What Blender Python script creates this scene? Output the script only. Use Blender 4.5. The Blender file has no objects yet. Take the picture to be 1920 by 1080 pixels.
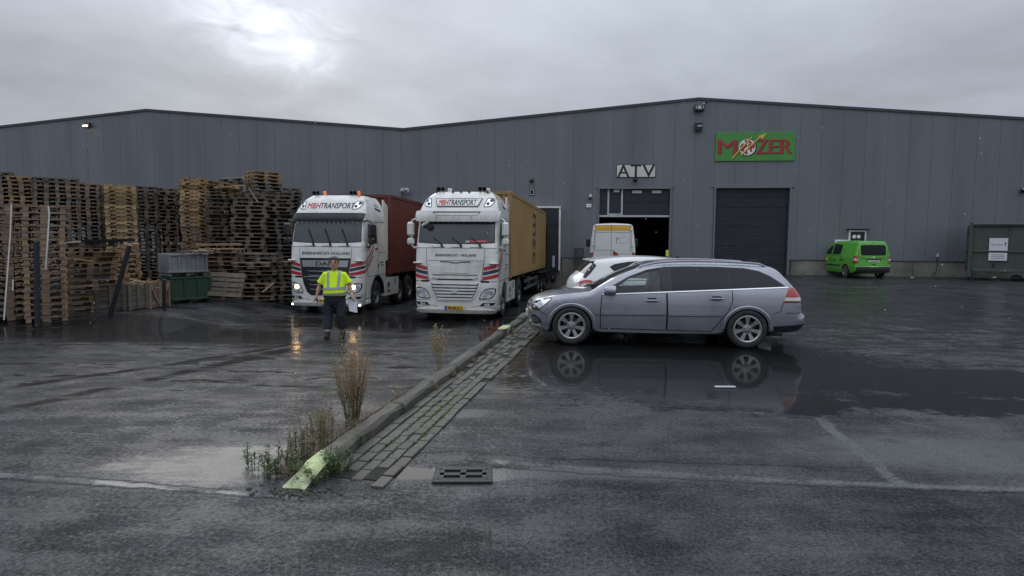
import bpy, bmesh, math, random
from math import sin, cos, tan, pi, radians, sqrt, atan2, hypot, exp
from mathutils import Vector, Matrix, Euler
from mathutils.geometry import delaunay_2d_cdt
rnd = random.Random(7)
scene = bpy.context.scene
col = scene.collection

# ---------------------------------------------------------------- camera, sky, sun, exposure
FPX = 1170.0
CAM = Vector((0.0, 0.0, 1.73))
PITCH, ROLL = math.atan(90 / FPX), radians(0.4)
cd = bpy.data.cameras.new('camera')
cd.sensor_width = 36.0
cd.lens = FPX / 1920 * 36.0
cd.clip_start, cd.clip_end = 0.05, 900.0
cam = bpy.data.objects.new('camera', cd)
col.objects.link(cam)
ROT = Matrix.Rotation(pi / 2 - PITCH, 3, 'X') @ Matrix.Rotation(ROLL, 3, 'Z')
cam.matrix_world = Matrix.Translation(CAM) @ ROT.to_4x4()
scene.camera = cam

def pdir(px, py):
    return (ROT @ Vector(((px - 960) / FPX, -(py - 540) / FPX, -1.0)))
def at(px, py, Y):
    d = pdir(px, py); return CAM + d * (Y / d.y)
def atz(px, py, z):
    d = pdir(px, py); return CAM + d * ((z - CAM.z) / d.z)

SUN_AZ, SUN_EL = radians(-19.0), radians(17.0)      # azimuth from +Y, negative to the left
sdir = Vector((sin(SUN_AZ) * cos(SUN_EL), cos(SUN_AZ) * cos(SUN_EL), sin(SUN_EL)))
world = bpy.data.worlds.new('World'); scene.world = world
world.use_nodes = True
wn, wl = world.node_tree.nodes, world.node_tree.links
wn.clear()
def N(t, nodes=None, **k):
    n = (nodes or wn).new(t)
    for a, b in k.items(): setattr(n, a, b)
    return n
out = N('ShaderNodeOutputWorld'); bg = N('ShaderNodeBackground'); bg.inputs['Strength'].default_value = 0.1
wl.new(bg.outputs[0], out.inputs[0])
sky = N('ShaderNodeTexSky', sky_type='NISHITA', sun_disc=False)
sky.sun_elevation = SUN_EL; sky.sun_rotation = SUN_AZ
tc = N('ShaderNodeTexCoord')
sep = N('ShaderNodeSeparateXYZ'); wl.new(tc.outputs['Generated'], sep.inputs[0])
def wmath(op, a, b=None, c=None, clamp=False):
    n = N('ShaderNodeMath', operation=op, use_clamp=clamp)
    for i, v in enumerate((a, b, c)):
        if v is None: continue
        if isinstance(v, (int, float)): n.inputs[i].default_value = v
        else: wl.new(v, n.inputs[i])
    return n.outputs[0]
zc = wmath('MAXIMUM', sep.outputs['Z'], 0.0)
den = wmath('ADD', zc, 0.12)
cx, cy = wmath('DIVIDE', sep.outputs['X'], den), wmath('DIVIDE', sep.outputs['Y'], den)
comb = N('ShaderNodeCombineXYZ'); wl.new(cx, comb.inputs[0]); wl.new(cy, comb.inputs[1])
n1 = N('ShaderNodeTexNoise'); n1.inputs['Scale'].default_value = 0.62; n1.inputs['Detail'].default_value = 7; n1.inputs['Roughness'].default_value = 0.5
n1.inputs['Distortion'].default_value = 0.5
wl.new(comb.outputs[0], n1.inputs['Vector'])
n2 = N('ShaderNodeTexNoise'); n2.inputs['Scale'].default_value = 1.7; n2.inputs['Detail'].default_value = 6; n2.inputs['Roughness'].default_value = 0.55
wl.new(comb.outputs[0], n2.inputs['Vector'])
cl = wmath('ADD', wmath('MULTIPLY', wmath('SUBTRACT', n1.outputs['Fac'], 0.5), 1.15), wmath('MULTIPLY', wmath('SUBTRACT', n2.outputs['Fac'], 0.5), 0.4))
# overcast: horizon 0.4, zenith about 1.0
grad = wmath('ADD', wmath('MULTIPLY', wmath('MULTIPLY', zc, zc), 1.15), wmath('ADD', wmath('MULTIPLY', zc, 0.34), 0.40))
lum = wmath('MULTIPLY', grad, wmath('ADD', cl, 1.0))
# thin places in the cloud where the sun glows through
def glow(px, py, sharp, amp):
    d = pdir(px, py).normalized()
    dp = N('ShaderNodeVectorMath', operation='DOT_PRODUCT'); wl.new(tc.outputs['Generated'], dp.inputs[0]); dp.inputs[1].default_value = d
    g = wmath('POWER', wmath('MAXIMUM', dp.outputs['Value'], 0.0), sharp)
    return wmath('MULTIPLY', g, amp)
n3 = N('ShaderNodeTexNoise'); n3.inputs['Scale'].default_value = 11; n3.inputs['Detail'].default_value = 6; n3.inputs['Roughness'].default_value = 0.6; n3.inputs['Distortion'].default_value = 0.6
n3m = N('ShaderNodeMapping'); n3m.inputs['Scale'].default_value = (1, 1, 2.0); wl.new(tc.outputs['Generated'], n3m.inputs['Vector']); wl.new(n3m.outputs[0], n3.inputs['Vector'])
g1 = wmath('ADD', wmath('ADD', glow(588, 96, 1100, .13), glow(405, 4, 700, .24)), wmath('ADD', wmath('ADD', glow(540, 78, 700, .15), glow(465, 40, 1000, .20)), glow(560, -40, 120, .12)))
g1 = wmath('MULTIPLY', g1, wmath('MULTIPLY', wmath('MAXIMUM', wmath('SUBTRACT', n3.outputs['Fac'], 0.30), 0.0), 4.2))
lum = wmath('ADD', lum, g1)
cmb = N('ShaderNodeMix', data_type='RGBA', blend_type='MULTIPLY'); cmb.inputs['Factor'].default_value = 1.0
lumc = N('ShaderNodeCombineXYZ')
for i in range(3): wl.new(wmath('MULTIPLY', lum, 10.0), lumc.inputs[i])
wl.new(lumc.outputs[0], cmb.inputs[6]); cmb.inputs[7].default_value = (0.885, 0.96, 1.09, 1)
smx = N('ShaderNodeMix', data_type='RGBA'); smx.inputs['Factor'].default_value = 0.97
wl.new(sky.outputs[0], smx.inputs[6]); wl.new(cmb.outputs[2], smx.inputs[7]); wl.new(smx.outputs[2], bg.inputs['Color'])

sd = bpy.data.lights.new('sun', 'SUN'); sd.energy = 0.5; sd.angle = radians(35); sd.color = (1.0, 0.96, 0.9)
sun = bpy.data.objects.new('sun', sd); col.objects.link(sun)
sun.rotation_euler = (-sdir).to_track_quat('-Z', 'Y').to_euler()
sun.location = (0, 20, 60)
vs = scene.view_settings
scene.display_settings.display_device = 'sRGB'
vs.view_transform = 'Standard'; vs.look = 'None'; vs.gamma = 1.0; vs.exposure = 0.0; vs.use_curve_mapping = False
scene.cycles.use_denoising = True
scene.cycles.max_bounces = 6
scene.cycles.sample_clamp_indirect = 4.0

# ---------------------------------------------------------------- materials
M = {}
def mat(name, color, rough=0.5, metal=0.0, var=0.0, vscale=4.0, bump=0.0, bscale=40.0, coat=0.0, coat_r=0.05,
        dirt=None, dirt_amt=0.0, dirt_scale=1.5, emit=None, emit_s=0.0, trans=0.0, ior=1.45, island=0.0, objrand=0.0, spec=0.5, stretch=None, rvar=0.0):
    m = bpy.data.materials.new(name); m.use_nodes = True
    nt = m.node_tree; nn, ll = nt.nodes, nt.links
    b = nn['Principled BSDF']
    b.inputs['Base Color'].default_value = (*color, 1)
    b.inputs['Roughness'].default_value = rough
    b.inputs['Metallic'].default_value = metal
    b.inputs['Coat Weight'].default_value = coat; b.inputs['Coat Roughness'].default_value = coat_r
    b.inputs['Transmission Weight'].default_value = trans; b.inputs['IOR'].default_value = ior
    b.inputs['Specular IOR Level'].default_value = spec
    if emit: b.inputs['Emission Color'].default_value = (*emit, 1); b.inputs['Emission Strength'].default_value = emit_s
    cur = None
    if var or bump or dirt_amt or rvar:
        t = nn.new('ShaderNodeTexCoord'); vec = t.outputs['Object']
        if stretch:
            mp = nn.new('ShaderNodeMapping'); mp.inputs['Scale'].default_value = stretch
            ll.new(vec, mp.inputs['Vector']); vec = mp.outputs[0]
    def val(lo_hi_src, lo, hi, smin=0.3, smax=0.7):
        r = nn.new('ShaderNodeMapRange'); r.inputs['From Min'].default_value = smin; r.inputs['From Max'].default_value = smax
        r.inputs['To Min'].default_value = lo; r.inputs['To Max'].default_value = hi
        ll.new(lo_hi_src, r.inputs['Value']); return r.outputs[0]
    def noise(sc, det=4, rg=0.55):
        n = nn.new('ShaderNodeTexNoise'); n.inputs['Scale'].default_value = sc; n.inputs['Detail'].default_value = det
        n.inputs['Roughness'].default_value = rg; ll.new(vec, n.inputs['Vector']); return n.outputs['Fac']
    fac = None
    def mulf(f, v):
        if f is None: return v
        x = nn.new('ShaderNodeMath'); x.operation = 'MULTIPLY'; ll.new(f, x.inputs[0]); ll.new(v, x.inputs[1]); return x.outputs[0]
    if var: fac = val(noise(vscale), 1 - var, 1 + var)
    if island:
        g = nn.new('ShaderNodeNewGeometry'); fac = mulf(fac, val(g.outputs['Random Per Island'], 1 - island, 1 + island, 0, 1))
    if objrand:
        o = nn.new('ShaderNodeObjectInfo'); fac = mulf(fac, val(o.outputs['Random'], 1 - objrand, 1 + objrand, 0, 1))
    if fac is not None:
        x = nn.new('ShaderNodeVectorMath'); x.operation = 'SCALE'; x.inputs[0].default_value = color
        ll.new(fac, x.inputs['Scale']); cur = x.outputs[0]
    if dirt_amt:
        f = val(noise(dirt_scale, 6, 0.65), 0, dirt_amt, 0.42, 0.68)
        mx = nn.new('ShaderNodeMix'); mx.data_type = 'RGBA'; ll.new(f, mx.inputs['Factor'])
        if cur is not None: ll.new(cur, mx.inputs[6])
        else: mx.inputs[6].default_value = (*color, 1)
        mx.inputs[7].default_value = (*dirt, 1); cur = mx.outputs[2]
    if cur is not None: ll.new(cur, b.inputs['Base Color'])
    if rvar: ll.new(val(noise(vscale * 1.7), max(0.02, rough - rvar), min(1, rough + rvar)), b.inputs['Roughness'])
    if bump:
        bp = nn.new('ShaderNodeBump'); bp.inputs['Strength'].default_value = bump; bp.inputs['Distance'].default_value = 0.02
        ll.new(noise(bscale, 3), bp.inputs['Height']); ll.new(bp.outputs[0], b.inputs['Normal'])
    M[name] = m
    return m

# ---------------------------------------------------------------- mesh builder
class MB:
    def __init__(s): s.v = []; s.f = []; s.m = []; s.mi = 0
    def add(s, vs, fs):
        k = len(s.v); s.v += [tuple(p) for p in vs]; s.f += [tuple(i + k for i in f) for f in fs]; s.m += [s.mi] * len(fs)
    def box(s, c, size, rot=None, ch=0.0):
        hx, hy, hz = size[0] / 2, size[1] / 2, size[2] / 2
        c = Vector(c)
        R = rot if isinstance(rot, Matrix) else (Euler(rot).to_matrix() if rot else None)
        if ch <= 0:
            p = [Vector((x, y, z)) for x in (-hx, hx) for y in (-hy, hy) for z in (-hz, hz)]
            f = [(0, 1, 3, 2), (4, 6, 7, 5), (0, 4, 5, 1), (2, 3, 7, 6), (0, 2, 6, 4), (1, 5, 7, 3)]
        else:
            ch = min(ch, hx * .9, hy * .9, hz * .9)
            p = []; f = []
            for x in (-1, 1):
                for y in (-1, 1):
                    for z in (-1, 1):
                        p += [Vector((x * hx, y * (hy - ch), z * (hz - ch))), Vector((x * (hx - ch), y * hy, z * (hz - ch))), Vector((x * (hx - ch), y * (hy - ch), z * hz))]
            I = lambda x, y, z, k: ((x > 0) * 4 + (y > 0) * 2 + (z > 0)) * 3 + k
            for k, (a, b) in enumerate(((1, 2), (0, 2), (0, 1))):
                for sg in (-1, 1):
                    q = []
                    for (u, w) in ((-1, -1), (1, -1), (1, 1), (-1, 1)):
                        t = [0, 0, 0]; t[k] = sg; t[a] = u; t[b] = w; q.append(I(*t, k))
                    f.append(tuple(q))
            for k in range(3):
                a, b = [i for i in range(3) if i != k]
                for u in (-1, 1):
                    for w in (-1, 1):
                        t0 = [0, 0, 0]; t0[k] = -1; t0[a] = u; t0[b] = w
                        t1 = list(t0); t1[k] = 1
                        f.append((I(*t0, a), I(*t1, a), I(*t1, b), I(*t0, b)))
            for x in (-1, 1):
                for y in (-1, 1):
                    for z in (-1, 1): f.append((I(x, y, z, 0), I(x, y, z, 1), I(x, y, z, 2)))
        if R: p = [R @ q for q in p]
        s.add([c + q for q in p], f)
    def bar(s, a, b, w, h, up=(0, 0, 1), ch=0.0):
        a, b = Vector(a), Vector(b); d = b - a; L = d.length
        x = d.normalized(); u = Vector(up)
        if abs(x.dot(u)) > .98: u = Vector((0, 1, 0))
        y = u.cross(x).normalized(); z = x.cross(y)
        s.box((a + b) / 2, (L, w, h), Matrix((x, y, z)).transposed(), ch)
    def tube(s, pts, r, seg=8, cap=True):
        pts = [Vector(p) for p in pts]; n = len(pts)
        rs = r if isinstance(r, (list, tuple)) else [r] * n
        ring = []; vs = []; fs = []
        up = Vector((0, 0, 1))
        for i, p in enumerate(pts):
            t = (pts[min(i + 1, n - 1)] - pts[max(i - 1, 0)]).normalized()
            u = up if abs(t.dot(up)) < .95 else Vector((1, 0, 0))
            a = t.cross(u).normalized(); b = a.cross(t)
            for k in range(seg):
                an = 2 * pi * k / seg; vs.append(p + (a * cos(an) + b * sin(an)) * rs[i])
        for i in range(n - 1):
            for k in range(seg):
                k2 = (k + 1) % seg; fs.append((i * seg + k, i * seg + k2, (i + 1) * seg + k2, (i + 1) * seg + k))
        if cap: fs.append(tuple(range(seg))[::-1]); fs.append(tuple((n - 1) * seg + k for k in range(seg)))
        s.add(vs, fs)
    def lathe(s, prof, c=(0, 0, 0), axis='Z', seg=24, closed=False):
        c = Vector(c); vs = []; fs = []; n = len(prof)
        for k in range(seg):
            an = 2 * pi * k / seg
            for (r, h) in prof:
                if axis == 'Z': q = (r * cos(an), r * sin(an), h)
                elif axis == 'Y': q = (r * cos(an), h, r * sin(an))
                else: q = (h, r * cos(an), r * sin(an))
                vs.append(c + Vector(q))
        for k in range(seg):
            k2 = (k + 1) % seg
            for i in range(n if closed else n - 1):
                j = (i + 1) % n; fs.append((k * n + i, k2 * n + i, k2 * n + j, k * n + j))
        s.add(vs, fs)
    def prism(s, poly, h0, h1, f3):
        """extrude 2D polygon between h0 and h1; f3(u,v,h)->xyz; capped by a CDT so concave outlines work"""
        V, F = cdt(poly)
        n = len(V); vs = [f3(u, v, h0) for u, v in V] + [f3(u, v, h1) for u, v in V]
        fs = [tuple(f) for f in F] + [tuple(i + n for i in f[::-1]) for f in F]
        m = len(poly)
        k = len(vs); vs += [f3(u, v, h0) for u, v in poly] + [f3(u, v, h1) for u, v in poly]
        fs += [(k + i, k + (i + 1) % m, k + m + (i + 1) % m, k + m + i) for i in range(m)]
        s.add(vs, fs)
    def build(s, name, mats, parent=None, smooth=None, loc=None, rot=None):
        me = bpy.data.meshes.new(name); me.from_pydata([tuple(v) for v in s.v], [], s.f)
        mats = mats if isinstance(mats, (list, tuple)) else [mats]
        for m in mats: me.materials.append(M[m] if isinstance(m, str) else m)
        if len(mats) > 1: me.polygons.foreach_set('material_index', s.m)
        bm = bmesh.new(); bm.from_mesh(me); bmesh.ops.recalc_face_normals(bm, faces=bm.faces); bm.to_mesh(me); bm.free()
        if smooth is not None:
            me.polygons.foreach_set('use_smooth', [True] * len(me.polygons)); me.set_sharp_from_angle(angle=radians(smooth))
        me.update()
        o = bpy.data.objects.new(name, me); col.objects.link(o)
        if parent is not None: o.parent = parent
        if loc is not None: o.location = loc
        if rot is not None: o.rotation_euler = rot
        return o

def inpoly(x, y, poly):
    r = False; n = len(poly); j = n - 1
    for i in range(n):
        xi, yi = poly[i]; xj, yj = poly[j]
        if (yi > y) != (yj > y) and x < (xj - xi) * (y - yi) / (yj - yi) + xi: r = not r
        j = i
    return r
def pseg(px, py, a, b):
    dx, dy = b[0] - a[0], b[1] - a[1]; L = dx * dx + dy * dy
    t = 0 if L == 0 else max(0, min(1, ((px - a[0]) * dx + (py - a[1]) * dy) / L))
    return hypot(px - a[0] - t * dx, py - a[1] - t * dy), t
def resample(poly, step, closed=True):
    out = []; n = len(poly)
    for i in range(n if closed else n - 1):
        a, b = poly[i], poly[(i + 1) % n]; k = max(1, int(math.ceil(hypot(b[0] - a[0], b[1] - a[1]) / step)))
        out += [(a[0] + (b[0] - a[0]) * j / k, a[1] + (b[1] - a[1]) * j / k) for j in range(k)]
    if not closed: out.append(tuple(poly[-1]))
    return out
def cdt(outline, holes=(), step=None, extra=()):
    loops = [list(outline)] + [list(h) for h in holes]
    if step: loops = [resample(l, step) for l in loops]
    V = []; E = []
    for l in loops:
        k = len(V); V += [Vector((p[0], p[1])) for p in l]; E += [(k + i, k + (i + 1) % len(l)) for i in range(len(l))]
    pts = list(extra)
    if step:
        xs = [p[0] for p in outline]; ys = [p[1] for p in outline]
        x = min(xs) + step / 2; r = 0
        while x < max(xs):
            y = min(ys) + step * (.25 + .5 * (r % 2))
            while y < max(ys): pts.append((x, y)); y += step
            x += step * .87; r += 1
    for p in pts:
        if inpoly(p[0], p[1], outline) and not any(inpoly(p[0], p[1], h) for h in holes): V.append(Vector(p[:2]))
    v, e, f, *_ = delaunay_2d_cdt(V, E, [], 0, 1e-5)
    F = []
    for t in f:
        cx = sum(v[i][0] for i in t) / len(t); cy = sum(v[i][1] for i in t) / len(t)
        if inpoly(cx, cy, outline) and not any(inpoly(cx, cy, h) for h in holes): F.append(tuple(t))
    return [(p[0], p[1]) for p in v], F
def patch(mb, outline, fmap, off=0.004, depth=0.006, step=0.08, holes=()):
    """a thin skin that follows the surface fmap(u, v, offset): outer face plus a skirt going in by depth"""
    V, F = cdt(outline, holes, step)
    mb.add([fmap(u, v, off) for u, v in V], F)
    if depth:
        for l in [outline] + list(holes):
            q = resample(l, step); m = len(q)
            mb.add([fmap(u, v, off) for u, v in q] + [fmap(u, v, off - depth) for u, v in q], [(i, (i + 1) % m, m + (i + 1) % m, m + i) for i in range(m)])
def ribbon(mb, pts, w, fmap, off=0.003, step=0.05, closed=False):
    q = resample(pts, step, closed)
    n = len(q); vs = []
    for i in range(n):
        a = q[(i - 1) % n] if closed or i else q[0]; b = q[(i + 1) % n] if closed or i < n - 1 else q[-1]
        dx, dy = b[0] - a[0], b[1] - a[1]; L = hypot(dx, dy) or 1; nx, ny = -dy / L * w / 2, dx / L * w / 2
        vs += [fmap(q[i][0] + nx, q[i][1] + ny, off), fmap(q[i][0] - nx, q[i][1] - ny, off)]
    mb.add(vs, [(2 * i, 2 * i + 1, (2 * i + 3) % (2 * n), (2 * i + 2) % (2 * n)) for i in range(n if closed else n - 1)])
def rrect(cx, cy, w, h, r, n=4):
    o = []
    for (sx, sy, a0) in ((1, 1, 0), (-1, 1, 90), (-1, -1, 180), (1, -1, 270)):
        for k in range(n + 1):
            a = radians(a0 + 90 * k / n); o.append((cx + sx * (w / 2 - r) + r * cos(a), cy + sy * (h / 2 - r) + r * sin(a)))
    return o
def circ(cx, cy, r, n=16): return [(cx + r * cos(2 * pi * k / n), cy + r * sin(2 * pi * k / n)) for k in range(n)]
def lerp_table(t, x):
    if x <= t[0][0]: return t[0][1]
    for (a, b), (c, d) in zip(t, t[1:]):
        if x <= c: return b + (d - b) * (x - a) / (c - a) if c > a else d
    return t[-1][1]
def smooth_table(t, x):
    """Catmull-Rom through a table"""
    if x <= t[0][0]: return t[0][1]
    for i in range(len(t) - 1):
        if x <= t[i + 1][0]:
            x0, y0 = t[i]; x1, y1 = t[i + 1]; u = (x - x0) / (x1 - x0)
            m0 = (y1 - t[i - 1][1]) / (x1 - t[i - 1][0]) if i else (y1 - y0) / (x1 - x0)
            m1 = (t[i + 2][1] - y0) / (t[i + 2][0] - x0) if i + 2 < len(t) else (y1 - y0) / (x1 - x0)
            h = x1 - x0
            return (2*u**3-3*u**2+1)*y0 + (u**3-2*u**2+u)*h*m0 + (-2*u**3+3*u**2)*y1 + (u**3-u**2)*h*m1
    return t[-1][1]
def spline(pts, n=6, closed=False):
    out = []; m = len(pts)
    for i in range(m if closed else m - 1):
        p0 = pts[(i - 1) % m] if closed or i else pts[0]; p1 = pts[i]; p2 = pts[(i + 1) % m]; p3 = pts[(i + 2) % m] if closed or i + 2 < m else pts[-1]
        for k in range(n):
            t = k / n
            out.append(tuple(.5 * (2*b + (c-a)*t + (2*a-5*b+4*c-d)*t*t + (3*b-a-3*c+d)*t**3) for a, b, c, d in zip(p0, p1, p2, p3)))
    if not closed: out.append(tuple(pts[-1]))
    return out

# ---------------------------------------------------------------- things
def tag(o, label=None, cat=None, group=None, kind=None):
    if label: o['label'] = label
    if cat: o['category'] = cat
    if group: o['group'] = group
    if kind: o['kind'] = kind
    return o
def thing(name, loc=(0, 0, 0), rz=0.0, label=None, cat=None, group=None, rot=None):
    o = bpy.data.objects.new(name, None); o.empty_display_size = .2; col.objects.link(o)
    o.location = loc; o.rotation_euler = rot or (0, 0, rz)
    return tag(o, label, cat, group)
def copy_tree(o, parent=None):
    c = o.copy(); col.objects.link(c)
    if parent is not None: c.parent = parent
    for ch in list(o.children): copy_tree(ch, c)
    return c
def text2d(s, size=1.0, bold=0.0, align='CENTER', spacing=1.0):
    """lettering as 2D triangles (vertices, faces), centred"""
    cu = bpy.data.curves.new('lettering', 'FONT'); cu.body = s; cu.size = size; cu.align_x = align; cu.align_y = 'CENTER'
    cu.offset = bold; cu.space_character = spacing; cu.resolution_u = 3
    o = bpy.data.objects.new('lettering', cu); col.objects.link(o)
    me = bpy.data.meshes.new_from_object(o.evaluated_get(bpy.context.evaluated_depsgraph_get()))
    V = [(v.co.x, v.co.y) for v in me.vertices]; F = [tuple(p.vertices) for p in me.polygons]
    bpy.data.objects.remove(o); bpy.data.curves.remove(cu); bpy.data.meshes.remove(me)
    return V, F
def text_on(mb, s, size, fmap, u, v, off=0.004, bold=0.0, fit=None, fith=None, rot=0.0, spacing=1.0, shear=0.0):
    V, F = text2d(s, size, 0.0, spacing=spacing)
    x0, x1 = min(p[0] for p in V), max(p[0] for p in V); y0, y1 = min(p[1] for p in V), max(p[1] for p in V)
    kx = fit / (x1 - x0) if fit else 1; ky = fith / (y1 - y0) if fith else (kx if fit else 1)
    mx, my = (x0 + x1) / 2, (y0 + y1) / 2; c, sn = cos(rot), sin(rot)
    for n, db in enumerate((-bold, 0, bold) if bold else (0,)):
        P = []
        for a, b in V:
            a, b = (a - mx) * kx + db, (b - my) * ky; a += shear * b
            P.append(fmap(u + a * c - b * sn, v + a * sn + b * c, off + n * .0007))
        mb.add(P, F)
# ---------------------------------------------------------------- ground: levels and material
def sstep(a, b, x):
    t = max(0.0, min(1.0, (x - a) / (b - a))); return t * t * (3 - 2 * t)
def kerb_x(Y):
    return smooth_table([(4.19, -1.502), (4.2, -1.50), (7.0, -0.985), (9.5, -0.5), (13.4, 0.24), (33.5, 4.05), (80, 12.9)], Y) if Y > 4.2 else -1.50 + (Y - 4.2) * .18
ZL = [(0, 0), (6, 0), (9, -.1), (13.2, -.36), (16, -.55), (18, -.65), (20.5, -.69), (34, -.87), (60, -.9)]
def lane_z(X, Y):
    z = min(0.0, smooth_table(ZL, Y)) if Y > 6.01 else 0.0
    return z + .34 * sstep(0, 1, (-6.6 - X) / 2.6) * sstep(0, 1, (Y - 10.5) / 5.5)

def ground_material():
    m = bpy.data.materials.new('wet_asphalt'); m.use_nodes = True
    nt = m.node_tree; nn, ll = nt.nodes, nt.links; b = nn['Principled BSDF']
    def nd(t, **k):
        n = nn.new(t)
        for a, v in k.items(): setattr(n, a, v)
        return n
    def put(s, v):
        if isinstance(v, (int, float)): s.default_value = v
        elif isinstance(v, (tuple, Vector)): s.default_value = v
        else: ll.new(v, s)
    def mth(op, a, b_=None, c=None, clamp=False):
        n = nd('ShaderNodeMath', operation=op, use_clamp=clamp)
        for i, v in enumerate((a, b_, c)):
            if v is not None: put(n.inputs[i], v)
        return n.outputs[0]
    def vm(op, a, b_=None, sc=None):
        n = nd('ShaderNodeVectorMath', operation=op); put(n.inputs[0], a)
        if b_ is not None: put(n.inputs[1], b_)
        if sc is not None: put(n.inputs['Scale'], sc)
        return n.outputs['Value'] if op in ('DOT_PRODUCT', 'LENGTH') else n.outputs[0]
    def noise(vec, sc, det=4, rg=.55, dist=0.0, color=False):
        n = nd('ShaderNodeTexNoise'); n.inputs['Scale'].default_value = sc; n.inputs['Detail'].default_value = det
        n.inputs['Roughness'].default_value = rg; n.inputs['Distortion'].default_value = dist; ll.new(vec, n.inputs['Vector'])
        return n.outputs['Color' if color else 'Fac']
    def mr(v, a, c, lo=0.0, hi=1.0, sm=True):
        n = nd('ShaderNodeMapRange'); n.interpolation_type = 'SMOOTHSTEP' if sm else 'LINEAR'
        for i, x in zip(('From Min', 'From Max', 'To Min', 'To Max'), (a, c, lo, hi)): n.inputs[i].default_value = x
        put(n.inputs['Value'], v); return n.outputs[0]
    geo = nd('ShaderNodeNewGeometry'); P = geo.outputs['Position']
    flat = vm('MULTIPLY', P, (1, 1, 0))
    wob = vm('SCALE', vm('SUBTRACT', noise(flat, 1.3, 5, color=True), (.5, .5, .5)), sc=.35)
    wob = vm('MULTIPLY', wob, (1, 1, 0))
    W1 = vm('ADD', flat, wob)
    fine = vm('ADD', flat, vm('MULTIPLY', vm('SCALE', vm('SUBTRACT', noise(flat, 5, 4, color=True), (.5, .5, .5)), sc=.09), (1, 1, 0)))
    def seg(vec, a, c):
        a = Vector((a[0], a[1], 0)); c = Vector((c[0], c[1], 0)); d = c - a
        r = vm('SUBTRACT', vec, a); t = mth('MULTIPLY', vm('DOT_PRODUCT', r, d), 1 / d.length_squared, clamp=True)
        return vm('LENGTH', vm('SUBTRACT', r, vm('SCALE', d, sc=t)))
    def line(vec, pix, w, soft):
        dd = None
        for p, q in zip(pix, pix[1:]):
            x = seg(vec, atz(*p, 0), atz(*q, 0)); dd = x if dd is None else mth('MINIMUM', dd, x)
        return mr(dd, w, w + soft, 1, 0)
    def ell(vec, cx, cy, rx, ry, rot=0.0):
        v = vm('SUBTRACT', vec, (cx, cy, 0)); c, s = cos(rot), sin(rot)
        a = mth('DIVIDE', vm('DOT_PRODUCT', v, (c, s, 0)), rx); e = mth('DIVIDE', vm('DOT_PRODUCT', v, (-s, c, 0)), ry)
        return mth('SQRT', mth('ADD', mth('MULTIPLY', a, a), mth('MULTIPLY', e, e)))
    mx = lambda a, c: mth('MAXIMUM', a, c)
    # standing water
    nb = noise(flat, .55, 5, .6); nm = noise(flat, 2.2, 6, .65); ns = noise(vm('MULTIPLY', flat, (.35, 1.6, 1)), 1.6, 6, .62)
    jit = mth('ADD', mth('MULTIPLY', mth('SUBTRACT', nm, .5), 1.0), mth('MULTIPLY', mth('SUBTRACT', ns, .5), 1.3))
    spk = mth('MULTIPLY', mth('SUBTRACT', noise(vm('MULTIPLY', flat, (.6, 1.5, 1)), 14, 4, .7), .5), 1.0)
    def pool(cx, cy, rx, ry, rot=0.0, edge=.16, j=1.0, sp=.9):
        return mr(mth('ADD', mth('ADD', ell(W1, cx, cy, rx, ry, rot), mth('MULTIPLY', jit, j)), mth('MULTIPLY', spk, sp)), 1 - edge, 1 + edge, 1, 0)
    pud = pool(2.55, 8.7, 3.15, 2.2, 0, .08, .75, 2.0)
    pud = mx(pud, pool(5.6, 7.55, 2.2, .75, -.05, .15, 1.5, 2.0))
    pud = mx(pud, pool(4.7, 6.6, 1.2, .5, -.1, .2, 1.2, 1.5))
    q = atz(1462, 752, 0); pud = mx(pud, pool(q.x, q.y, .75, .55, 0, .1, .4, 1.2))
    film = mth('ADD', mth('MULTIPLY', ns, .55), mth('ADD', mth('MULTIPLY', noise(vm('MULTIPLY', flat, (.45, 1.5, 1)), 9, 5, .7), .3), mth('MULTIPLY', nb, .15)))
    film = mth('MULTIPLY', mr(film, .515, .56), mr(vm('DOT_PRODUCT', flat, (0, 1, 0)), 5.0, 7.5))
    pud = mx(pud, mth('MULTIPLY', film, .8))
    # smooth resurfaced strip with a cut edge
    a0, a1 = atz(1440, 690, 0), atz(1908, 738, 0)
    e0 = mr(vm('DOT_PRODUCT', fine, (0, 1, 0)), a0.y - .03, a0.y + .03, 1, 0); e1 = mr(vm('DOT_PRODUCT', W1, (0, 1, 0)), a1.y - .15, a1.y + .25, 0, 1)
    e2 = mr(vm('DOT_PRODUCT', fine, (1, 0, 0)), 6.85, 6.93, 1, 0); e3 = mr(vm('DOT_PRODUCT', flat, (1, 0, 0)), 3.2, 3.6, 0, 1)
    strip = mth('MULTIPLY', mth('MULTIPLY', e0, e1), mth('MULTIPLY', e2, e3))
    pud = mx(pud, strip)
    q = atz(748, 886, 0); pud = mx(pud, pool(q.x, q.y, .30, .14, -.1, .12, .35, .2))
    q = atz(455, 868, 0); glaze = pool(q.x, q.y, 1.15, .50, .15, .5, 1.3)
    q = atz(1830, 850, 0); glaze = mx(glaze, pool(q.x, q.y, 1.5, .5, 0, .4, 1.0))
    q = atz(1010, 890, 0); glaze = mx(glaze, pool(q.x, q.y, 1.5, .13, -.03, .5, 1.0))
    pud = mx(pud, pool(-9.5, 13.7, 6.5, 1.9, -.12, .3, .9))            # gutter in front of the pallets
    pud = mx(pud, pool(-3.6, 17.5, 3.0, 2.4, .1, .4, 1.6))
    pud = mx(pud, mth('MULTIPLY', pool(9.5, 17, 8, 6, 0, .35, 4.5, 2.5), .55))
    pud = mx(pud, mth('MULTIPLY', pool(1.2, 15, 2.4, 7, 0, .4, 2.0), .8))
    ruts = mx(line(W1, [(0, 772), (240, 716), (430, 668), (560, 628), (640, 590)], .05, .22), line(W1, [(0, 726), (300, 676), (470, 640), (560, 616)], .03, .17))
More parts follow.
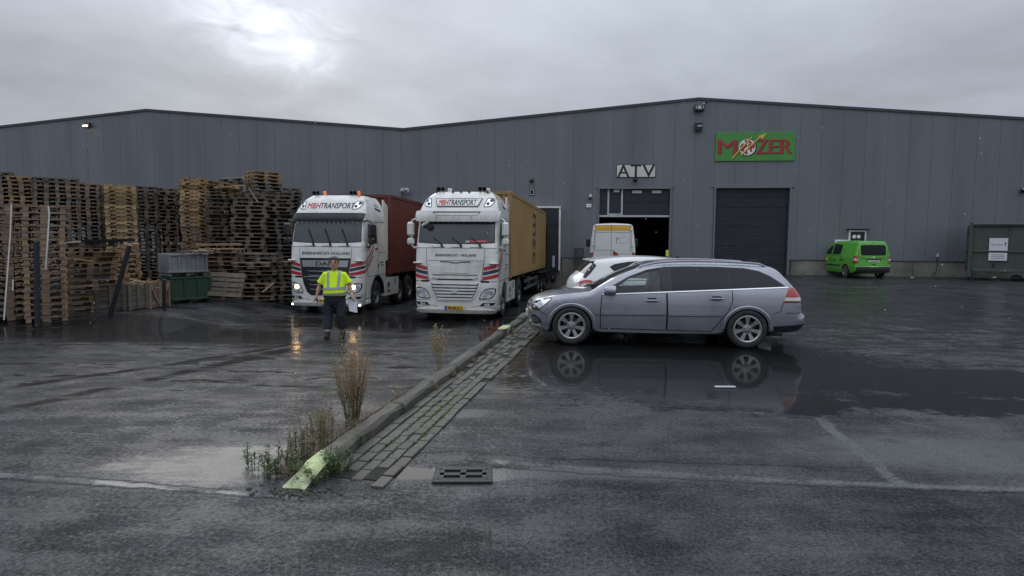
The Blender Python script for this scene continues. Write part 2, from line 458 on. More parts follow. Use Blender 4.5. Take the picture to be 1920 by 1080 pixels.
    ruts = mth('MULTIPLY', ruts, mr(ns, .36, .52))
    pud = mth('MULTIPLY', mx(pud, mth('MULTIPLY', ruts, .85)), 1.0)
    # joints and cracks
    jl = mx(line(fine, [(925, 866), (1190, 884), (1500, 903), (1920, 918)], .018, .05), line(fine, [(-60, 884), (240, 908), (430, 925), (560, 932)], .014, .05))
    jd = mx(line(fine, [(1490, 735), (1560, 806), (1685, 905)], .025, .06), line(fine, [(1490, 735), (1690, 790), (1790, 812)], .01, .03))
    jk = mx(line(fine, [(925, 876), (1190, 893), (1500, 911), (1920, 925)], .004, .012), line(fine, [(-60, 894), (240, 914), (430, 929), (520, 936)], .004, .012))
    jk = mx(jk, line(fine, [(770, 852), (860, 846), (1000, 858), (1230, 866), (1480, 873), (1620, 878)], .004, .010))
    jk = mx(jk, mth('MULTIPLY', line(fine, [(-60, 880), (240, 902), (430, 918)], .002, .01), .8))
    vor = nd('ShaderNodeTexVoronoi'); vor.inputs['Scale'].default_value = 75; ll.new(flat, vor.inputs['Vector'])
    vsep = nd('ShaderNodeSeparateColor'); ll.new(vor.outputs['Color'], vsep.inputs[0]); chip = mr(vsep.outputs[0], .0, 1.0, .6, 1.4, False)
    agg = noise(flat, 62, 4, .75); agg2 = noise(flat, 30, 3, .65)
    # colour: dark bitumen with pale stones and worn paler areas
    colr = nd('ShaderNodeMix', data_type='RGBA'); colr.inputs[6].default_value = (.005, .0053, .0065, 1); colr.inputs[7].default_value = (.056, .0575, .061, 1)
    ll.new(mr(mth('ADD', mth('MULTIPLY', agg, .62), mth('MULTIPLY', noise(flat, .9, 6, .6), .38)), .41, .62), colr.inputs['Factor'])
    c2 = nd('ShaderNodeMix', data_type='RGBA'); ll.new(colr.outputs[2], c2.inputs[6]); c2.inputs[7].default_value = (.105, .108, .11, 1)
    ll.new(mth('MULTIPLY', mx(jl, jd), mr(mth('MULTIPLY', agg2, mth('ADD', nm, .5)), .38, .62, 0, .55)), c2.inputs['Factor'])
    c3 = nd('ShaderNodeMix', data_type='RGBA'); ll.new(c2.outputs[2], c3.inputs[6]); c3.inputs[7].default_value = (.008, .008, .008, 1); ll.new(jk, c3.inputs['Factor'])
    # brown silt at the edge of the paving
    c4 = nd('ShaderNodeMix', data_type='RGBA'); ll.new(c3.outputs[2], c4.inputs[6]); c4.inputs[7].default_value = (.075, .058, .036, 1)
    ll.new(mth('MULTIPLY', mr(ell(W1, .35, 8.9, .45, 2.6, -.19), .5, 1.1, .75, 0), 1.0), c4.inputs['Factor'])
    c5 = nd('ShaderNodeMix', data_type='RGBA', blend_type='MULTIPLY'); c5.inputs['Factor'].default_value = 1; ll.new(c4.outputs[2], c5.inputs[6]); ll.new(mth('MULTIPLY', mr(pud, 0, 1, 1, .06), chip), c5.inputs[7])
    ll.new(c5.outputs[2], b.inputs['Base Color'])
    b.inputs['Roughness'].default_value = .75
    b.inputs['Specular IOR Level'].default_value = .1
    # water film
    big = noise(flat, .8, 5, .6)
    rough = mr(mth('ADD', mth('MULTIPLY', big, .55), mth('MULTIPLY', ns, .45)), .38, .62, .17, .38)
    glaze = mx(glaze, mth('MULTIPLY', mx(jl, jd), mr(nm, .36, .56)))
    rough = mth('MAXIMUM', mth('ADD', rough, mth('MULTIPLY', glaze, -.16)), .07)
    rough = mth('ADD', mth('MULTIPLY', rough, mth('SUBTRACT', 1.0, pud)), mth('MULTIPLY', pud, .025))
    b.inputs['Coat IOR'].default_value = 1.40
    ll.new(rough, b.inputs['Coat Roughness'])
    cw = mr(mth('ADD', mth('MULTIPLY', agg2, .35), mth('ADD', mth('MULTIPLY', nm, .3), mth('MULTIPLY', ns, .35))), .43, .60, .12, 1.0)
    cw = mx(cw, glaze)
    cw = mth('ADD', mth('MULTIPLY', cw, mth('SUBTRACT', 1.0, pud)), mth('MULTIPLY', pud, .54))
    ll.new(cw, b.inputs['Coat Weight'])
    h = mth('ADD', mth('MULTIPLY', agg, .55), mth('MULTIPLY', agg2, .6)); h = mth('ADD', h, mth('MULTIPLY', vor.outputs['Distance'], .25))
    dry = mth('SUBTRACT', 1.0, mx(mth('MULTIPLY', pud, .96), mth('MULTIPLY', glaze, .6)))
    h = mth('SUBTRACT', mth('MULTIPLY', h, 1.0), mth('MULTIPLY', jk, 1.5))
    bp = nd('ShaderNodeBump'); bp.inputs['Distance'].default_value = .012; ll.new(mth('MULTIPLY', dry, .45), bp.inputs['Strength']); ll.new(h, bp.inputs['Height'])
    rip = noise(vm('MULTIPLY', flat, (1, 1.6, 1)), 4.5, 3, .5)
    bp2 = nd('ShaderNodeBump'); bp2.inputs['Distance'].default_value = .010; bp2.inputs['Strength'].default_value = .05; ll.new(rip, bp2.inputs['Height']); ll.new(bp.outputs[0], bp2.inputs['Normal'])
    ll.new(bp2.outputs[0], b.inputs['Coat Normal']); ll.new(bp.outputs[0], b.inputs['Normal'])
    M['wet_asphalt'] = m
ground_material()

def frange(a, b, s):
    n = int(round((b - a) / s)); return [a + (b - a) * i / n for i in range(n + 1)]
YS = [-60, -25, -10, -3] + frange(0, 36, .5) + [45]
TS = frange(0, 20, .5) + frange(21, 40, 1.5) + [60, 110]
mb = MB(); n = len(TS)
mb.v = [(kerb_x(Y) - t, Y, lane_z(kerb_x(Y) - t, Y)) for Y in YS for t in TS]
mb.f = [(i * n + j, i * n + j + 1, (i + 1) * n + j + 1, (i + 1) * n + j) for i in range(len(YS) - 1) for j in range(n - 1)]; mb.m = [0] * len(mb.f)
tag(mb.build('lane_ground', 'wet_asphalt', smooth=60), 'dark wet asphalt lane sloping down to the loading docks on the left', kind='structure')
mb = MB()
mb.v = [(kerb_x(Y) + t, Y, -.004 if t < 0 else 0.0) for Y in YS for t in [-.05, -.0001, 0, .6, 2, 6, 12, 25, 60, 130]]; n = 10
mb.f = [(i * n + j, i * n + j + 1, (i + 1) * n + j + 1, (i + 1) * n + j) for i in range(len(YS) - 1) for j in range(n - 1)]; mb.m = [0] * len(mb.f)
tag(mb.build('yard_ground', 'wet_asphalt'), 'wet asphalt yard with puddles around the parked grey estate car', kind='structure')
mat('far_soil', (.05, .055, .035), .9, var=.3, vscale=.05)
mb = MB(); mb.add([(-400, -400, -1.6), (400, -400, -1.6), (400, 400, -1.6), (-400, 400, -1.6)], [(0, 1, 2, 3)])
tag(mb.build('far_ground', 'far_soil'), 'open ground around the yard', kind='structure')

# ---------------------------------------------------------------- kerb, brick gutter, drain
mat('kerb_concrete', (.098, .092, .075), .85, var=.5, vscale=4, bump=.9, bscale=45, dirt=(.03, .036, .016), dirt_amt=1.0, dirt_scale=3.2, objrand=.25, coat=.2, coat_r=.35)
mat('kerb_paint', (.47, .56, .27), .6, var=.12, vscale=9, bump=.35, bscale=60, dirt=(.12, .12, .09), dirt_amt=.95, dirt_scale=6)
mat('brick_grey', (.050, .045, .036), .65, var=.3, vscale=12, bump=.4, bscale=60, objrand=.35, dirt=(.04, .045, .028), dirt_amt=.7, dirt_scale=3, coat=.25, coat_r=.35)
mat('joint_soil', (.014, .015, .008), .8, var=.5, vscale=20, bump=.5, bscale=80)
mat('moss', (.055, .085, .015), .9, var=.5, vscale=25)
mat('soil', (.018, .015, .011), .85, var=.5, vscale=14, bump=.8, bscale=35)
kerb = thing('kerb', (-1.42, 4.2, 0)); tag(kerb, 'mossy concrete kerb running from the foreground to the loading dock', kind='structure')
KW, KH = .15, .11
def kerb_dir(Y): d = Vector((kerb_x(Y + .1) - kerb_x(Y - .1), .2, 0)); return d.normalized()
Y = 4.16; first = True; stones = []
while Y < 33.2:
    L = .99; d = kerb_dir(Y + .5); c = Vector((kerb_x(Y + .5 * L), Y + .5 * L * d.y, 0)); a = atan2(d.y, d.x)
    zb = min(-.1, lane_z(c.x - .4, c.y) - .1)
    mb = MB(); k = rnd.uniform(-.008, .008)
    x0 = -KW / 2 + rnd.uniform(-.012, .012)
    prof = [(-KW / 2, zb), (-KW / 2, KH - .03), (-KW / 2 + .03, KH + k), (KW / 2 - .02, KH + k), (KW / 2, KH - .02 + k), (KW / 2, zb)]
    xs = [-L / 2 + .006, -L / 2 + .02, -.2, 0.02, .2, L / 2 - .02, L / 2 - .006]
    n = len(prof)
    for i, x in enumerate(xs):
        sh = .012 if i in (0, len(xs) - 1) else 0
        for (u, w) in prof:
            nz = rnd.uniform(-.011, .008) if w > 0 else 0
            mb.v.append((x, u * (1 - sh * 3) + (rnd.uniform(-.010, .008) if w > 0 else 0), (w - sh if w > 0 else w) + nz))
    if first:   # the broken, worn end: lower and rounded towards the viewer
        mb.v = [(x, u, w if w < 0 else max(.012, w - .075 * sstep(-.1, -.5, x))) for x, u, w in mb.v]
    mb.f = [(i * n + j, i * n + (j + 1) % n, (i + 1) * n + (j + 1) % n, (i + 1) * n + j) for i in range(len(xs) - 1) for j in range(n)] + [tuple(range(n)), tuple((len(xs) - 1) * n + j for j in range(n))[::-1]]
    mb.m = [0] * len(mb.f)
    o = mb.build('kerb_stone', 'kerb_concrete', kerb, smooth=35)
    o.location = c - kerb.location + Vector((rnd.uniform(-.012, .012), 0, rnd.uniform(-.01, .01))); o.rotation_euler = (rnd.uniform(-.02, .02), rnd.uniform(-.008, .008), a + rnd.uniform(-.01, .01))
    stones.append(o)
    if first:
        p = MB(); V = [(x, u, w) for x, u, w in mb.v]
        sel = [(i * n + j, i * n + (j + 1) % n, (i + 1) * n + (j + 1) % n, (i + 1) * n + j) for i in range(0, 3) for j in (1, 2, 3)]
        p.add([(x, u * 1.03, w + .004) for x, u, w in V], sel); q = p.build('paint', 'kerb_paint', o, smooth=50)
        tag(o, 'worn end stone with flaking pale yellow-green paint')
    if abs(Y - 11.3) < .55:
        p = MB(); p.box((-.05, 0, KH + .006), (.5, KW + .012, .012), ch=.004); p.box((-.02, -KW / 2 - .003, KH - .03), (.3, .012, .06)); p.build('paint', 'kerb_paint', o)
    first = False
    Y += L * d.y * 1.006
# brick gutter along the kerb
gut = thing('gutter', (-1.2, 4.6, 0)); tag(gut, 'strip of worn grey paving bricks along the kerb', kind='structure')
mb = MB()
ys = frange(4.45, 15, .5)
for Yq in ys:
    d = kerb_dir(Yq); nrm = Vector((d.y, -d.x, 0)); c = Vector((kerb_x(Yq), Yq, 0))
    for t in (KW / 2 - .02, .3, .60): mb.v.append(c + nrm * t + Vector((0, 0, .005)) - gut.location)
for i in range(len(ys) - 1):
    for j in range(2): mb.f.append((3 * i + j, 3 * i + j + 1, 3 * i + j + 4, 3 * i + j + 3)); mb.m.append(0)
mb.build('bedding', 'joint_soil', gut)
bm_ = []
for k in range(5):
    mb = MB(); mb.box((0, 0, 0), (.196 + rnd.uniform(-.006, .003), .094 + rnd.uniform(-.005, .002), .05), ch=.006)
    mb.v = [(x + rnd.uniform(-.003, .003), y + rnd.uniform(-.003, .003), z + rnd.uniform(-.002, .002)) for x, y, z in mb.v]
    o = mb.build('brick', 'brick_grey'); bm_.append(o.data); bpy.data.objects.remove(o)
for row in range(5):
    s = 4.62 + (.1 if row % 2 else 0) - .05 * row
    while s < 14.0:
        d = kerb_dir(s); nrm = Vector((d.y, -d.x, 0)); c = Vector((kerb_x(s), s, 0)) + nrm * (KW / 2 + .07 + .1035 * row)
        broken = s > 7.6
        if not (broken and rnd.random() < .16) and not (s < 4.95 and row > 2 and rnd.random() < .5):
            o = bpy.data.objects.new('brick', rnd.choice(bm_)); col.objects.link(o); o.parent = gut
            j = 2.2 if broken else 1
            sag = -.012 if row in (1, 2) else 0
            o.location = c + Vector((rnd.uniform(-.004, .004), 0, -.008 + sag * .5 + rnd.uniform(-.005, .004) * j)) - gut.location
            o.rotation_euler = (rnd.uniform(-.02, .02) * j, rnd.uniform(-.02, .02) * j, atan2(d.y, d.x) + rnd.uniform(-.02, .02) * j)
        s += .2045 * d.y
# moss in the joints
mb = MB()
for _ in range(260):
    s = rnd.choice([rnd.gauss(6.1, .35), rnd.uniform(4.8, 8)]); row = rnd.choice([2, 3, 3, 4, 4]); d = kerb_dir(s); nrm = Vector((d.y, -d.x, 0))
    c = Vector((kerb_x(s), s, .018)) + nrm * (KW / 2 + .02 + .1035 * row + rnd.gauss(0, .008)); r = rnd.uniform(.006, .018)
    mb.lathe([(r, 0), (r * .7, r * .4), (.001, r * .5)], c, seg=5)
tag(mb.build('moss_cover', 'moss'), 'green moss growing in the joints of the brick gutter', 'moss', kind='stuff')
# drain grate
mat('cast_iron', (.009, .0095, .010), .6, metal=.1, var=.4, vscale=14, bump=.5, bscale=80, coat=.25, coat_r=.35)
mat('void', (.004, .004, .004), .9)
a, b_ = atz(812, 905, 0), atz(922, 881, 0)
dc = (a + b_) / 2
dr = thing('drain_grate', (dc.x, dc.y, -.003), .03, 'black cast iron drain grate set in the asphalt beside a small puddle', 'drain')
mb = MB(); w, h = .43, .30
mb.box((0, -h / 2 + .02, .006), (w, .04, .03), ch=.004); mb.box((0, h / 2 - .02, .006), (w, .04, .03), ch=.004)
mb.box((-w / 2 + .02, 0, .006), (.04, h - .08, .03), ch=.004); mb.box((w / 2 - .02, 0, .006), (.04, h - .08, .03), ch=.004)
mb.build('frame', 'cast_iron', dr)
mb = MB(); mb.box((0, 0, .0065), (w - .09, h - .09, .002)); mb.build('pit', 'void', dr)
for i in range(3):
    mb = MB(); mb.box((0, -h / 2 + .05 + i * (h - .1) / 2, .011), (w - .084, .034 if i != 1 else .05, .022), ch=.003); mb.build('bar', 'cast_iron', dr)
for i in range(3):
    mb = MB(); mb.box((-w / 2 + .055 + i * (w - .11) / 2, 0, .012), (.045, h - .14, .02), ch=.003); mb.build('bar', 'cast_iron', dr)
# crumbled asphalt and soil around the kerb end
mb = MB()
for i in range(110):
    an = rnd.uniform(0, 2 * pi); r = abs(rnd.gauss(0, .11)); c = (-1.50 + r * cos(an) * 1.3, 4.14 + r * sin(an) * .5, .003)
    s = rnd.uniform(.006, .028); mb.box(c, (s * 1.3, s, s * .8), (rnd.random(), rnd.random(), rnd.random() * 6), ch=s * .2)
tag(mb.build('rubble', 'kerb_concrete'), 'loose crumbs of asphalt and stone around the broken kerb end', 'rubble', kind='stuff')
mb = MB(); V = []
for k in range(14):
    a = 2 * pi * k / 14; V.append((.02 + (.17 + rnd.uniform(-.06, .05)) * cos(a), (.075 + rnd.uniform(-.03, .03)) * sin(a), .006))
mb.add([(0, 0, .018)] + V, [(0, 1 + k, 1 + (k + 1) % 14) for k in range(14)])
mb = MB(); ys = frange(4.3, 8.5, .3); 
for i, Yq in enumerate(ys):
    c = kerb_x(Yq) - KW / 2
    for t in (.01, -.02 - min(.05, i * .02), -.03 - min(.1, i * .04) + rnd.uniform(-.03, .01)): mb.v.append((c + t, Yq, lane_z(c + t, Yq) + (.03 if t > -.05 else .02 if t > -.15 else .002)))
for i in range(len(ys) - 1):
    for j in range(2): mb.f.append((3 * i + j, 3 * i + j + 1, 3 * i + j + 4, 3 * i + j + 3)); mb.m.append(0)
tag(mb.build('soil_bank', 'soil', smooth=60), kind='structure')
# ---------------------------------------------------------------- warehouse
TH = math.atan(.117)
WO = Vector((0, 34.475, 0)); WU = Vector((cos(TH), -sin(TH), 0)); WN = Vector((-sin(TH), -cos(TH), 0))
def wpix(px, py):
    d = pdir(px, py); t = (WO - CAM).dot(WN) / d.dot(WN); p = CAM + d * t
    return (p - WO).dot(WU), p.z
mat('cladding', (.158, .170, .188), .38, metal=.0, var=.05, vscale=.35, objrand=.03, stretch=(1, 1, .15), rvar=.06, dirt=(.10, .105, .11), dirt_amt=.5, dirt_scale=.5)
mat('seam_dark', (.085, .093, .105), .6)
mat('trim_dark', (.05, .054, .06), .4)
mat('concrete', (.21, .20, .175), .85, var=.16, vscale=1.2, bump=.2, bscale=30, dirt=(.09, .085, .07), dirt_amt=.75, dirt_scale=.9)
mat('door_dark', (.020, .0245, .032), .42, var=.08, vscale=1.0)
mat('frame_grey', (.16, .17, .185), .4)
mat('white_paint', (.72, .73, .73), .45, var=.06, vscale=3, dirt=(.4, .39, .36), dirt_amt=.4, dirt_scale=2)
mat('white_dull', (.45, .47, .49), .5, var=.1, vscale=3)
mat('black_plastic', (.012, .012, .013), .45)
mat('rubber', (.014, .014, .015), .75, var=.2, vscale=10)
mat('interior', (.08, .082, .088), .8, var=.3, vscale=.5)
mat('glass_dark', (.012, .014, .016), .06, coat=1.0, coat_r=.02)
mat('roof_sheet', (.08, .085, .09), .5)
mat('sign_green', (.075, .27, .055), .4, var=.05, vscale=2)
mat('sign_red', (.36, .035, .04), .45)
mat('sign_black', (.012, .014, .02), .5)
mat('sign_yellow', (.72, .48, .07), .45)
mat('sign_white', (.75, .75, .74), .45)
mat('lamp_glass', (.5, .52, .54), .2)
mat('lamp_lit', (1, .9, .75), .3, emit=(1, .72, .42), emit_s=14)
bld = thing('warehouse', WO, -TH, 'long grey metal clad warehouse with two shallow gables and roller doors', 'warehouse')
def roof_z(s):
    return lerp_table([(-37, 7.75), (-21.47, 9.1), (-6.11, 7.79), (9.77, 9.15), (25.5, 7.92), (30, 7.53)], s)
DZ = .8
OPEN = {'atv': (4.65, 8.5, .0, 4.55), 'roller': (10.72, 14.6, .0, 4.575), 'dock': (-.85, 2.66, .1, 3.54), 'dock_b': (-6.6, -3.1, .1, 3.54)}
# cladding panels: one per seam, cut around the openings
s = -37.0; PW = 1.06
while s < 29.9:
    a, b = s + .005, s + PW - .005
    cuts = []
    for (o0, o1, z0, z1) in OPEN.values():
        if o1 > a and o0 < b: cuts.append((max(a, o0), min(b, o1), z1))
    mb = MB()
    def slab(x0, x1, z0):
        if x1 - x0 < .01: return
        brk = [x for x in (-21.47, -6.11, 9.77) if x0 + .001 < x < x1 - .001]
        xs = [x0] + brk + [x1]; n = len(xs)
        base = [(x, 0, z0) for x in xs]; top = [(x, 0, roof_z(x)) for x in xs]
        V = base + top + [(x, .06, z) for x, _, z in base + top]
        F = [(i, i + 1, n + i + 1, n + i) for i in range(n - 1)]
        F += [(0, n, 3 * n, 2 * n), (n - 1, 3 * n - 1, 4 * n - 1, 2 * n - 1)] + [(i, 2 * n + i, 2 * n + i + 1, i + 1) for i in range(n - 1)]
        mb.add(V, F)
    x = a
    for c0, c1, z1 in sorted(cuts):
        slab(x, c0, DZ); slab(c0, c1, z1); x = c1
    slab(x, b, DZ)
    if mb.v: mb.build('wall_panel', 'cladding', bld)
    s += PW
# backing behind the seams, with the openings left free
mb = MB()
outl = [(-37, -1.3), (30, -1.3), (30, roof_z(30) - .01), (9.77, 9.14), (-6.11, 7.78), (-21.47, 9.09), (-37, 7.74)]
holes = [[(a, z0), (b, z0), (b, z1), (a, z1)] for a, b, z0, z1 in OPEN.values()]
mb.prism([(-37, -1.3)] + [], 0, 0, lambda u, v, h: (u, h, v)) if 0 else None
V, F = cdt(outl, holes); mb.add([(u, .025, v) for u, v in V], F)
mb.build('wall_core', 'seam_dark', bld)
# roof edge capping
mb = MB()
for (s0, s1) in ((-37, -21.47), (-21.47, -6.11), (-6.11, 9.77), (9.77, 30)):
    mb.bar((s0, -.01, roof_z(s0) + .02), (s1, -.01, roof_z(s1) + .02), .1, .13)
mb.build('roof_capping', 'trim_dark', bld)
mb = MB()
pts = [-37, -21.47, -6.11, 9.77, 30]
for s0, s1 in zip(pts, pts[1:]): mb.add([(s0, .06, roof_z(s0)), (s1, .06, roof_z(s1)), (s1, 45, roof_z(s1)), (s0, 45, roof_z(s0))], [(0, 1, 2, 3)])
mb.build('roof', 'roof_sheet', bld)
mb = MB()
for s0 in (-37, 30): mb.add([(s0, .06, -1.3), (s0, 45, -1.3), (s0, 45, roof_z(s0)), (s0, .06, roof_z(s0))], [(0, 1, 2, 3)])
V, F = cdt(outl); mb.add([(u, 45, v) for u, v in V], F); mb.build('side_wall', 'cladding', bld)
# hall behind the open door
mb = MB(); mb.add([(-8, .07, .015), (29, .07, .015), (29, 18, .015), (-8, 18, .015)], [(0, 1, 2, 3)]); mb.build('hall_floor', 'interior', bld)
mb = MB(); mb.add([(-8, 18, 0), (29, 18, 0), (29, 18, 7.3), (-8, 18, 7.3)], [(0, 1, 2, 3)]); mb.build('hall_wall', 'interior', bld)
# concrete plinth
def plinth(s0, s1, zb):
    x = s0
    while x < s1 - .05:
        e = min(s1, x + 3.0); mb = MB(); mb.box(((x + e) / 2, .02, (DZ - .03 + zb) / 2), (e - x - .012, .12, DZ - .03 - zb), ch=.012); mb.build('plinth_panel', 'concrete', bld); x = e
plinth(14.72, 30, -.05); plinth(2.75, 4.55, -1.2); plinth(-37, -6.7, -1.2); plinth(-3.0, -.95, -1.2); plinth(8.62, 10.6, -.05)
for (a, b, z) in ((-.85, 2.66, .1), (-6.6, -3.1, .1)):
    mb = MB(); mb.box(((a + b) / 2, .02, (z - 1.2) / 2), (b - a + .18, .12, z + 1.2)); mb.build('dock_wall', 'concrete', bld)
for (a, b) in ((14.72, 30), (2.75, 4.55), (-37, -6.7), (-3.0, -.95), (8.62, 10.6)):
    mb = MB(); mb.box(((a + b) / 2, -.05, DZ - .008), (b - a, .05, .03)); mb.build('drip_trim', 'trim_dark', bld)
# ---- roller door: wide dark sections
def sections(root, x0, x1, z0, z1, n, y):
    h = (z1 - z0) / n
    for i in range(n):
        mb = MB(); z = z0 + i * h
        pr = []
        ribs = 5
        for k in range(ribs):
            zz = z + .006 + (h - .012) * k / ribs; dz = (h - .012) / ribs
            pr += [(0, zz), (.010, zz + dz * .1), (.010, zz + dz * .86), (0, zz + dz * .98)]
        V = [(x, y - p, q) for p, q in pr for x in (x0, x1)]
        mb.add(V, [(2 * k, 2 * k + 1, 2 * k + 3, 2 * k + 2) for k in range(len(pr) - 1)])
        mb.build('door_panel', 'door_dark', root)
a, b, z0, z1 = OPEN['roller']
rd = thing('roller_door', (0, 0, 0)); rd.parent = bld
sections(rd, a + .06, b - .06, .02, z1 - .05, 9, .16)
def surround(root, a, b, z0, z1, m, w=.07):
    mb = MB(); mb.box((a + w / 2 - .005, .03, (z0 + z1) / 2), (w, .2, z1 - z0)); mb.box((b - w / 2 + .005, .03, (z0 + z1) / 2), (w, .2, z1 - z0)); mb.box(((a + b) / 2, .03, z1 - .02), (b - a - 2 * w, .2, .05))
    mb.build('door_frame', m, root)
surround(rd, a, b, 0, z1, 'frame_grey', .08)
mb = MB(); mb.box(((a + b) / 2, -.03, z1 + .03), (b - a + .3, .06, .06)); mb.build('flashing', 'cladding', rd)
# ---- the half open sectional door under the ATV sign
a, b, z0, z1 = OPEN['atv']
sd_ = thing('sectional_door', (0, 0, 0)); sd_.parent = bld
zb = wpix(1200, 407)[1]
xs = [wpix(x, 380)[0] for x in (1123, 1139, 1168, 1257)]
for i, (p, q) in enumerate(((a + .06, xs[1]), (xs[2], b - .06))):
    h = (z1 - .05 - zb - .1) / 2
    for k in range(2):
        mb = MB(); mb.box(((p + q) / 2, .15, zb + .1 + h * (k + .5)), (q - p - .01, .05, h - .012), ch=.006); mb.build('door_panel', 'door_dark', sd_)
mb = MB(); mb.box(((xs[1] + xs[2]) / 2, .16, (z1 + zb) / 2 + .05), (xs[2] - xs[1] - .22, .04, z1 - zb - .3), ch=.006); mb.build('wicket_door', 'door_dark', sd_)
mb = MB(); zt = z1 - .05; zl_ = zb + .14
mb.box((xs[1] + .05, .12, (zt + zl_) / 2), (.09, .06, zt - zl_)); mb.box((xs[2] - .05, .12, (zt + zl_) / 2), (.09, .06, zt - zl_)); mb.box(((xs[1] + xs[2]) / 2, .118, zl_ + .01), (xs[2] - xs[1], .06, .07))
mb.build('wicket_frame', 'white_dull', sd_)
mb = MB(); mb.box(((a + b) / 2, .13, zb + .05), (b - a - .13, .09, .10), ch=.01); mb.build('bottom_rail', 'white_dull', sd_)
for px0, px1 in ((1149, 1163), (1184.5, 1205), (1221.5, 1242)):
    s0, s1 = wpix(px0, 360)[0], wpix(px1, 360)[0]; zc_ = wpix(1200, 359.5)[1] - (.0 if px0 > 1150 else -.06)
    mb = MB(); mb.box(((s0 + s1) / 2, .115, zc_), (s1 - s0, .03, .24), ch=.02); f = mb.build('window', 'black_plastic', sd_)
    mb = MB(); mb.box(((s0 + s1) / 2, .098, zc_), (s1 - s0 - .08, .01, .15), ch=.004); mb.build('pane', 'lamp_glass', f)
surround(sd_, a, b, 0, z1, 'frame_grey', .07)
mb = MB(); mb.box(((a + b) / 2, -.03, z1 + .03), (b - a + .24, .06, .05)); mb.build('flashing', 'cladding', sd_)
# dim racks inside
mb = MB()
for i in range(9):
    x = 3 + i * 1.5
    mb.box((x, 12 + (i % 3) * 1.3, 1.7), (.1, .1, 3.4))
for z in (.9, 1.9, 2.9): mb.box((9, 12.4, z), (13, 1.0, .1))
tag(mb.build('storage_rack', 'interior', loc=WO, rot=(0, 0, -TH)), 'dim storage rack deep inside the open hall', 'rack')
# ---- dock shelters
def dock(a, b, z0, z1):
    d = thing('dock_shelter', (0, 0, 0)); d.parent = bld
    mb = MB(); mb.box(((a + b) / 2, -.22, z1 - .04), (b - a, .5, .09), ch=.01); mb.build('top_rail', 'white_paint', d)
    for x in (a + .05, b - .05):
        mb = MB(); mb.box((x, -.22, (z0 + z1) / 2 - .06), (.09, .5, z1 - z0 - .1), ch=.01); mb.build('side_post', 'white_paint', d)
    mb = MB(); mb.box(((a + b) / 2, -.40, z1 - .55), (b - a - .2, .02, .92)); mb.build('head_curtain', 'door_dark', d)
    for x in (a + .42, b - .42):
        mb = MB(); mb.box((x, -.38, (z0 + z1) / 2 - .2), (.62, .02, z1 - z0 - .45)); mb.build('side_curtain', 'door_dark', d)
    mb = MB(); mb.box(((a + b) / 2, .12, (z0 + z1) / 2), (b - a - .1, .03, z1 - z0)); mb.build('dock_door', 'door_dark', d)
    for x in (a + .3, b - .36):
        mb = MB(); mb.box((x, -.42, z0 + .48), (.14, .04, .62), ch=.03); mb.build('guide_mark', 'white_dull', d)
    mb = MB(); mb.box(((a + b) / 2 - .1, -.22, z0 - .28), (b - a - 1.0, .44, .42), ch=.02); mb.build('leveller', 'door_dark', d)
    mb = MB(); mb.box(((a + b) / 2 - .1, -.24, z0 - .03), (b - a - .9, .5, .05), ch=.01); mb.build('leveller_lip', 'frame_grey', d)
    for x in (a + .35, b - .38):
        mb = MB(); mb.box((x, -.14, z0 - .38), (.26, .26, .36), ch=.03); bf = mb.build('buffer', 'rubber', d)
        mb = MB(); mb.box((x, -.285, z0 - .36), (.12, .02, .18), ch=.01); mb.build('buffer_plate', 'frame_grey', bf)
dock(*OPEN['dock']); dock(*OPEN['dock_b'])

# ---------------------------------------------------------------- signs and fittings on the wall
def wf(u, v, o): return (u, -o, v)
def wall_thing(name, label, cat, s, z, y=0.0, group=None):
    t = thing(name, WO + WU * s + WN * y + Vector((0, 0, z)), -TH, label, cat, group); return t
s0, zt = wpix(1342, 249); s1, zb = wpix(1489, 301.5)
w, h = s1 - s0, zt - zb
t = wall_thing('company_sign', 'large green sign reading MOZER in red letters with a globe', 'sign', (s0 + s1) / 2, (zt + zb) / 2)
mb = MB(); mb.box((0, -.035, 0), (w, .07, h), ch=.01); mb.build('board', 'sign_green', t)
def letter(ch, cx, wid, hh=.245 * w * .72):
    for nm, mt, dx, dz, o in (('letter_shadow', 'sign_black', .035, -.03, .073), ('letter', 'sign_red', 0, 0, .078)):
        mbx = MB()
        text_on(mbx, ch, 1, wf, cx + dx, -.005 * h + dz, off=o, bold=.02, fit=wid, fith=hh); mbx.build(nm, mt, t)
hh = .49 * h
for ch, x0, x1 in (('M', .030, .262), ('Z', .515, .655), ('E', .675, .795), ('R', .815, .955)):
    letter(ch, -w / 2 + (x0 + x1) / 2 * w, (x1 - x0) * w, hh)
gx, gz, gr = -w / 2 + .402 * w, -.02 * h, .285 * h
mb = MB(); mb.prism(circ(gx + .03, gz - .02, gr + .035, 28), .072, .075, lambda u, v, o: (u, -o, v)); mb.build('globe_outline', 'sign_black', t)
mb = MB(); mb.prism(circ(gx, gz, gr, 28), .076, .082, lambda u, v, o: (u, -o, v)); g = mb.build('globe', 'sign_white', t)
mb = MB()
for poly in ([(-.9, .1), (-.55, .55), (-.35, .2), (-.1, .35), (.05, .1), (-.3, -.15), (-.45, -.6), (-.75, -.45)], [(.1, .85), (.55, .6), (.4, .3), (.65, .1), (.8, .45), (.97, .1), (.8, -.2), (.55, -.1), (.6, -.6), (.35, -.55), (.25, -.1), (.05, .2), (.25, .45)], [(-.3, -.65), (-.05, -.45), (.1, -.75), (-.05, -.95)], [(-.35, .9), (-.1, .95), (.0, .6), (-.25, .5)]):
    mb.prism([(gx + x * gr, gz + y * gr) for x, y in poly], .082, .085, lambda u, v, o: (u, -o, v))
mb.build('continents', 'sign_red', g)
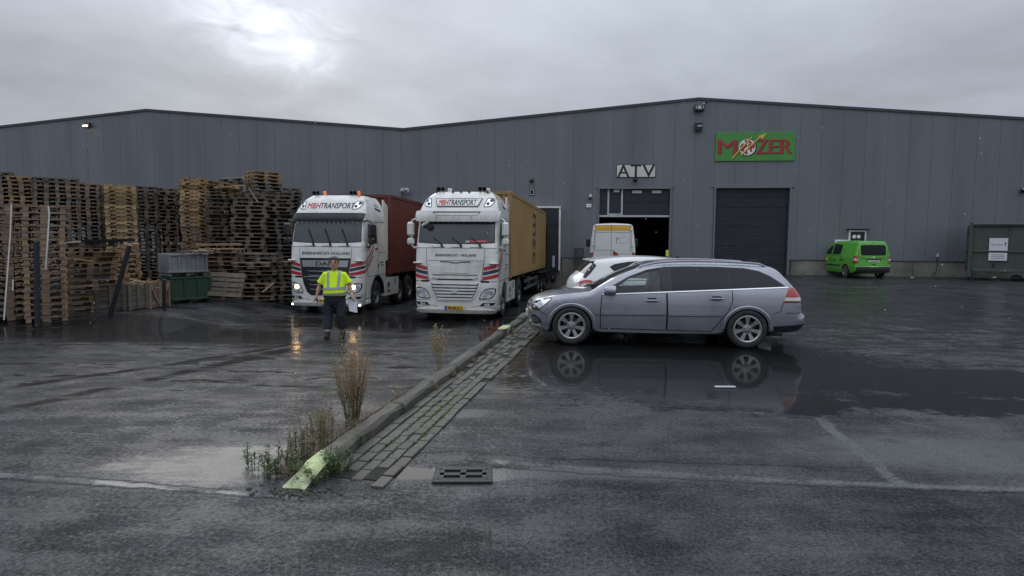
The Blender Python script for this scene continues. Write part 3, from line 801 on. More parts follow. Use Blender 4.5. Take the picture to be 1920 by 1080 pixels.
for (p, q, wd, o_) in (((.215, -.42), (.455, .33), .03, .09), ((.325, -.31), (.57, .36), .028, .093)):
    mb = MB(); A = (-w / 2 + p[0] * w, p[1] * h); B = (-w / 2 + q[0] * w, q[1] * h)
    cu = [(A[0] + (B[0] - A[0]) * k / 8, A[1] + (B[1] - A[1]) * (k / 8) ** .93) for k in range(9)]
    ribbon(mb, cu, wd * w * .55, wf, o_ - .002)
    if q[0] > .5:
        ex, ez = B; mb.add([wf(ex - .16, ez - .01, o_), wf(ex + .28, ez + .16, o_), wf(ex + .06, ez - .16, o_)], [(0, 1, 2)])
    mb.build('swoosh', 'sign_yellow', t)
    mb = MB(); ribbon(mb, [(x + .02, z - .025) for x, z in cu], wd * w * .6, wf, o_ - .0045); mb.build('swoosh_edge', 'sign_black', t)
# ATV sign
s0, zt = wpix(1156.5, 309.5); s1, zb = wpix(1228.5, 332); w, h = s1 - s0, zt - zb
t = wall_thing('letter_sign', 'white sign reading ATV in black letters above the half open door', 'sign', (s0 + s1) / 2, (zt + zb) / 2)
mb = MB(); mb.box((0, -.02, 0), (w + .05, .04, h + .05), ch=.006); mb.build('border', 'sign_black', t)
mat('sign_cream', (.62, .62, .57), .5, var=.1, vscale=2.5, dirt=(.45, .42, .34), dirt_amt=.6, dirt_scale=1.2)
mb = MB(); mb.box((0, -.043, 0), (w - .02, .008, h - .02)); mb.build('board', 'sign_cream', t)
for ch, x0, x1 in (('A', .02, .33), ('T', .36, .63), ('V', .67, .985)):
    L = MB(); text_on(L, ch, 1, wf, -w / 2 + (x0 + x1) / 2 * w, 0, off=.05, bold=.012, fit=(x1 - x0) * w, fith=.99 * h); L.build('letter', 'sign_black', t)
# number sign of dock 1
s0, z0_ = wpix(997, 360)
t = wall_thing('dock_number_sign', 'small white dock number sign reading 1 with black border', 'sign', s0, z0_)
mb = MB(); mb.box((0, -.02, 0), (.29, .04, .38), ch=.01); mb.build('border', 'sign_black', t)
mb = MB(); mb.box((0, -.043, 0), (.21, .008, .30)); mb.build('board', 'sign_white', t)
L = MB(); text_on(L, '1', 1, wf, 0, 0, off=.05, bold=.02, fit=.13, fith=.26); L.build('lettering', 'sign_black', t)
# small notice
s0, z0_ = wpix(1104, 385.5)
t = wall_thing('notice_plate', 'small white notice plate on the wall left of the half open door', 'sign', s0, z0_)
mb = MB(); mb.box((0, -.015, 0), (.33, .03, .24), ch=.006); mb.build('border', 'sign_black', t)
mb = MB(); mb.box((0, -.033, 0), (.28, .008, .19)); mb.build('board', 'sign_white', t)
mb = MB(); mb.box((0, -.04, -.01), (.15, .006, .05)); mb.build('print_block', 'white_dull', t)
# camera / sensor heads
def wall_lamp(px, py, label, kind='lamp', pale=False):
    s0, z0_ = wpix(px, py)
    t = wall_thing('wall_lamp' if kind == 'lamp' else 'security_camera', label, 'lamp' if kind == 'lamp' else 'camera', s0, z0_)
    if kind == 'lamp':
        mb = MB(); mb.box((0, -.03, .07), (.22, .06, .1), ch=.015); mb.build('bracket', 'black_plastic', t)
        mb = MB(); mb.lathe([(.02, .02), (.11, .0), (.13, -.05), (.08, -.13), (.01, -.14)], (0, -.16, .05), seg=14); mb.box((0, -.09, .06), (.05, .1, .04)); mb.build('lamp_head', 'black_plastic', t, smooth=40)
    else:
        mb = MB(); mb.lathe([(.01, .16), (.07, .15), (.09, .08), (.09, .0)], (0, -.12, 0), seg=14); mb.box((0, -.04, .1), (.06, .09, .06)); mb.build('housing', 'white_dull' if pale else 'frame_grey', t, smooth=40)
        mb = MB(); mb.lathe([(.085, .0), (.08, -.07), (.045, -.12), (.002, -.135)], (0, -.12, 0), seg=14); mb.build('dome', 'glass_dark', t, smooth=60)
wall_lamp(997, 340, 'small black wall lamp above the dock number sign')
wall_lamp(1191, 338, 'small black wall lamp under the ATV sign')
wall_lamp(1107, 370, 'pale dome camera above the small white notice plate', 'cam', True)
s0, z0_ = wpix(764, 359)
t = wall_thing('security_camera', 'pale camera on a thin arm between the two lorries', 'camera', s0, z0_)
mb = MB(); mb.tube([(-.25, 0, -1.0), (-.25, -.12, -1.0), (-.25, -.14, .02), (0, -.2, .08)], .025, 6); mb.build('arm', 'trim_dark', t)
mb = MB(); mb.lathe([(.02, .2), (.14, .17), (.16, .02), (.12, -.06), (.01, -.1)], (.02, -.22, -.02), seg=12); mb.lathe([(.02, .16), (.11, .12), (.12, 0), (.01, -.06)], (-.24, -.2, .02), seg=12); mb.build('housing', 'white_dull', t, smooth=40)
mb = MB(); mb.box((.02, -.38, -.0), (.16, .04, .1), ch=.01); mb.build('lens', 'glass_dark', t)
# floodlights
s0, z0_ = wpix(1310, 204)
t = wall_thing('floodlight', 'black floodlight with a small camera just under the right gable peak', 'floodlight', s0, z0_)
mb = MB(); mb.box((0, -.16, 0), (.5, .2, .34), ch=.03); mb.build('housing', 'black_plastic', t)
mb = MB(); mb.box((0, -.265, .02), (.2, .02, .17), ch=.01); mb.build('lens', 'lamp_glass', t)
for sx in (-.17, .19):
    mb = MB(); mb.box((sx, -.265, .03), (.05, .02, .14), ch=.005); mb.build('reflector', 'white_dull', t)
mb = MB(); mb.bar((0, 0, .1), (0, -.1, .1), .08, .08); mb.build('bracket', 'black_plastic', t)
mb = MB(); mb.bar((.2, -.1, .2), (.36, -.26, .3), .1, .1, ch=.02); mb.build('small_camera', 'white_dull', t); mb = MB(); mb.bar((.3, -.2, .27), (.4, -.3, .33), .12, .12, ch=.02); mb.build('camera_hood', 'black_plastic', t)
s0, z0_ = wpix(1309, 238)
t = wall_thing('floodlight', 'grey slatted lamp box on the wall below the black floodlight', 'floodlight', s0, z0_)
mb = MB(); mb.box((0, -.14, 0), (.38, .26, .46), (.25, 0, 0), ch=.03); mb.build('housing', 'trim_dark', t)
for dz in (.13, -.0):
    mb = MB(); mb.box((.04, -.28, dz), (.25, .04, .09), (.25, 0, 0), ch=.01); mb.build('lens', 'white_dull', t)
s0, z0_ = wpix(168, 235)
t = wall_thing('floodlight', 'lit warm floodlight high on the left gable', 'floodlight', s0, z0_)
mb = MB(); mb.box((0, -.2, .02), (.42, .16, .3), (-.5, 0, 0), ch=.03); mb.bar((0, 0, .1), (0, -.15, .05), .06, .06); mb.build('housing', 'black_plastic', t)
mb = MB(); mb.box((0, -.30, -.02), (.30, .02, .2), (-.5, 0, 0)); mb.build('lens', 'lamp_lit', t)
# notices behind the green van
for px, py, ww, hh_, lab, dots in ((1606.5, 448, .85, .9, 'framed dark notice board with white symbols above the green van', 1), (1583, 466, 1.0, .9, 'framed pale notice board left of the dark one behind the green van', 0)):
    s0, z0_ = wpix(px, py)
    t = wall_thing('notice_board', lab, 'sign', s0, z0_)
    mb = MB(); mb.box((0, -.04, 0), (ww, .08, hh_), ch=.01); mb.build('frame', 'white_paint', t)
    mb = MB(); mb.box((0, -.085, 0), (ww - .16, .012, hh_ - .16)); mb.build('board', 'sign_black' if dots else 'frame_grey', t)
    mb = MB()
    for dx in ((-.17, .05) if dots else (-.2,)): mb.prism(circ(dx, .12, .095, 14), .093, .097, lambda u, v, o: (u, -o, v))
    mb.build('symbol', 'sign_white', t)
    if dots: mb = MB(); mb.box((0, -.1, hh_ / 2 + .05), (ww + .22, .22, .04)); mb.build('rain_hood', 'black_plastic', t)
# railing beside the dock pit
mat('rail_dark', (.02, .024, .026), .45)
p0 = WO + WU * 3.45 + WN * .08; p1 = WO + WU * 3.9 + WN * 2.0
t = thing('railing', p0, 0, 'dark steel railing at the wall beside the dock pit', 'railing')
D = p1 - p0
for k in range(5):
    mb = MB(); q = D * (k / 4); mb.bar(q + Vector((0, 0, .0)), q + Vector((0, 0, 1.3)), .045, .045); mb.build('post', 'rail_dark', t)
for z in (1.3, .12):
    mb = MB(); mb.bar(Vector((0, 0, z)), D + Vector((0, 0, z)), .05, .04); mb.build('rail', 'rail_dark', t)
# yellow panel and protection posts at the door jambs
s0, z0_ = wpix(1253, 475)
t = wall_thing('warning_board', 'small yellow-green board at the right jamb of the half open door', 'sign', 8.42, z0_, .02)
mat('hi_yellow', (.62, .72, .12), .5)
mb = MB(); mb.box((-.05, -.02, 0), (.17, .03, .34), ch=.008); mb.build('board', 'hi_yellow', t)
mb = MB(); mb.box((-.05, .0, 0), (.2, .015, .38), ch=.004); mb.build('backing', 'sign_black', t)
t = thing('guard_post', WO + WU * 8.95 + WN * .35, -TH, 'short dark sloping guard at the wall right of the half open door', 'guard')
mb = MB(); mb.prism([(-.12, 0), (.16, 0), (.16, .66), (.05, .8), (-.12, .95)], -.12, .12, lambda u, v, o: (u, o, v)); mb.build('body', 'black_plastic', t)
# wall box with drain pipe near the bins
s0, z0_ = wpix(1757, 479)
t = wall_thing('tap_box', 'tiny pale tap box with a thin pipe on the wall left of the waste container', 'tap', s0, z0_)
mb = MB(); mb.box((0, -.05, 0), (.1, .1, .16), ch=.01); mb.build('box', 'white_dull', t)
mb = MB(); mb.tube([(0, -.06, -.08), (0, -.07, -.5), (-.08, -.12, -.9), (-.3, -.2, -1.0)], .02, 6); mb.build('pipe', 'black_plastic', t)
# ---------------------------------------------------------------- cars
mat('paint_lilac', (.285, .295, .335), .2, metal=.3, coat=1.0, coat_r=.04, dirt=(.17, .18, .22), dirt_amt=.5, dirt_scale=2.0)
mat('paint_white', (.66, .67, .655), .3, coat=.8, coat_r=.05, dirt=(.5, .5, .46), dirt_amt=.5, dirt_scale=1.6)
mat('paint_green', (.095, .40, .03), .35, coat=.8, coat_r=.06, dirt=(.06, .25, .035), dirt_amt=.5, dirt_scale=2)
mat('black_trim', (.014, .014, .016), .5, var=.2, vscale=8)
mat('chrome', (.72, .73, .75), .12, metal=1.0)
mat('alloy', (.46, .46, .47), .3, metal=.85, dirt=(.2, .19, .18), dirt_amt=.6, dirt_scale=8)
mat('tyre', (.016, .016, .017), .7, var=.25, vscale=12, dirt=(.05, .048, .044), dirt_amt=.6, dirt_scale=6)
mat('brake', (.06, .055, .05), .5, metal=.7)
mat('head_glass', (.55, .58, .6), .06, coat=1, coat_r=.02, var=.35, vscale=9)
mat('head_reflector', (.75, .76, .78), .12, metal=1)
mat('red_lens', (.33, .008, .010), .15, coat=1, coat_r=.03)
mat('white_lens', (.62, .6, .58), .15, coat=1, coat_r=.03)
mat('amber_lens', (.7, .2, .02), .2, coat=1, coat_r=.03)
mat('tint_glass', (.010, .011, .013), .05, spec=.30)
mat('clear_glass', (.50, .62, .60), .02, trans=1.0, ior=1.02, spec=.5, coat=1, coat_r=.01)
mat('cabin', (.03, .031, .034), .8, var=.2, vscale=6)
mat('plate_white', (.62, .62, .6), .4)
mat('plate_print', (.25, .03, .03), .5)

class Body:
    def __init__(s, top, bottom, W, plan, n=5):
        """top: control points (u, z, R, crown) from the front bumper's lower edge over the roof to the rear bumper's lower edge"""
        s.top = spline(top, n); s.bottom = bottom; s.W = W; s.plan = plan
        s.poly = [(p[0], p[1]) for p in s.top] + bottom
        s.n = len(s.top)
    def dist(s, u, z):
        best = 9, 0, 0
        T = s.top
        for i in range(s.n - 1):
            d, t = pseg(u, z, T[i], T[i + 1])
            if d < best[0]: best = d, i, t
        d, i, t = best
        return d, T[i][2] + (T[i + 1][2] - T[i][2]) * t
    def y0(s, u, z): return smooth_table(s.W, z) * smooth_table(s.plan, u)
    def y(s, u, z):
        d, R = s.dist(u, z); y = s.y0(u, z)
        if d < R: y -= R - sqrt(max(0, R * R - (R - d) ** 2))
        return y
    def side(s, sg):
        def f(u, z, off=0.0):
            y = s.y(u, z); p = Vector((u, sg * y, z))
            if off:
                e = .012; a = (s.y(u + e, z) - s.y(u - e, z)) / (2 * e); b = (s.y(u, z + e) - s.y(u, z - e)) / (2 * e)
                p += Vector((-a, 1, -b)).normalized() * off * Vector((1, 1, 1)).x if sg > 0 else Vector((-a, -1, -b)).normalized() * off
            return p
        return f
    def yb(s, i): u, z, R, c = s.top[i]; return s.y0(u, z) - R
    def nrm(s, i):
        a = s.top[max(0, i - 1)]; b = s.top[min(s.n - 1, i + 1)]; dx, dz = b[0] - a[0], b[1] - a[1]; L = hypot(dx, dz) or 1
        return Vector((-dz / L, 0, dx / L))
    def across(s, i, w, off=0.0):
        """w in -1..1 across the car at silhouette point i (i may be fractional)"""
        k = min(int(i), s.n - 2); t = i - k; a, b = s.top[k], s.top[k + 1]
        u, z, c = (a[j] + (b[j] - a[j]) * t for j in (0, 1, 3)); yb = s.yb(k) * (1 - t) + s.yb(k + 1) * t
        n = (s.nrm(k) * (1 - t) + s.nrm(k + 1) * t).normalized()
        return Vector((u, yb * w, z)) + n * (c * (1 - w * w) + off)
    def rear(s, y, z, off=0.0):
        """point on the rear face at height z"""
        for i in range(s.n - 2, 0, -1):
            a, b = s.top[i], s.top[i + 1]
            if (a[1] >= z >= b[1]) or i <= s.n * .45:
                t = (a[1] - z) / ((a[1] - b[1]) or 1); t = max(0, min(1, t)); k = i + t
                yb = s.yb(i) * (1 - t) + s.yb(i + 1) * t
                return s.across(k, max(-1, min(1, y / yb)), off) if abs(y) <= yb else s._corner(y, z, off)
    def _corner(s, y, z, off):
        sg = 1 if y > 0 else -1
        lo, hi = None, None
        us = max(p[0] for p in s.top if abs(p[1] - z) < .2) if any(abs(p[1] - z) < .2 for p in s.top) else s.top[-1][0]
        u = us
        for _ in range(60):
            if inpoly(u, z, s.poly) and s.y(u, z) >= abs(y): break
            u -= .01
        return s.side(sg)(u, z, off) + Vector((off, 0, 0))
    def build(s, root, paint, step=.07, side_holes=(), strip_skip=None, ncol=12, lining=True):
        mb = MB()
        for sg in (-1, 1):
            ring = []
            for i in range(s.n):
                n = s.nrm(i); R = s.top[i][2]
                for f in (.05, .16, .34, .6, 1.0): ring.append((s.top[i][0] - n.x * R * f, s.top[i][1] - n.z * R * f))
            V, F = cdt(s.poly, side_holes, step, ring)
            fm = s.side(sg); mb.add([fm(u, z) for u, z in V], F)
            if lining:
                li = MB(); li.add([Vector(fm(u, z)) - Vector((0, sg * .025, 0)) for u, z in V], F); li.build('lining', 'cabin', root)
        vs = []; fs = []; c = 2 * ncol + 1
        for i in range(s.n):
            for j in range(-ncol, ncol + 1): vs.append(s.across(i, j / ncol))
        for i in range(s.n - 1):
            for j in range(2 * ncol):
                if strip_skip and strip_skip(i + .5, (j + .5) / ncol - 1): continue
                fs.append((i * c + j, i * c + j + 1, (i + 1) * c + j + 1, (i + 1) * c + j))
        mb.add(vs, fs)
        b = mb.build('body', paint, root)
        bm = bmesh.new(); bm.from_mesh(b.data); bmesh.ops.remove_doubles(bm, verts=bm.verts, dist=.0015); bmesh.ops.recalc_face_normals(bm, faces=bm.faces); bm.to_mesh(b.data); bm.free()
        b.data.polygons.foreach_set('use_smooth', [True] * len(b.data.polygons)); b.data.set_sharp_from_angle(angle=radians(38))
        return b
    def strip_patch(s, i0, i1, w0, w1, off=.004, n=10, m=14, inset=0.0):
        mb = MB(); vs = []
        for a in range(n + 1):
            for b in range(m + 1):
                i = i0 + (i1 - i0) * a / n; w = w0 + (w1 - w0) * b / m
                vs.append(s.across(i, w, off))
        mb.add(vs, [(a * (m + 1) + b, a * (m + 1) + b + 1, (a + 1) * (m + 1) + b + 1, (a + 1) * (m + 1) + b) for a in range(n) for b in range(m)])
        return mb

def arch(uc, r, z0, n=12, zc=.32):
    """lower edge cut by a wheel arch, from rear to front (for use in the bottom outline)"""
    a0 = math.asin(max(-1, min(1, (z0 - zc) / r)))
    return [(uc + r * cos(a0 + (pi - 2 * a0) * k / n), zc + r * sin(a0 + (pi - 2 * a0) * k / n)) for k in range(n + 1)]

def make_wheel(root, u, y, sg, r=.32, w=.215, rim=.22, spokes=7, style='alloy', name='wheel', rim_mat='alloy', sw=.055):
    """tyre mesh carries rim, hub and brake as sub-parts; sg is the outward side"""
    mb = MB(); h = w / 2
    mb.lathe([(rim, -h * .8), (rim + .012, -h * .92), (r - .05, -h), (r - .018, -h * .93), (r, -h * .72), (r, h * .72), (r - .018, h * .93), (r - .05, h), (rim + .012, h * .92), (rim, h * .8)], axis='Y', seg=40)
    t = mb.build(name, 'tyre', root, smooth=40, loc=(u, y, r))
    o = sg * h
    mb = MB(); mb.lathe([(rim + .002, o * .8), (rim + .012, o * .96), (rim - .008, o * .98), (rim - .022, o * .86), (rim - .03, o * .1), (rim - .03, -o * .8)], axis='Y', seg=40)
    if style == 'alloy':
        for k in range(spokes):
            a = 2 * pi * k / spokes + pi / 2
            d = Vector((cos(a), 0, sin(a))); p = Vector((-sin(a), 0, cos(a)))
            q = []
            for rr, ww, oo in ((.045, sw * .62, .80), (rim * .55, sw * .58, .84), (rim - .015, sw * 1.0, .90)):
                q += [d * rr - p * ww / 2 + Vector((0, o * oo, 0)), d * rr + p * ww / 2 + Vector((0, o * oo, 0))]
            b = [x - Vector((0, o * .3, 0)) for x in q]
            mb.add(q + b, [(0, 1, 3, 2), (2, 3, 5, 4), (6, 8, 9, 7), (8, 10, 11, 9), (0, 2, 8, 6), (2, 4, 10, 8), (1, 7, 9, 3), (3, 9, 11, 5)])
        mb.lathe([(.002, o * .9), (.03, o * .9), (.072, o * .82), (.075, o * .5)], axis='Y', seg=20)
    else:
        mb.lathe([(.002, o * .55), (rim * .3, o * .6), (rim * .55, o * .35), (rim * .8, o * .45), (rim - .02, o * .75)], axis='Y', seg=30)
    mb.build('rim', rim_mat, t, smooth=35)
    if style == 'alloy':
        mb = MB()
        for k in range(5):
            a = 2 * pi * k / 5 + .3; mb.lathe([(.011, o * .84), (.011, o * .90), (.001, o * .91)], (.047 * cos(a), 0, .047 * sin(a)), 'Y', 6)
        mb.build('wheel_bolts', 'black_trim', t)
        mb = MB(); mb.lathe([(.02, o * .25), (rim * .68, o * .25), (rim * .68, o * .05), (.02, o * .05)], axis='Y', seg=24, closed=True); mb.build('brake_disc', 'brake', t)
    return t
def arch_well(root, u, zc, r, y0, y1):
    mb = MB(); n = 16; vs = []
    for k in range(n + 1):
        a = -.35 + (pi + .7) * k / n
        for y in (y0, y1): vs.append((u + r * cos(a), y, zc + r * sin(a)))
    mb.add(vs, [(2 * k, 2 * k + 1, 2 * k + 3, 2 * k + 2) for k in range(n)])
    mb.add([(u, y1, zc)] + [(u + r * cos(-.35 + (pi + .7) * k / n), y1, zc + r * sin(-.35 + (pi + .7) * k / n)) for k in range(n + 1)], [(0, k + 1, k + 2) for k in range(n)])
    return mb.build('wheel_well', 'black_trim', root)

# ================================================================ grey-lilac estate car
fc, rc_ = atz(1075, 645, 0), atz(1393, 652, 0)
ax = (rc_ - fc); ax.z = 0; yaw = atan2(ax.y, ax.x); axn = ax.normalized()
org = (fc + rc_) / 2 - axn * (.93 + 2.83 / 2) + Vector((-axn.y, axn.x, 0)) * .80
est = thing('estate_car', org, yaw, 'silver-lilac estate car parked side-on beside the kerb over a wide puddle', 'car')
est.scale = (1, 1, .95)
top = [(.34, .20, .32, .08), (.27, .24, .34, .10), (.235, .36, .36, .10), (.225, .50, .36, .10), (.245, .62, .34, .10), (.30, .71, .26, .08), (.44, .785, .15, .06), (.64, .85, .12, .04), (.95, .895, .11, .03), (1.22, .935, .09, .03),
       (1.36, 1.01, .06, .05), (1.60, 1.15, .06, .055), (1.88, 1.275, .065, .05), (2.10, 1.36, .07, .035), (2.35, 1.415, .085, .025), (2.75, 1.445, .09, .022), (3.3, 1.447, .09, .022), (3.85, 1.425, .09, .022), (4.12, 1.395, .085, .03), (4.27, 1.34, .08, .04),
       (4.40, 1.20, .085, .06), (4.54, 1.02, .10, .07), (4.61, .90, .12, .08), (4.645, .76, .14, .09), (4.66, .62, .17, .10), (4.73, .57, .22, .09), (4.75, .47, .24, .09), (4.72, .37, .24, .09), (4.66, .30, .22, .08)]
bot = [(4.28, .26)] + [(3.76 + .36 * cos(a), .335 + .36 * sin(a)) for a in [radians(x) for x in (-10, 8, 25, 45, 65, 90, 115, 135, 155, 172, 190)]] + [(3.25, .24), (2.3, .225), (1.40, .235)] + \
      [(.93 + .36 * cos(a), .335 + .36 * sin(a)) for a in [radians(x) for x in (-10, 8, 25, 45, 65, 90, 115, 135, 155, 172, 190)]] + [(.50, .22)]
Wt = [(.15, .80), (.25, .825), (.4, .868), (.56, .893), (.72, .896), (.86, .885), (.95, .862), (1.05, .82), (1.2, .735), (1.36, .645), (1.46, .59)]
plan = [(0, .88), (.3, .935), (.7, .98), (1.2, 1.0), (3.3, 1.0), (4.0, .985), (4.4, .955), (4.75, .91)]
B = Body(top, bot, Wt, plan)
win_bot = lambda u: lerp_table([(1.40, .885), (2.46, .945), (3.3, .99), (4.37, 1.045)], u)
front_win = [(1.66, win_bot(1.66) + .02), (2.40, win_bot(2.4) + .015), (2.36, 1.335), (2.14, 1.285), (1.86, 1.165), (1.70, 1.05)]
iw0, iw1 = 45.6, 65.5
sk = lambda i, w: iw0 < i < iw1 and abs(w) < .93
body = B.build(est, 'paint_lilac', .06, [front_win], sk)
mb = B.strip_patch(iw0 - .6, iw1 + .6, -.95, .95, -.006, 14, 16); mb.build('windscreen', 'tint_glass', est, smooth=60)
mb = B.strip_patch(44.6, 46.4, -.93, .93, .008, 3, 16); mb.build('cowl', 'black_trim', est, smooth=60)
for sg in (-1, 1):
    f = B.side(sg)
    gh = [(1.42, .89), (2.45, .945), (3.3, .99), (4.385, 1.047), (4.30, 1.12), (4.14, 1.235), (3.97, 1.315), (3.74, 1.362), (3.3, 1.382), (2.8, 1.384), (2.45, 1.372), (2.16, 1.32), (1.86, 1.2), (1.6, 1.045)]
    mb = MB(); patch(mb, gh, f, .003, .008, .06, [front_win]); mb.build('window_surround', 'black_trim', est, smooth=40)
    wg = [(2.56, win_bot(2.56) + .015), (3.47, win_bot(3.47) + .015), (3.47, 1.36), (2.9, 1.366), (2.55, 1.355)]
    mb = MB(); patch(mb, wg, f, .006, .004, .06); mb.build('window', 'tint_glass', est, smooth=40)
    wq = [(3.50, win_bot(3.5) + .015), (4.33, 1.055), (4.25, 1.125), (4.11, 1.225), (3.95, 1.295), (3.73, 1.342), (3.50, 1.358)]
    mb = MB(); patch(mb, wq, f, .006, .004, .06); mb.build('window', 'tint_glass', est, smooth=40)
    mb = MB(); V, F = cdt(front_win, (), .1); mb.add([Vector(f(u, z)) - Vector((0, sg * .012, 0)) for u, z in V], F); mb.build('window', 'clear_glass', est)
    mb = MB(); ribbon(mb, [(1.43, .892), (2.45, .946), (3.3, .991), (4.40, 1.05)], .017, f, .009); mb.build('chrome_strip', 'chrome', est)
    # door skins and their dark gaps
    fd = [(1.405, .30), (2.475, .285), (2.475, .60), (2.462, .935), (1.42, .88), (1.40, .6)]
    rdp = [(2.49, .285), (3.20, .275), (3.30, .42), (3.46, .66), (3.515, .82), (3.51, .99), (2.476, .936), (2.49, .6)]
    for dpoly, hx, hz in ((fd, 2.23, .80), (rdp, 3.26, .845)):
        mb = MB(); ribbon(mb, dpoly, .012, f, .0035, closed=True); gap = mb.build('door_gap', 'void', est)
        sh = [(u + (.008 if u < sum(p[0] for p in dpoly) / len(dpoly) else -.008), z + (.006 if z < .6 else -.006)) for u, z in dpoly]
        mb = MB(); patch(mb, sh, f, .005, .004, .07); d = mb.build('door', 'paint_lilac', est, smooth=40)
        mb = MB(); patch(mb, rrect(hx, hz + .008, .17, .075, .035), f, .006, 0, .03); mb.build('handle_recess', 'black_trim', d, smooth=60)
        mb = MB(); pts = [f(hx - .115 + .23 * k / 8, hz, .012 + .026 * sin(pi * k / 8)) for k in range(9)]; mb.tube(pts, [.012] + [.016] * 7 + [.012], 8); mb.build('handle', 'paint_lilac', d, smooth=60)
        a, b = (1.40, 2.47) if hx < 2.5 else (2.495, 3.36)
        mb = MB(); patch(mb, [(a + .012, .545), (b - .012, .555), (b - .012, .60), (a + .012, .590)], f, .02, .016, .09); mb.build('moulding', 'paint_lilac', d, smooth=30)
        mb = MB(); ribbon(mb, [(a + .012, .541), (b - .012, .551)], .012, f, .014); mb.build('moulding_edge', 'black_trim', d)
    mb = MB(); patch(mb, [(1.33, .545), (1.392, .547), (1.392, .588), (1.33, .585)], f, .02, .016, .09); mb.build('moulding', 'paint_lilac', est)
    # wheel arch lips
    for uc in (.93, 3.76):
        mb = MB(); pts = [(uc + .385 * cos(radians(a)), .335 + .385 * sin(radians(a))) for a in range(-4, 185, 8)]
        rr = [f(u, z, .004) for u, z in pts]; mb.tube(rr, .021, 6); ribbon(mb, pts, .07, f, .012); mb.build('arch_lip', 'paint_lilac', est, smooth=50)
    # lamps
    hl = [(.262, .60), (.28, .67), (.30, .735), (.44, .785), (.60, .815), (.56, .76), (.47, .68), (.39, .61), (.31, .585)]
    mb = MB(); patch(mb, hl, f, .003, .006, .04); h = mb.build('headlight', 'head_reflector', est, smooth=50)
    mb = MB(); patch(mb, circ(.40, .70, .045), f, .006, .004, .03); patch(mb, circ(.29, .665, .04), f, .006, .004, .03); mb.build('bulb_bowl', 'head_glass', h, smooth=50)
    mb = MB(); ribbon(mb, hl, .012, f, .006, closed=True); mb.build('rim_seal', 'black_trim', h)
    tl = [(4.41, 1.035), (4.535, 1.035), (4.60, .90), (4.63, .80), (4.31, .80)]
    mb = MB(); patch(mb, tl, f, .006, .010, .035); t_ = mb.build('tail_light', 'red_lens', est, smooth=50)
    mb = MB(); patch(mb, [(4.345, .88), (4.605, .88), (4.625, .825), (4.325, .825)], f, .010, .004, .035); mb.build('reversing_lens', 'white_lens', t_, smooth=50)
    mb = MB(); patch(mb, [(4.325, .81), (4.62, .81), (4.63, .795), (4.31, .795)], f, .009, .003, .05); mb.build('lens_trim', 'black_trim', t_)
    # front bumper intake, sills, lower rear bumper
    mb = MB(); patch(mb, [(.25, .37), (.25, .49), (.32, .50), (.40, .44), (.44, .37), (.33, .34)], f, .003, .006, .04); g = mb.build('fog_intake', 'black_trim', est, smooth=50)
    mb = MB(); [ribbon(mb, [(.25, z), (.41 - (z - .37) * .5, z)], .012, f, .009) for z in (.39, .42, .45)]; mb.build('intake_bar', 'paint_lilac', g)
    mb = MB(); patch(mb, [(.255, .31), (.55, .29), (.52, .235), (.29, .25)], f, .012, .012, .05); mb.build('lip_spoiler', 'paint_lilac', est, smooth=50)
    mb = MB(); patch(mb, [(4.13, .265), (4.64, .305), (4.70, .36), (4.735, .43), (4.4, .40), (4.18, .385)], f, .006, .01, .05); mb.build('bumper_skirt', 'black_trim', est, smooth=50)
    mb = MB(); patch(mb, [(1.33, .235), (3.36, .24), (3.36, .275), (1.33, .29)], f, -.004, .05, .08); mb.build('sill', 'black_trim', est)
    mb = MB(); ribbon(mb, [(4.31, .79), (4.28, .65), (4.16, .60)], .009, f, .003); ribbon(mb, [(4.62, .62), (4.36, .615)], .008, f, .003); mb.build('panel_gap', 'void', est)
    # roof rail
    pts = []
    for k in range(21):
        u = 1.98 + 2.12 * k / 20
        i = min(range(B.n), key=lambda j: abs(B.top[j][0] - u) + (0 if B.top[j][1] > 1.25 else 9))
        zz = lerp_table([(p[0], p[1]) for p in B.top if 1.6 < p[0] < 4.3 and p[1] > 1.1], u)
        pts.append((u, sg * (.575 if 2.1 < u < 4.0 else .57), zz + .025 * (1 if 0 < k < 20 else -.3)))
    mb = MB(); mb.tube(pts, .016, 8); mb.build('roof_rail', 'paint_lilac', est, smooth=60)
    for uc in (.93, 3.76):
        w_ = make_wheel(est, uc, sg * (.80 - .005), sg, .318, .215, .214, 7, sw=.082); w_.scale = (1, 1, 1 / .95); w_.location.z = .318 / .95
        arch_well(est, uc, .335, .37, sg * .86, sg * .50)
    # door mirror
    mb = MB(); c = Vector((1.56, sg * .99, .965)); vs = []
    for (u, ww, zz, hh) in ((-.10, .04, .0, .05), (-.075, .09, .0, .075), (-.02, .115, .0, .09), (.05, .12, 0, .095), (.075, .112, 0, .088)):
        for k in range(14):
            a = 2 * pi * k / 14; vs.append(c + Vector((u, ww * .85 * cos(a), hh * .95 * (sin(a) if sin(a) > 0 else sin(a) * .8))))
    mb.add(vs, [(i * 14 + k, i * 14 + (k + 1) % 14, (i + 1) * 14 + (k + 1) % 14, (i + 1) * 14 + k) for i in range(4) for k in range(14)] + [tuple(range(14))])
    mr_ = mb.build('door_mirror', 'paint_lilac', est, smooth=50)
    mb = MB(); mb.add([c + Vector((.074, .10 * cos(2 * pi * k / 14), .078 * sin(2 * pi * k / 14))) for k in range(14)], [tuple(range(14))]); mb.build('mirror_glass', 'tint_glass', mr_)
    mb = MB(); mb.bar((1.58, sg * .87, .905), (1.57, sg * .95, .925), .09, .05, ch=.015); mb.build('mirror_foot', 'black_trim', mr_)
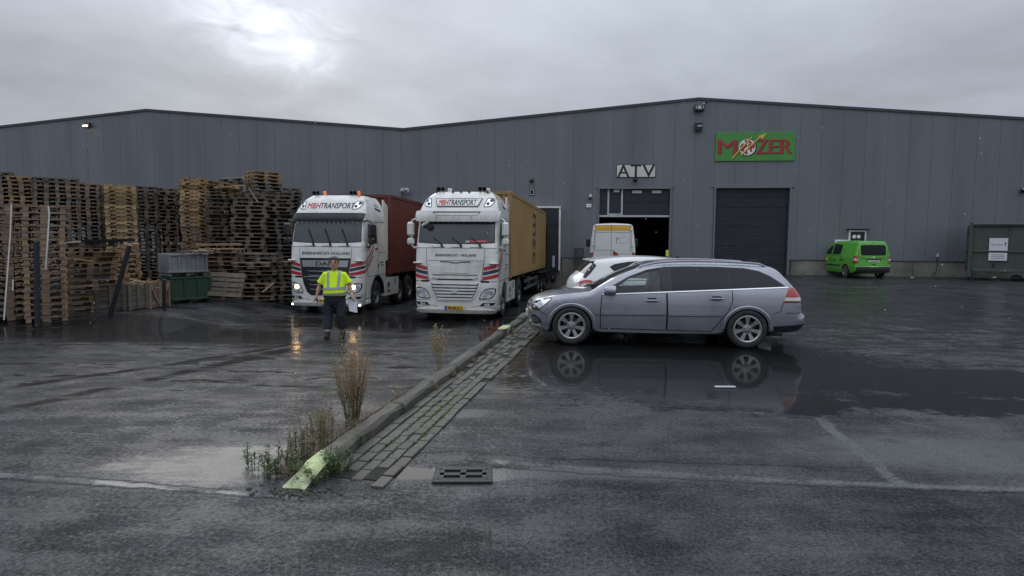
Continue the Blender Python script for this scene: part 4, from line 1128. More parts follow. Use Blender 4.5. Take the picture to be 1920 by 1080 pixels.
# tailgate glass, tow bar, wiper, floor, cabin
mb = B.strip_patch(98, 104.5, -.86, .86, .004, 10, 14); mb.build('rear_window', 'tint_glass', est, smooth=60)
mb = MB(); mb.box((2.4, 0, .235), (3.9, 1.5, .06)); mb.build('underbody', 'black_trim', est)
mb = MB(); mb.tube([(4.62, 0, .27), (4.80, 0, .29), (4.87, 0, .36), (4.875, 0, .47)], .024, 8); mb.lathe([(.001, .05), (.027, .035), (.031, .01), (.02, -.02)], (4.875, 0, .47), seg=12); mb.build('tow_bar', 'black_trim', est, smooth=50)
mb = MB(); mb.bar((4.55, .0, 1.02), (4.52, .4, 1.045), .03, .03); mb.build('rear_wiper', 'black_trim', est)
mb = MB(); mb.tube([(3.98, 0, 1.44), (4.02, 0, 1.47), (4.16, 0, 1.49)], [.02, .014, .005], 6); mb.build('aerial', 'black_trim', est)
mb = MB(); mb.bar((1.14, -.35, .985), (1.50, -.62, 1.06), .03, .02); mb.bar((1.2, .05, 1.0), (1.34, -.5, 1.03), .03, .02); mb.build('wiper', 'black_trim', est)
for yy in (-.36, .36):
    mb = MB(); mb.box((2.05, yy, .60), (.5, .48, .2), ch=.06); mb.box((2.36, yy, .88), (.16, .48, .56), (0, .22, 0), ch=.06); mb.box((2.44, yy, 1.24), (.09, .26, .17), (0, .15, 0), ch=.04); mb.build('seat', 'cabin', est)
mb = MB(); mb.box((1.42, 0, .82), (.42, 1.5, .2), ch=.05); mb.build('dashboard', 'cabin', est)
mb = MB(); mb.lathe([(.17, -.012), (.185, 0), (.17, .012), (.155, 0)], (0, 0, 0), 'X', 20, closed=True); mb.bar((0, -.16, 0), (0, .16, 0), .03, .04); mb.build('steering_wheel', 'cabin', est, loc=(1.74, .36, .93), rot=(0, .4, 0))
mb = MB(); mb.box((3.0, 0, .62), (1.6, 1.4, .5)); mb.build('cabin_floor', 'cabin', est)
# front face details: grille and plate
def frontface(y, z, off=0.0):
    for i in range(B.n):
        if B.top[i][1] <= z <= B.top[i + 1][1]:
            t = (z - B.top[i][1]) / (B.top[i + 1][1] - B.top[i][1]); return B.across(i + t, max(-1, min(1, y / .5)), off)
    return B.across(10, 0, off)
mb = MB(); patch(mb, [(-.36, .60), (.36, .60), (.30, .69), (-.30, .69)], frontface, .004, .008, .06); g = mb.build('grille', 'black_trim', est)
mb = MB(); patch(mb, [(-.34, .64), (.34, .64), (.33, .66), (-.33, .66)], frontface, .012, .01, .06); mb.build('grille_bar', 'chrome', g)
mb = MB(); patch(mb, [(-.27, .42), (.27, .42), (.27, .52), (-.27, .52)], frontface, .014, .014, .06); mb.build('number_plate', 'plate_white', est)

# ================================================================ white hatchback behind it
hc = thing('hatchback', at(1079, 545, 12.35).xy.to_3d(), radians(180 + 2), 'white hatchback with a red swoosh on its tail, parked behind the lilac estate', 'car')
hc.location.z = 0
# local u: 0 = front; the rear end sits at u = 4.1, so shift the front away
Lh = 4.12
d = Vector((cos(radians(182)), sin(radians(182)), 0)); hc.location = Vector((hc.location.x, hc.location.y, 0)) - d * Lh + Vector((-d.y, d.x, 0)) * (-.62)
toph = [(.22, .2, .3, .1), (.1, .3, .34, .14), (.07, .5, .34, .15), (.14, .65, .28, .12), (.35, .76, .14, .06), (.8, .88, .11, .03), (1.15, .95, .08, .03), (1.5, 1.13, .06, .05), (1.9, 1.31, .07, .04), (2.3, 1.385, .09, .025), (2.8, 1.41, .09, .02), (3.3, 1.39, .09, .02), (3.68, 1.345, .07, .02), (3.74, 1.315, .05, .03),
        (3.86, 1.18, .07, .05), (3.99, 1.02, .10, .07), (4.08, .92, .15, .09), (4.12, .80, .17, .10), (4.12, .62, .2, .1), (4.13, .5, .24, .1), (4.10, .36, .24, .1), (4.03, .26, .2, .08)]
both = [(3.7, .24)] + [(3.3 + .35 * cos(a), .32 + .35 * sin(a)) for a in [radians(x) for x in (-10, 15, 40, 65, 90, 115, 140, 165, 190)]] + [(2.8, .22), (1.3, .22)] + [(.85 + .35 * cos(a), .32 + .35 * sin(a)) for a in [radians(x) for x in (-10, 15, 40, 65, 90, 115, 140, 165, 190)]] + [(.45, .21)]
H = Body(toph, both, [(.15, .78), (.3, .83), (.55, .875), (.8, .87), (.92, .84), (1.1, .75), (1.3, .66), (1.42, .6)], [(0, .87), (.4, .95), (1, 1), (3.2, 1), (3.8, .96), (4.13, .90)])
H.build(hc, 'paint_white', .08)
mb = H.strip_patch(31, 40, -.9, .9, .004); mb.build('windscreen', 'tint_glass', hc, smooth=60)
mb = H.strip_patch(65.6, 73.5, -1.0, 1.0, .004); mb.build('rear_window', 'tint_glass', hc, smooth=60)
mb = MB(); mb.box((3.74, 0, 1.335), (.16, 1.1, .03), (0, .15, 0), ch=.012); mb.build('roof_spoiler', 'paint_white', hc)
for sg in (-1, 1):
    f = H.side(sg)
    w2 = [(1.62, .99), (2.35, 1.01), (2.35, 1.31), (2.05, 1.27), (1.8, 1.14)]; w3 = [(2.42, 1.012), (3.05, 1.03), (3.2, 1.06), (3.4, 1.15), (3.46, 1.215), (3.36, 1.27), (3.1, 1.315), (2.75, 1.335), (2.42, 1.325)]
    for w in (w2, w3): mb = MB(); patch(mb, w, f, .004, .006, .07); mb.build('window', 'tint_glass', hc, smooth=50)
    fd = [(1.35, .3), (2.38, .28), (2.4, .98), (1.45, .96)]; rd2 = [(2.42, .28), (2.95, .27), (3.1, .6), (3.25, .98), (2.42, .99)]
    for q in (fd, rd2): mb = MB(); ribbon(mb, q, .012, f, .003, closed=True); mb.build('door_gap', 'void', hc)
    mb = MB(); patch(mb, [(3.17, 1.03), (3.24, 1.075), (3.46, 1.08), (3.47, 1.045), (3.3, 1.02), (3.2, .97), (3.12, .96)], f, .012, .012, .05); mb.build('handle', 'paint_white', hc, smooth=50)
    mb = MB(); patch(mb, [(4.02, .94), (4.11, .80), (3.93, .76), (3.80, .86), (3.88, .93)], f, .004, .01, .04); mb.build('tail_light', 'red_lens' if sg < 0 else 'red_lens', hc, smooth=50) if sg < 0 else None
    mb = MB(); patch(mb, [(3.762, 1.288), (3.865, 1.175), (3.985, 1.02), (3.95, .985), (3.83, 1.10), (3.72, 1.24)], f, .005, .006, .04); mb.build('rear_window_edge', 'tint_glass', hc, smooth=60)
    # red swoosh sticker on the rear corner
    cxx, czz = 3.93, .80
    if sg > 0:
        mb = MB(); arc = [(cxx + .17 * cos(radians(a)), czz + .155 * sin(radians(a))) for a in range(55, -25, -8)]
        for (r0, wd, a0, a1) in ((.155, .055, 25, 190), (.075, .04, 60, 215)):
            pts = [(cxx - .02 - r0 * 1.25 * cos(radians(a)) * -1, czz - .02 + r0 * sin(radians(a))) for a in range(a0, a1, 10)]
            ribbon(mb, pts, wd, f, .004, .03)
        ribbon(mb, [(cxx - .16, czz - .03), (cxx + .02, czz - .055), (cxx + .15, czz - .05)], .035, f, .004, .03)
        mb.build('swoosh_sticker', 'red_lens', hc)
    for uc in (.85, 3.3): make_wheel(hc, uc, sg * .77, sg, .31, .2, .2, 5, sw=.07); arch_well(hc, uc, .32, .355, sg * .84, sg * .5)
    mb = MB(); mb.lathe([(.01, -.09), (.08, -.05), (.1, .02), (.08, .06)], (1.62, sg * .95, 1.0), 'X', 12); mb.build('door_mirror', 'paint_white', hc, smooth=50)
mb = MB(); mb.box((2.1, 0, .24), (3.4, 1.4, .06)); mb.build('underbody', 'black_trim', hc)

# ================================================================ green compact van
c0, c1 = atz(1603, 523, 0), atz(1664, 522, 0)
gr_rear = (c0 + c1) / 2; gyaw = radians(-90.0)          # local +u (rearwards) points at the viewer
Lg = 4.40
dg = Vector((cos(gyaw), sin(gyaw), 0))
gv = thing('compact_van', Vector((gr_rear.x, gr_rear.y, 0)) - dg * (Lg - .12), gyaw, 'bright green compact van parked nose to the wall with tinted rear windows', 'van')
topg = [(.2, .2, .3, .1), (.08, .3, .34, .14), (.05, .5, .34, .15), (.1, .72, .28, .12), (.3, .86, .16, .06), (.75, .99, .12, .03), (1.0, 1.06, .09, .03), (1.35, 1.32, .07, .05), (1.7, 1.58, .08, .05), (2.0, 1.72, .10, .03), (2.5, 1.79, .11, .02), (3.2, 1.81, .11, .02), (3.9, 1.80, .11, .02), (4.16, 1.775, .10, .02), (4.25, 1.72, .09, .025),
        (4.30, 1.5, .09, .03), (4.335, 1.2, .09, .035), (4.35, 1.0, .09, .035), (4.36, .75, .09, .035), (4.37, .60, .10, .04), (4.40, .56, .16, .05), (4.40, .42, .18, .05), (4.36, .30, .18, .05)]
arcg = lambda uc: [(uc + .36 * cos(a), .33 + .36 * sin(a)) for a in [radians(x) for x in (-10, 15, 40, 65, 90, 115, 140, 165, 190)]]
botg = [(4.0, .27)] + arcg(3.55) + [(3.0, .24), (1.3, .24)] + arcg(.87) + [(.45, .22)]
G = Body(topg, botg, [(.15, .80), (.3, .85), (.6, .89), (.95, .885), (1.1, .86), (1.4, .79), (1.7, .71), (1.82, .67)], [(0, .87), (.4, .95), (1, 1), (3.8, 1), (4.4, .96)])
G.build(gv, 'paint_green', .09)
mb = G.strip_patch(31, 44, -.9, .9, .004); mb.build('windscreen', 'tint_glass', gv, smooth=60)
mb = MB(); patch(mb, rrect(0, 1.36, 1.2, .50, .10), G.rear, .006, .008, .08); mb.build('rear_window', 'tint_glass', gv, smooth=50)
mb = MB(); patch(mb, [(-.62, .96), (.62, .96), (.62, .945), (-.62, .945)], G.rear, .004, .003, .1); ribbon(mb, rrect(0, 1.17, 1.38, 1.06, .1), .011, G.rear, .003, closed=True); mb.build('tailgate_gap', 'void', gv)
mb = MB(); patch(mb, [(-.33, .90), (.36, .90), (.36, .95), (-.33, .95)], G.rear, .018, .018, .1); mb.build('plate_handle', 'black_trim', gv)
mb = MB(); patch(mb, [(-.26, .80), (.28, .80), (.28, .90), (-.26, .90)], G.rear, .010, .01, .1); pl = mb.build('number_plate', 'plate_white', gv)
mb = MB(); text_on(mb, '1-UKA-831', .1, lambda u, v, o: G.rear(-u, v, o) if 0 else G.rear(u, v, o), .01, .85, off=.014, fit=.42, fith=.06); mb.build('plate_lettering', 'plate_print', pl)
mb = MB(); patch(mb, [(-.08, .66), (.1, .66), (.1, .70), (-.08, .70)], G.rear, .006, .006, .1); mb.build('latch', 'black_trim', gv)
mb = MB(); patch(mb, circ(.0, 1.025, .045), G.rear, .012, .01, .05); mb.build('badge', 'chrome', gv)
mb = MB(); text_on(mb, 'www.mozer.be', .1, G.rear, .33, 1.02, off=.006, fit=.5, fith=.05); mb.build('web_lettering', 'void', gv)
mb = MB(); ribbon(mb, [(-.60, .99), (-.42, .99)], .02, G.rear, .006); ribbon(mb, [(-.58, 1.03), (-.54, 1.08)], .05, G.rear, .006); mb.build('sticker', 'red_lens', gv)
mb = MB(); patch(mb, [(-.07, 1.70), (.07, 1.70), (.07, 1.735), (-.07, 1.735)], G.rear, .008, .008, .1); mb.build('brake_light', 'red_lens', gv)
mb = MB()
for j in range(-10, 11): pass
vs = []; zz = [.30, .33, .55, .585]
for z in zz:
    for j in range(-12, 13):
        w = j / 12; a = w * 1.0; vs.append((4.40 + .055 * (1 - abs(w) ** 4) - (.25 if abs(j) == 12 else 0) - (.02 if z in (.30, .585) else 0), .845 * w, z))
mb.add(vs, [(r * 25 + j, r * 25 + j + 1, (r + 1) * 25 + j + 1, (r + 1) * 25 + j) for r in range(3) for j in range(24)]); mb.build('bumper', 'black_trim', gv, smooth=50)
for sg in (-1, 1):
    f = G.side(sg)
    tl = [(4.20, .70), (4.315, .70), (4.30, 1.09), (4.24, 1.10), (4.21, 1.04)]
    mb = MB(); patch(mb, [(4.16, .72), (4.352, .72), (4.34, 1.08), (4.20, 1.09)], f, .006, .01, .03)
    patch(mb, [(sg * .735, .72), (sg * .80, .72), (sg * .775, 1.08), (sg * .72, 1.08)] if sg > 0 else [(-.80, .72), (-.735, .72), (-.72, 1.08), (-.775, 1.08)], G.rear, .008, .006, .04)
    t_ = mb.build('tail_light', 'red_lens', gv, smooth=50)
    mb = MB(); patch(mb, [(4.20, .86), (4.345, .86), (4.34, .96), (4.20, .96)], f, .010, .003, .03); patch(mb, sorted([(sg * .735, .86), (sg * .79, .86)]) + sorted([(sg * .785, .96), (sg * .73, .96)])[::-1], G.rear, .011, .003, .04); mb.build('reversing_lens', 'white_lens', t_, smooth=50)
    for w in ([(1.52, 1.11), (2.12, 1.12), (2.12, 1.62), (1.95, 1.56), (1.68, 1.36)], [(2.22, 1.12), (2.98, 1.13), (3.02, 1.40), (2.96, 1.62), (2.22, 1.64)]):
        mb = MB(); patch(mb, w, f, .004, .006, .08); mb.build('window', 'tint_glass', gv, smooth=50)
    for q in ([(1.3, .32), (2.15, .3), (2.17, 1.07), (1.4, 1.05)], [(2.19, .3), (3.0, .3), (3.05, .7), (3.05, 1.08), (2.19, 1.08)]): mb = MB(); ribbon(mb, q, .012, f, .003, closed=True); mb.build('door_gap', 'void', gv)
    mb = MB(); patch(mb, [(1.3, .56), (3.1, .56), (3.1, .62), (1.3, .62)], f, .014, .014, .1); mb.build('side_moulding', 'black_trim', gv)
    mb = MB(); patch(mb, rrect(1.7, .86, .26, .15, .03), f, .004, 0, .05); st = mb.build('sticker', 'sign_yellow', gv); mb = MB(); patch(mb, rrect(1.58, .86, .12, .15, .03), f, .006, 0, .05); mb.build('emblem', 'red_lens', st)
    mb = MB(); patch(mb, rrect(2.05, .86, .1, .08, .02), f, .004, 0, .05); ribbon(mb, [(2.5, .86), (2.62, .80), (2.38, .80)], .03, f, .004, closed=True); ribbon(mb, [(3.0, .88), (3.35, .88)], .05, f, .004); mb.build('side_lettering', 'void', gv)
    mb = MB(); mb.box((1.52, sg * 1.0, 1.16), (.1, .2, .18), ch=.04); mb.build('door_mirror', 'black_trim', gv)
    for uc in (.87, 3.55): make_wheel(gv, uc, sg * .80, sg, .32, .2, .21, 5, sw=.08); arch_well(gv, uc, .33, .365, sg * .87, sg * .5)
mb = MB(); mb.box((2.2, 0, .26), (3.8, 1.5, .06)); mb.build('underbody', 'black_trim', gv)

# ================================================================ tall white delivery van seen from behind
mat('stripe_amber', (.62, .36, .035), .4)
vr = at(1148, 500, 28.0)
vyaw = radians(-98.5)
Lv = 5.05; dv = Vector((cos(vyaw), sin(vyaw), 0))
mv = thing('delivery_van', Vector((vr.x, vr.y, 0)) - dv * Lv, vyaw, 'tall white delivery van with an amber roof band, backed away from the hall door', 'van')
mv['label'] = 'tall white delivery van with an amber band along the top of its rear doors'
topv = [(.2, .25, .3, .1), (.05, .4, .34, .14), (.05, .7, .34, .14), (.2, .95, .26, .1), (.7, 1.15, .14, .05), (1.0, 1.25, .1, .05), (1.5, 1.75, .1, .06), (1.85, 2.05, .12, .06), (2.2, 2.32, .2, .04), (2.7, 2.46, .22, .03), (3.6, 2.5, .22, .03), (4.6, 2.49, .2, .03), (4.92, 2.47, .14, .02), (4.99, 2.38, .10, .02), (5.01, 2.1, .09, .025), (5.03, 1.6, .08, .03), (5.04, 1.0, .08, .03), (5.05, .55, .08, .03), (5.05, .4, .08, .03)]
arcv = lambda uc: [(uc + .40 * cos(a), .36 + .40 * sin(a)) for a in [radians(x) for x in (-5, 15, 40, 65, 90, 115, 140, 165, 185)]]
V_ = Body(topv, [(4.4, .38)] + arcv(3.85) + [(3.2, .34), (1.5, .34)] + arcv(.85) + [(.42, .3)], [(.2, .92), (.5, 1.0), (.9, 1.03), (1.3, 1.02), (1.8, .975), (2.2, .92), (2.5, .87)], [(0, .86), (.5, .95), (1.2, 1), (5.05, .985)])
V_.build(mv, 'paint_white', .11)
R_ = V_.rear
mb = MB(); patch(mb, [(-.79, 2.18), (.79, 2.18), (.775, 2.40), (-.775, 2.40)], R_, .004, .003, .1); mb.build('amber_band', 'stripe_amber', mv)
mb = MB(); ribbon(mb, [(-.07, .5), (-.07, 2.44)], .014, R_, .006); ribbon(mb, [(-.88, .55), (-.86, 1.2), (-.80, 2.05), (-.77, 2.42), (.77, 2.42), (.80, 2.05), (.86, 1.2), (.88, .55)], .012, R_, .006)
ribbon(mb, [(-.80, 1.33), (-.78, 2.05), (-.74, 2.10), (-.1, 2.10)], .012, R_, .006); ribbon(mb, [(-.04, 2.10), (.70, 2.10), (.75, 2.05), (.79, 1.22)], .012, R_, .006); ribbon(mb, [(-.84, 1.30), (.02, 1.30), (.2, 1.14), (.82, 1.14)], .012, R_, .006)
mb.build('door_gap', 'void', mv)
for k, (a, b) in enumerate((((-.80, .6), (-.1, 1.26)), ((.0, .6), (.82, 1.1)))):
    mb = MB(); patch(mb, [(a[0], a[1]), (b[0], a[1]), (b[0], b[1]), (a[0], b[1])], R_, .010, .010, .12); mb.build('rear_door', 'paint_white', mv)
mb = MB(); patch(mb, [(.02, 1.06), (.30, 1.06), (.16, 1.22), (.03, 1.28)], R_, .014, .003, .1); mb.build('red_triangle', 'red_lens', mv)
mb = MB(); ribbon(mb, [(.04, .97), (.42, .97)], .06, R_, .014); ribbon(mb, [(.16, 1.6), (.16, 1.9)], .015, R_, .008); ribbon(mb, [(.2, 1.82), (.28, 1.82)], .04, R_, .008); mb.build('print', 'void', mv)
mb = MB(); ribbon(mb, rrect(.48, 1.76, .42, .26, .08), .012, R_, .008, closed=True); ribbon(mb, [(.2, 1.62), (.68, 1.62)], .012, R_, .008); mb.build('faded_print', 'white_dull', mv)
mb = MB(); patch(mb, [(-.79, .72), (-.24, .72), (-.24, .80), (-.79, .80)], R_, .03, .03, .1); mb.build('plate_lamp', 'black_trim', mv)
mb = MB(); patch(mb, [(-.76, .56), (-.25, .56), (-.25, .68), (-.76, .68)], R_, .02, .02, .1); pl = mb.build('number_plate', 'plate_white', mv)
mb = MB(); ribbon(mb, rrect(-.50, .93, .16, .11, .05), .018, R_, .014, closed=True); patch(mb, circ(-.70, .93, .03), R_, .014, .01, .03); patch(mb, circ(.66, .96, .03), R_, .014, .01, .03); patch(mb, rrect(.0, .82, .16, .1, .03), R_, .05, .05, .1); mb.build('fittings', 'black_trim', mv)
for sg in (-1, 1):
    f = V_.side(sg)
    zs = [(.72, 1.20, 'red_lens'), (.58, .72, 'white_lens'), (.45, .58, 'red_lens')]
    for (z0, z1, m_) in zs:
        mb = MB(); patch(mb, [(4.86, z0), (5.02, z0), (5.01, z1), (4.88, z1)], f, .006, .01, .05); q = [(sg * .87, z0), (sg * .955, z0), (sg * .945, z1), (sg * .865, z1)]
        patch(mb, q, R_, .010, .008, .04); mb.build('tail_light', m_, mv)
    mb = MB(); patch(mb, [(sg * .86, .82), (sg * .92, .82), (sg * .915, 1.0), (sg * .86, 1.0)], R_, .014, .003, .05); mb.build('lens', 'white_lens', mv)
    for z in (1.5, 2.2): mb = MB(); mb.box((5.03, sg * (.86 - (z - 1.5) * .1), z), (.05, .1, .06), ch=.01); mb.build('hinge', 'white_dull', mv)
    mb = MB(); mb.box((1.25, sg * 1.19, 1.62), (.16, .2, .42), ch=.05); mb.bar((1.2, sg * 1.0, 1.5), (1.25, sg * 1.12, 1.5), .06, .06); mb.build('door_mirror', 'black_trim', mv)
    mb = MB(); patch(mb, [(1.75, 1.35), (2.5, 1.35), (2.5, 1.95), (2.15, 1.95)], f, .004, .006, .1); mb.build('window', 'tint_glass', mv)
    for uc in (.85, 3.85): make_wheel(mv, uc, sg * .87, sg, .345, .22, .2, 5, 'steel'); arch_well(mv, uc, .36, .405, sg * 1.0, sg * .55)
mb = MB(); mb.box((5.06, 0, .48), (.16, 1.9, .18), ch=.04); mb.build('bumper', 'black_trim', mv)
mb = V_.strip_patch(30, 38, -.9, .9, .004); mb.build('windscreen', 'tint_glass', mv, smooth=60)
# ---------------------------------------------------------------- lorries, trailers and containers
mat('cab_white', (.68, .68, .65), .32, coat=.7, coat_r=.06, dirt=(.42, .405, .36), dirt_amt=.65, dirt_scale=1.6)
mat('cab_black', (.012, .014, .018), .35, coat=.4)
mat('stripe_red', (.42, .012, .03), .35, coat=.6)
mat('stripe_navy', (.012, .03, .055), .35, coat=.6)
mat('letter_red', (.50, .02, .045), .4)
mat('letter_dark', (.02, .024, .032), .4)
mat('plate_yellow', (.72, .42, .02), .4)
mat('plate_blue', (.03, .07, .4), .4)
mat('silver', (.42, .44, .46), .3, metal=.6)
mat('chassis', (.016, .017, .019), .6, var=.3, vscale=4, dirt=(.04, .038, .035), dirt_amt=.6, dirt_scale=3)
mat('steel_rim', (.13, .13, .135), .45, metal=.4, dirt=(.07, .065, .06), dirt_amt=.6, dirt_scale=6)
mat('cont_tan', (.285, .183, .070), .5, var=.08, vscale=.7, dirt=(.2, .125, .05), dirt_amt=.5, dirt_scale=1.1, stretch=(1, 1, .35))
mat('cont_brown', (.125, .032, .026), .5, var=.1, vscale=.7, dirt=(.085, .025, .02), dirt_amt=.6, dirt_scale=1.2, stretch=(1, 1, .35))
mat('headlamp_lit', (1, .9, .7), .3, emit=(1, .56, .22), emit_s=48)
mat('amber', (.8, .22, .02), .25, coat=1)
mat('orange_beacon', (.75, .2, .03), .2, coat=1, emit=(1, .3, .05), emit_s=.25)
mat('marker_lit', (1, 1, 1), .3, emit=(1, .97, .9), emit_s=4)
mat('screen', (.045, .052, .058), .06, spec=.8)

WC = [(.2, 1.17), (.35, 1.215), (.6, 1.24), (1.2, 1.25), (2.2, 1.245), (2.95, 1.225), (3.1, 1.225), (3.3, 1.195), (3.5, 1.135), (3.7, 1.03), (3.84, .90)]
YF = [(.2, .10), (.32, .0), (.6, .0), (1.1, .01), (1.2, .03), (1.75, .05), (2.15, .09), (2.3, .15), (2.6, .21), (2.95, .30), (2.99, .20), (3.2, .26), (3.45, .40), (3.7, .62), (3.84, .84)]
RF = [(.2, .26), (1.1, .24), (1.3, .2), (2.2, .18), (3.0, .2), (3.5, .3), (3.84, .3)]
def FW(z): return smooth_table(WC, z)
def fy(x, z):
    W = FW(z); R = lerp_table(RF, z); d = max(0.0, W - abs(x)); y = lerp_table(YF, z) + .05 * (x / W) ** 2
    if d < R: y += R - sqrt(max(0, R * R - (R - d) ** 2))
    return y
def F_(x, z, off=0.0):
    W = FW(z); x = max(-W, min(W, x)); p = Vector((x, fy(x, z), z))
    if off:
        e = .012; xm = max(-W + .013, min(W - .013, x))
        a = (fy(xm + e, z) - fy(xm - e, z)) / (2 * e); b = (fy(x, z + e) - fy(x, z - e)) / (2 * e); b = max(-1.2, min(1.2, b))
        p += Vector((a, -1, b)).normalized() * off
    return p
def y_edge(z): return fy(FW(z), z)
def S_(sg):
    def f(y, z, off=0.0): return Vector((sg * (FW(z) + off), y, z))
    return f
CAB_L = 2.25
def mir(poly): return [(-x, z) for x, z in poly][::-1]

def tractor(name, loc, yaw, pitch, label, dark):
    t = thing(name, loc, 0, label, 'lorry', rot=(pitch, 0, yaw))
    W = 'cab_white'
    zs = frange(.25, 3.84, .12)
    outl = [(FW(z), z) for z in zs] + [(-FW(z), z) for z in zs[::-1]]
    mb = MB()
    ex = []
    for z in zs:
        for d in (.012, .035, .08, .14, .2): ex += [(FW(z) - d, z), (-FW(z) + d, z)]
    V, F = cdt(outl, (), .09, ex); mb.add([F_(x, z) for x, z in V], F)
    AX, AR = 1.42, .60
    for sg in (-1, 1):
        f = S_(sg)
        arc = [(AX + AR * cos(radians(a)), .52 + AR * sin(radians(a))) for a in range(180, -1, -12)]
        ol = [(y_edge(z), z) for z in zs[::-1]] + [(.45, .25), (.7, .25), (AX - AR, .45)] + arc + [(CAB_L - .2, .9), (CAB_L, 1.1), (CAB_L, 3.84)]
        V, F = cdt(ol, (), .12); mb.add([f(y, z) for y, z in V], F)
    n = 10; W1 = FW(3.84); ys = [lerp_table(YF, 3.84) + .05, 1.2, 1.6, 2.0, CAB_L]
    vs = []
    for k, y in enumerate(ys):
        for j in range(-n, n + 1):
            w = j / n; yy = y if k else fy(W1 * w, 3.84)
            vs.append((W1 * w, yy, 3.84 + (.05 * (1 - w * w) * (k / 4) ** .5 if k else 0)))
    c = 2 * n + 1
    mb.add(vs, [(i * c + j, i * c + j + 1, (i + 1) * c + j + 1, (i + 1) * c + j) for i in range(len(ys) - 1) for j in range(2 * n)])
    mb.add([(-FW(z), CAB_L, z) for z in zs[6:]] + [(FW(z), CAB_L, z) for z in zs[6:]], [tuple(range(len(zs) - 6)) + tuple(range(2 * (len(zs) - 6) - 1, len(zs) - 7, -1))])
    b = mb.build('cab', W, t)
    bm = bmesh.new(); bm.from_mesh(b.data); bmesh.ops.remove_doubles(bm, verts=bm.verts, dist=.003); bmesh.ops.recalc_face_normals(bm, faces=bm.faces); bm.to_mesh(b.data); bm.free()
    b.data.polygons.foreach_set('use_smooth', [True] * len(b.data.polygons)); b.data.set_sharp_from_angle(angle=radians(35))
    def pt(nm, m, poly, off=.006, depth=.008, step=.09, par=t, holes=(), smooth=40):
        mb = MB(); patch(mb, poly, F_, off, depth, step, holes); return mb.build(nm, m, par, smooth=smooth)
    def seam(par, *lines, w=.012, m='void', off=.004, f=F_, closed=False):
        mb = MB(); [ribbon(mb, l, w, f, off, .06, closed) for l in lines]; return mb.build('panel_gap', m, par)
    # windscreen with black border
    ws = [(-1.155, 2.29), (-.6, 2.255), (.6, 2.255), (1.155, 2.29), (1.13, 2.955), (.6, 2.965), (-.6, 2.965), (-1.13, 2.955)]
    g = pt('windscreen', 'cab_black', ws, .004, .006, .08)
    pt('pane', 'screen', [(x * .972, 2.62 + (z - 2.62) * .915 + .012) for x, z in ws], .008, .003, .08, g)
    for x in (-.42, .15, .72):
        mb = MB()
        a = F_(x, 2.24, .05); b_ = F_(x - (.26 if not dark else .22), 2.44 if not dark else 2.72, .035); mb.bar(a, b_, .025, .02)
        mb.bar(F_(x + .03, 2.16, .03), a, .05, .04); mb.build('wiper', 'black_trim', t)
    # visor band above the screen
    if dark:
        mb = MB(); q = [(-1.16, 2.985), (1.16, 2.985), (1.2, 3.21), (-1.2, 3.21)]; patch(mb, q, F_, .03, .03, .1); mb.build('sun_visor', 'cab_black', t, smooth=40)
    else:
        mb = MB(); patch(mb, [(-1.19, 2.99), (1.19, 2.99), (1.205, 3.20), (-1.205, 3.20)], F_, .10, .1, .1); vz = mb.build('sun_visor', W, t, smooth=40)
        mb = MB(); F2 = lambda x, z, o=0: F_(x, z, o + .10); ribbon(mb, [(-.70, 3.165), (.72, 3.165)], .028, F2, .004); ribbon(mb, [(-.70, 3.165), (-.60, 3.06), (.62, 3.06), (.72, 3.165)], .010, F2, .004); mb.build('visor_slot', 'void', vz)
        mb = MB(); [mb.box(F2(x, 3.01, .01), (.03, .02, .02)) for x in (-.58, -.06, .46)]; mb.build('marker_dots', 'black_trim', vz)
    seam(t, [(-1.18, 3.225), (1.18, 3.225)], w=.018)
    # roof sign with lettering
    if not dark:
        q = [(-.72, 3.61), (.72, 3.61), (.62, 3.35), (-.62, 3.35)]
        s = pt('roof_sign', 'cab_black', q, .02, .02, .1); pt('panel', W, [(x * .965, 3.48 + (z - 3.48) * .82) for x, z in q], .026, .004, .1, s)
        a, b_, zz, hh, o = -.585, .555, 3.478, .165, .032; split = -.29
    else:
        s = b; a, b_, zz, hh, o = -.75, .84, 3.475, .185, .008; split = -.30
    mb = MB(); text_on(mb, 'MBH', .2, F_, (a + split) / 2, zz, o, bold=.005, fit=split - a - .02, fith=hh); mb.build('lettering', 'letter_red', s if not dark else t)
    mb = MB(); text_on(mb, 'TRANSPORT', .2, F_, (split + b_) / 2, zz, o, bold=.004, fit=b_ - split, fith=hh); mb.build('lettering', 'letter_dark', s if not dark else t)
    # roof lamps
    for sg in (-1, 1):
        q = [(.80, 3.355), (.87, 3.625), (1.03, 3.62), (1.06, 3.52), (1.02, 3.42), (.95, 3.37)]
        l = pt('roof_lamp', 'head_reflector', q if sg > 0 else mir(q), .006, .012, .05)
        seam(l, q if sg > 0 else mir(q), w=.025, m='cab_black', off=.009, closed=True)
        for (x, z) in ((.985, 3.555), (.90, 3.45)): pt('bulb', 'black_trim', circ(sg * x, z, .048, 12), .010, .003, .05, l)
    # air horns, beacons and marker lamps along the roof edge
    def ontop(x): return Vector((x, fy(x, 3.80) + .03, 3.82))
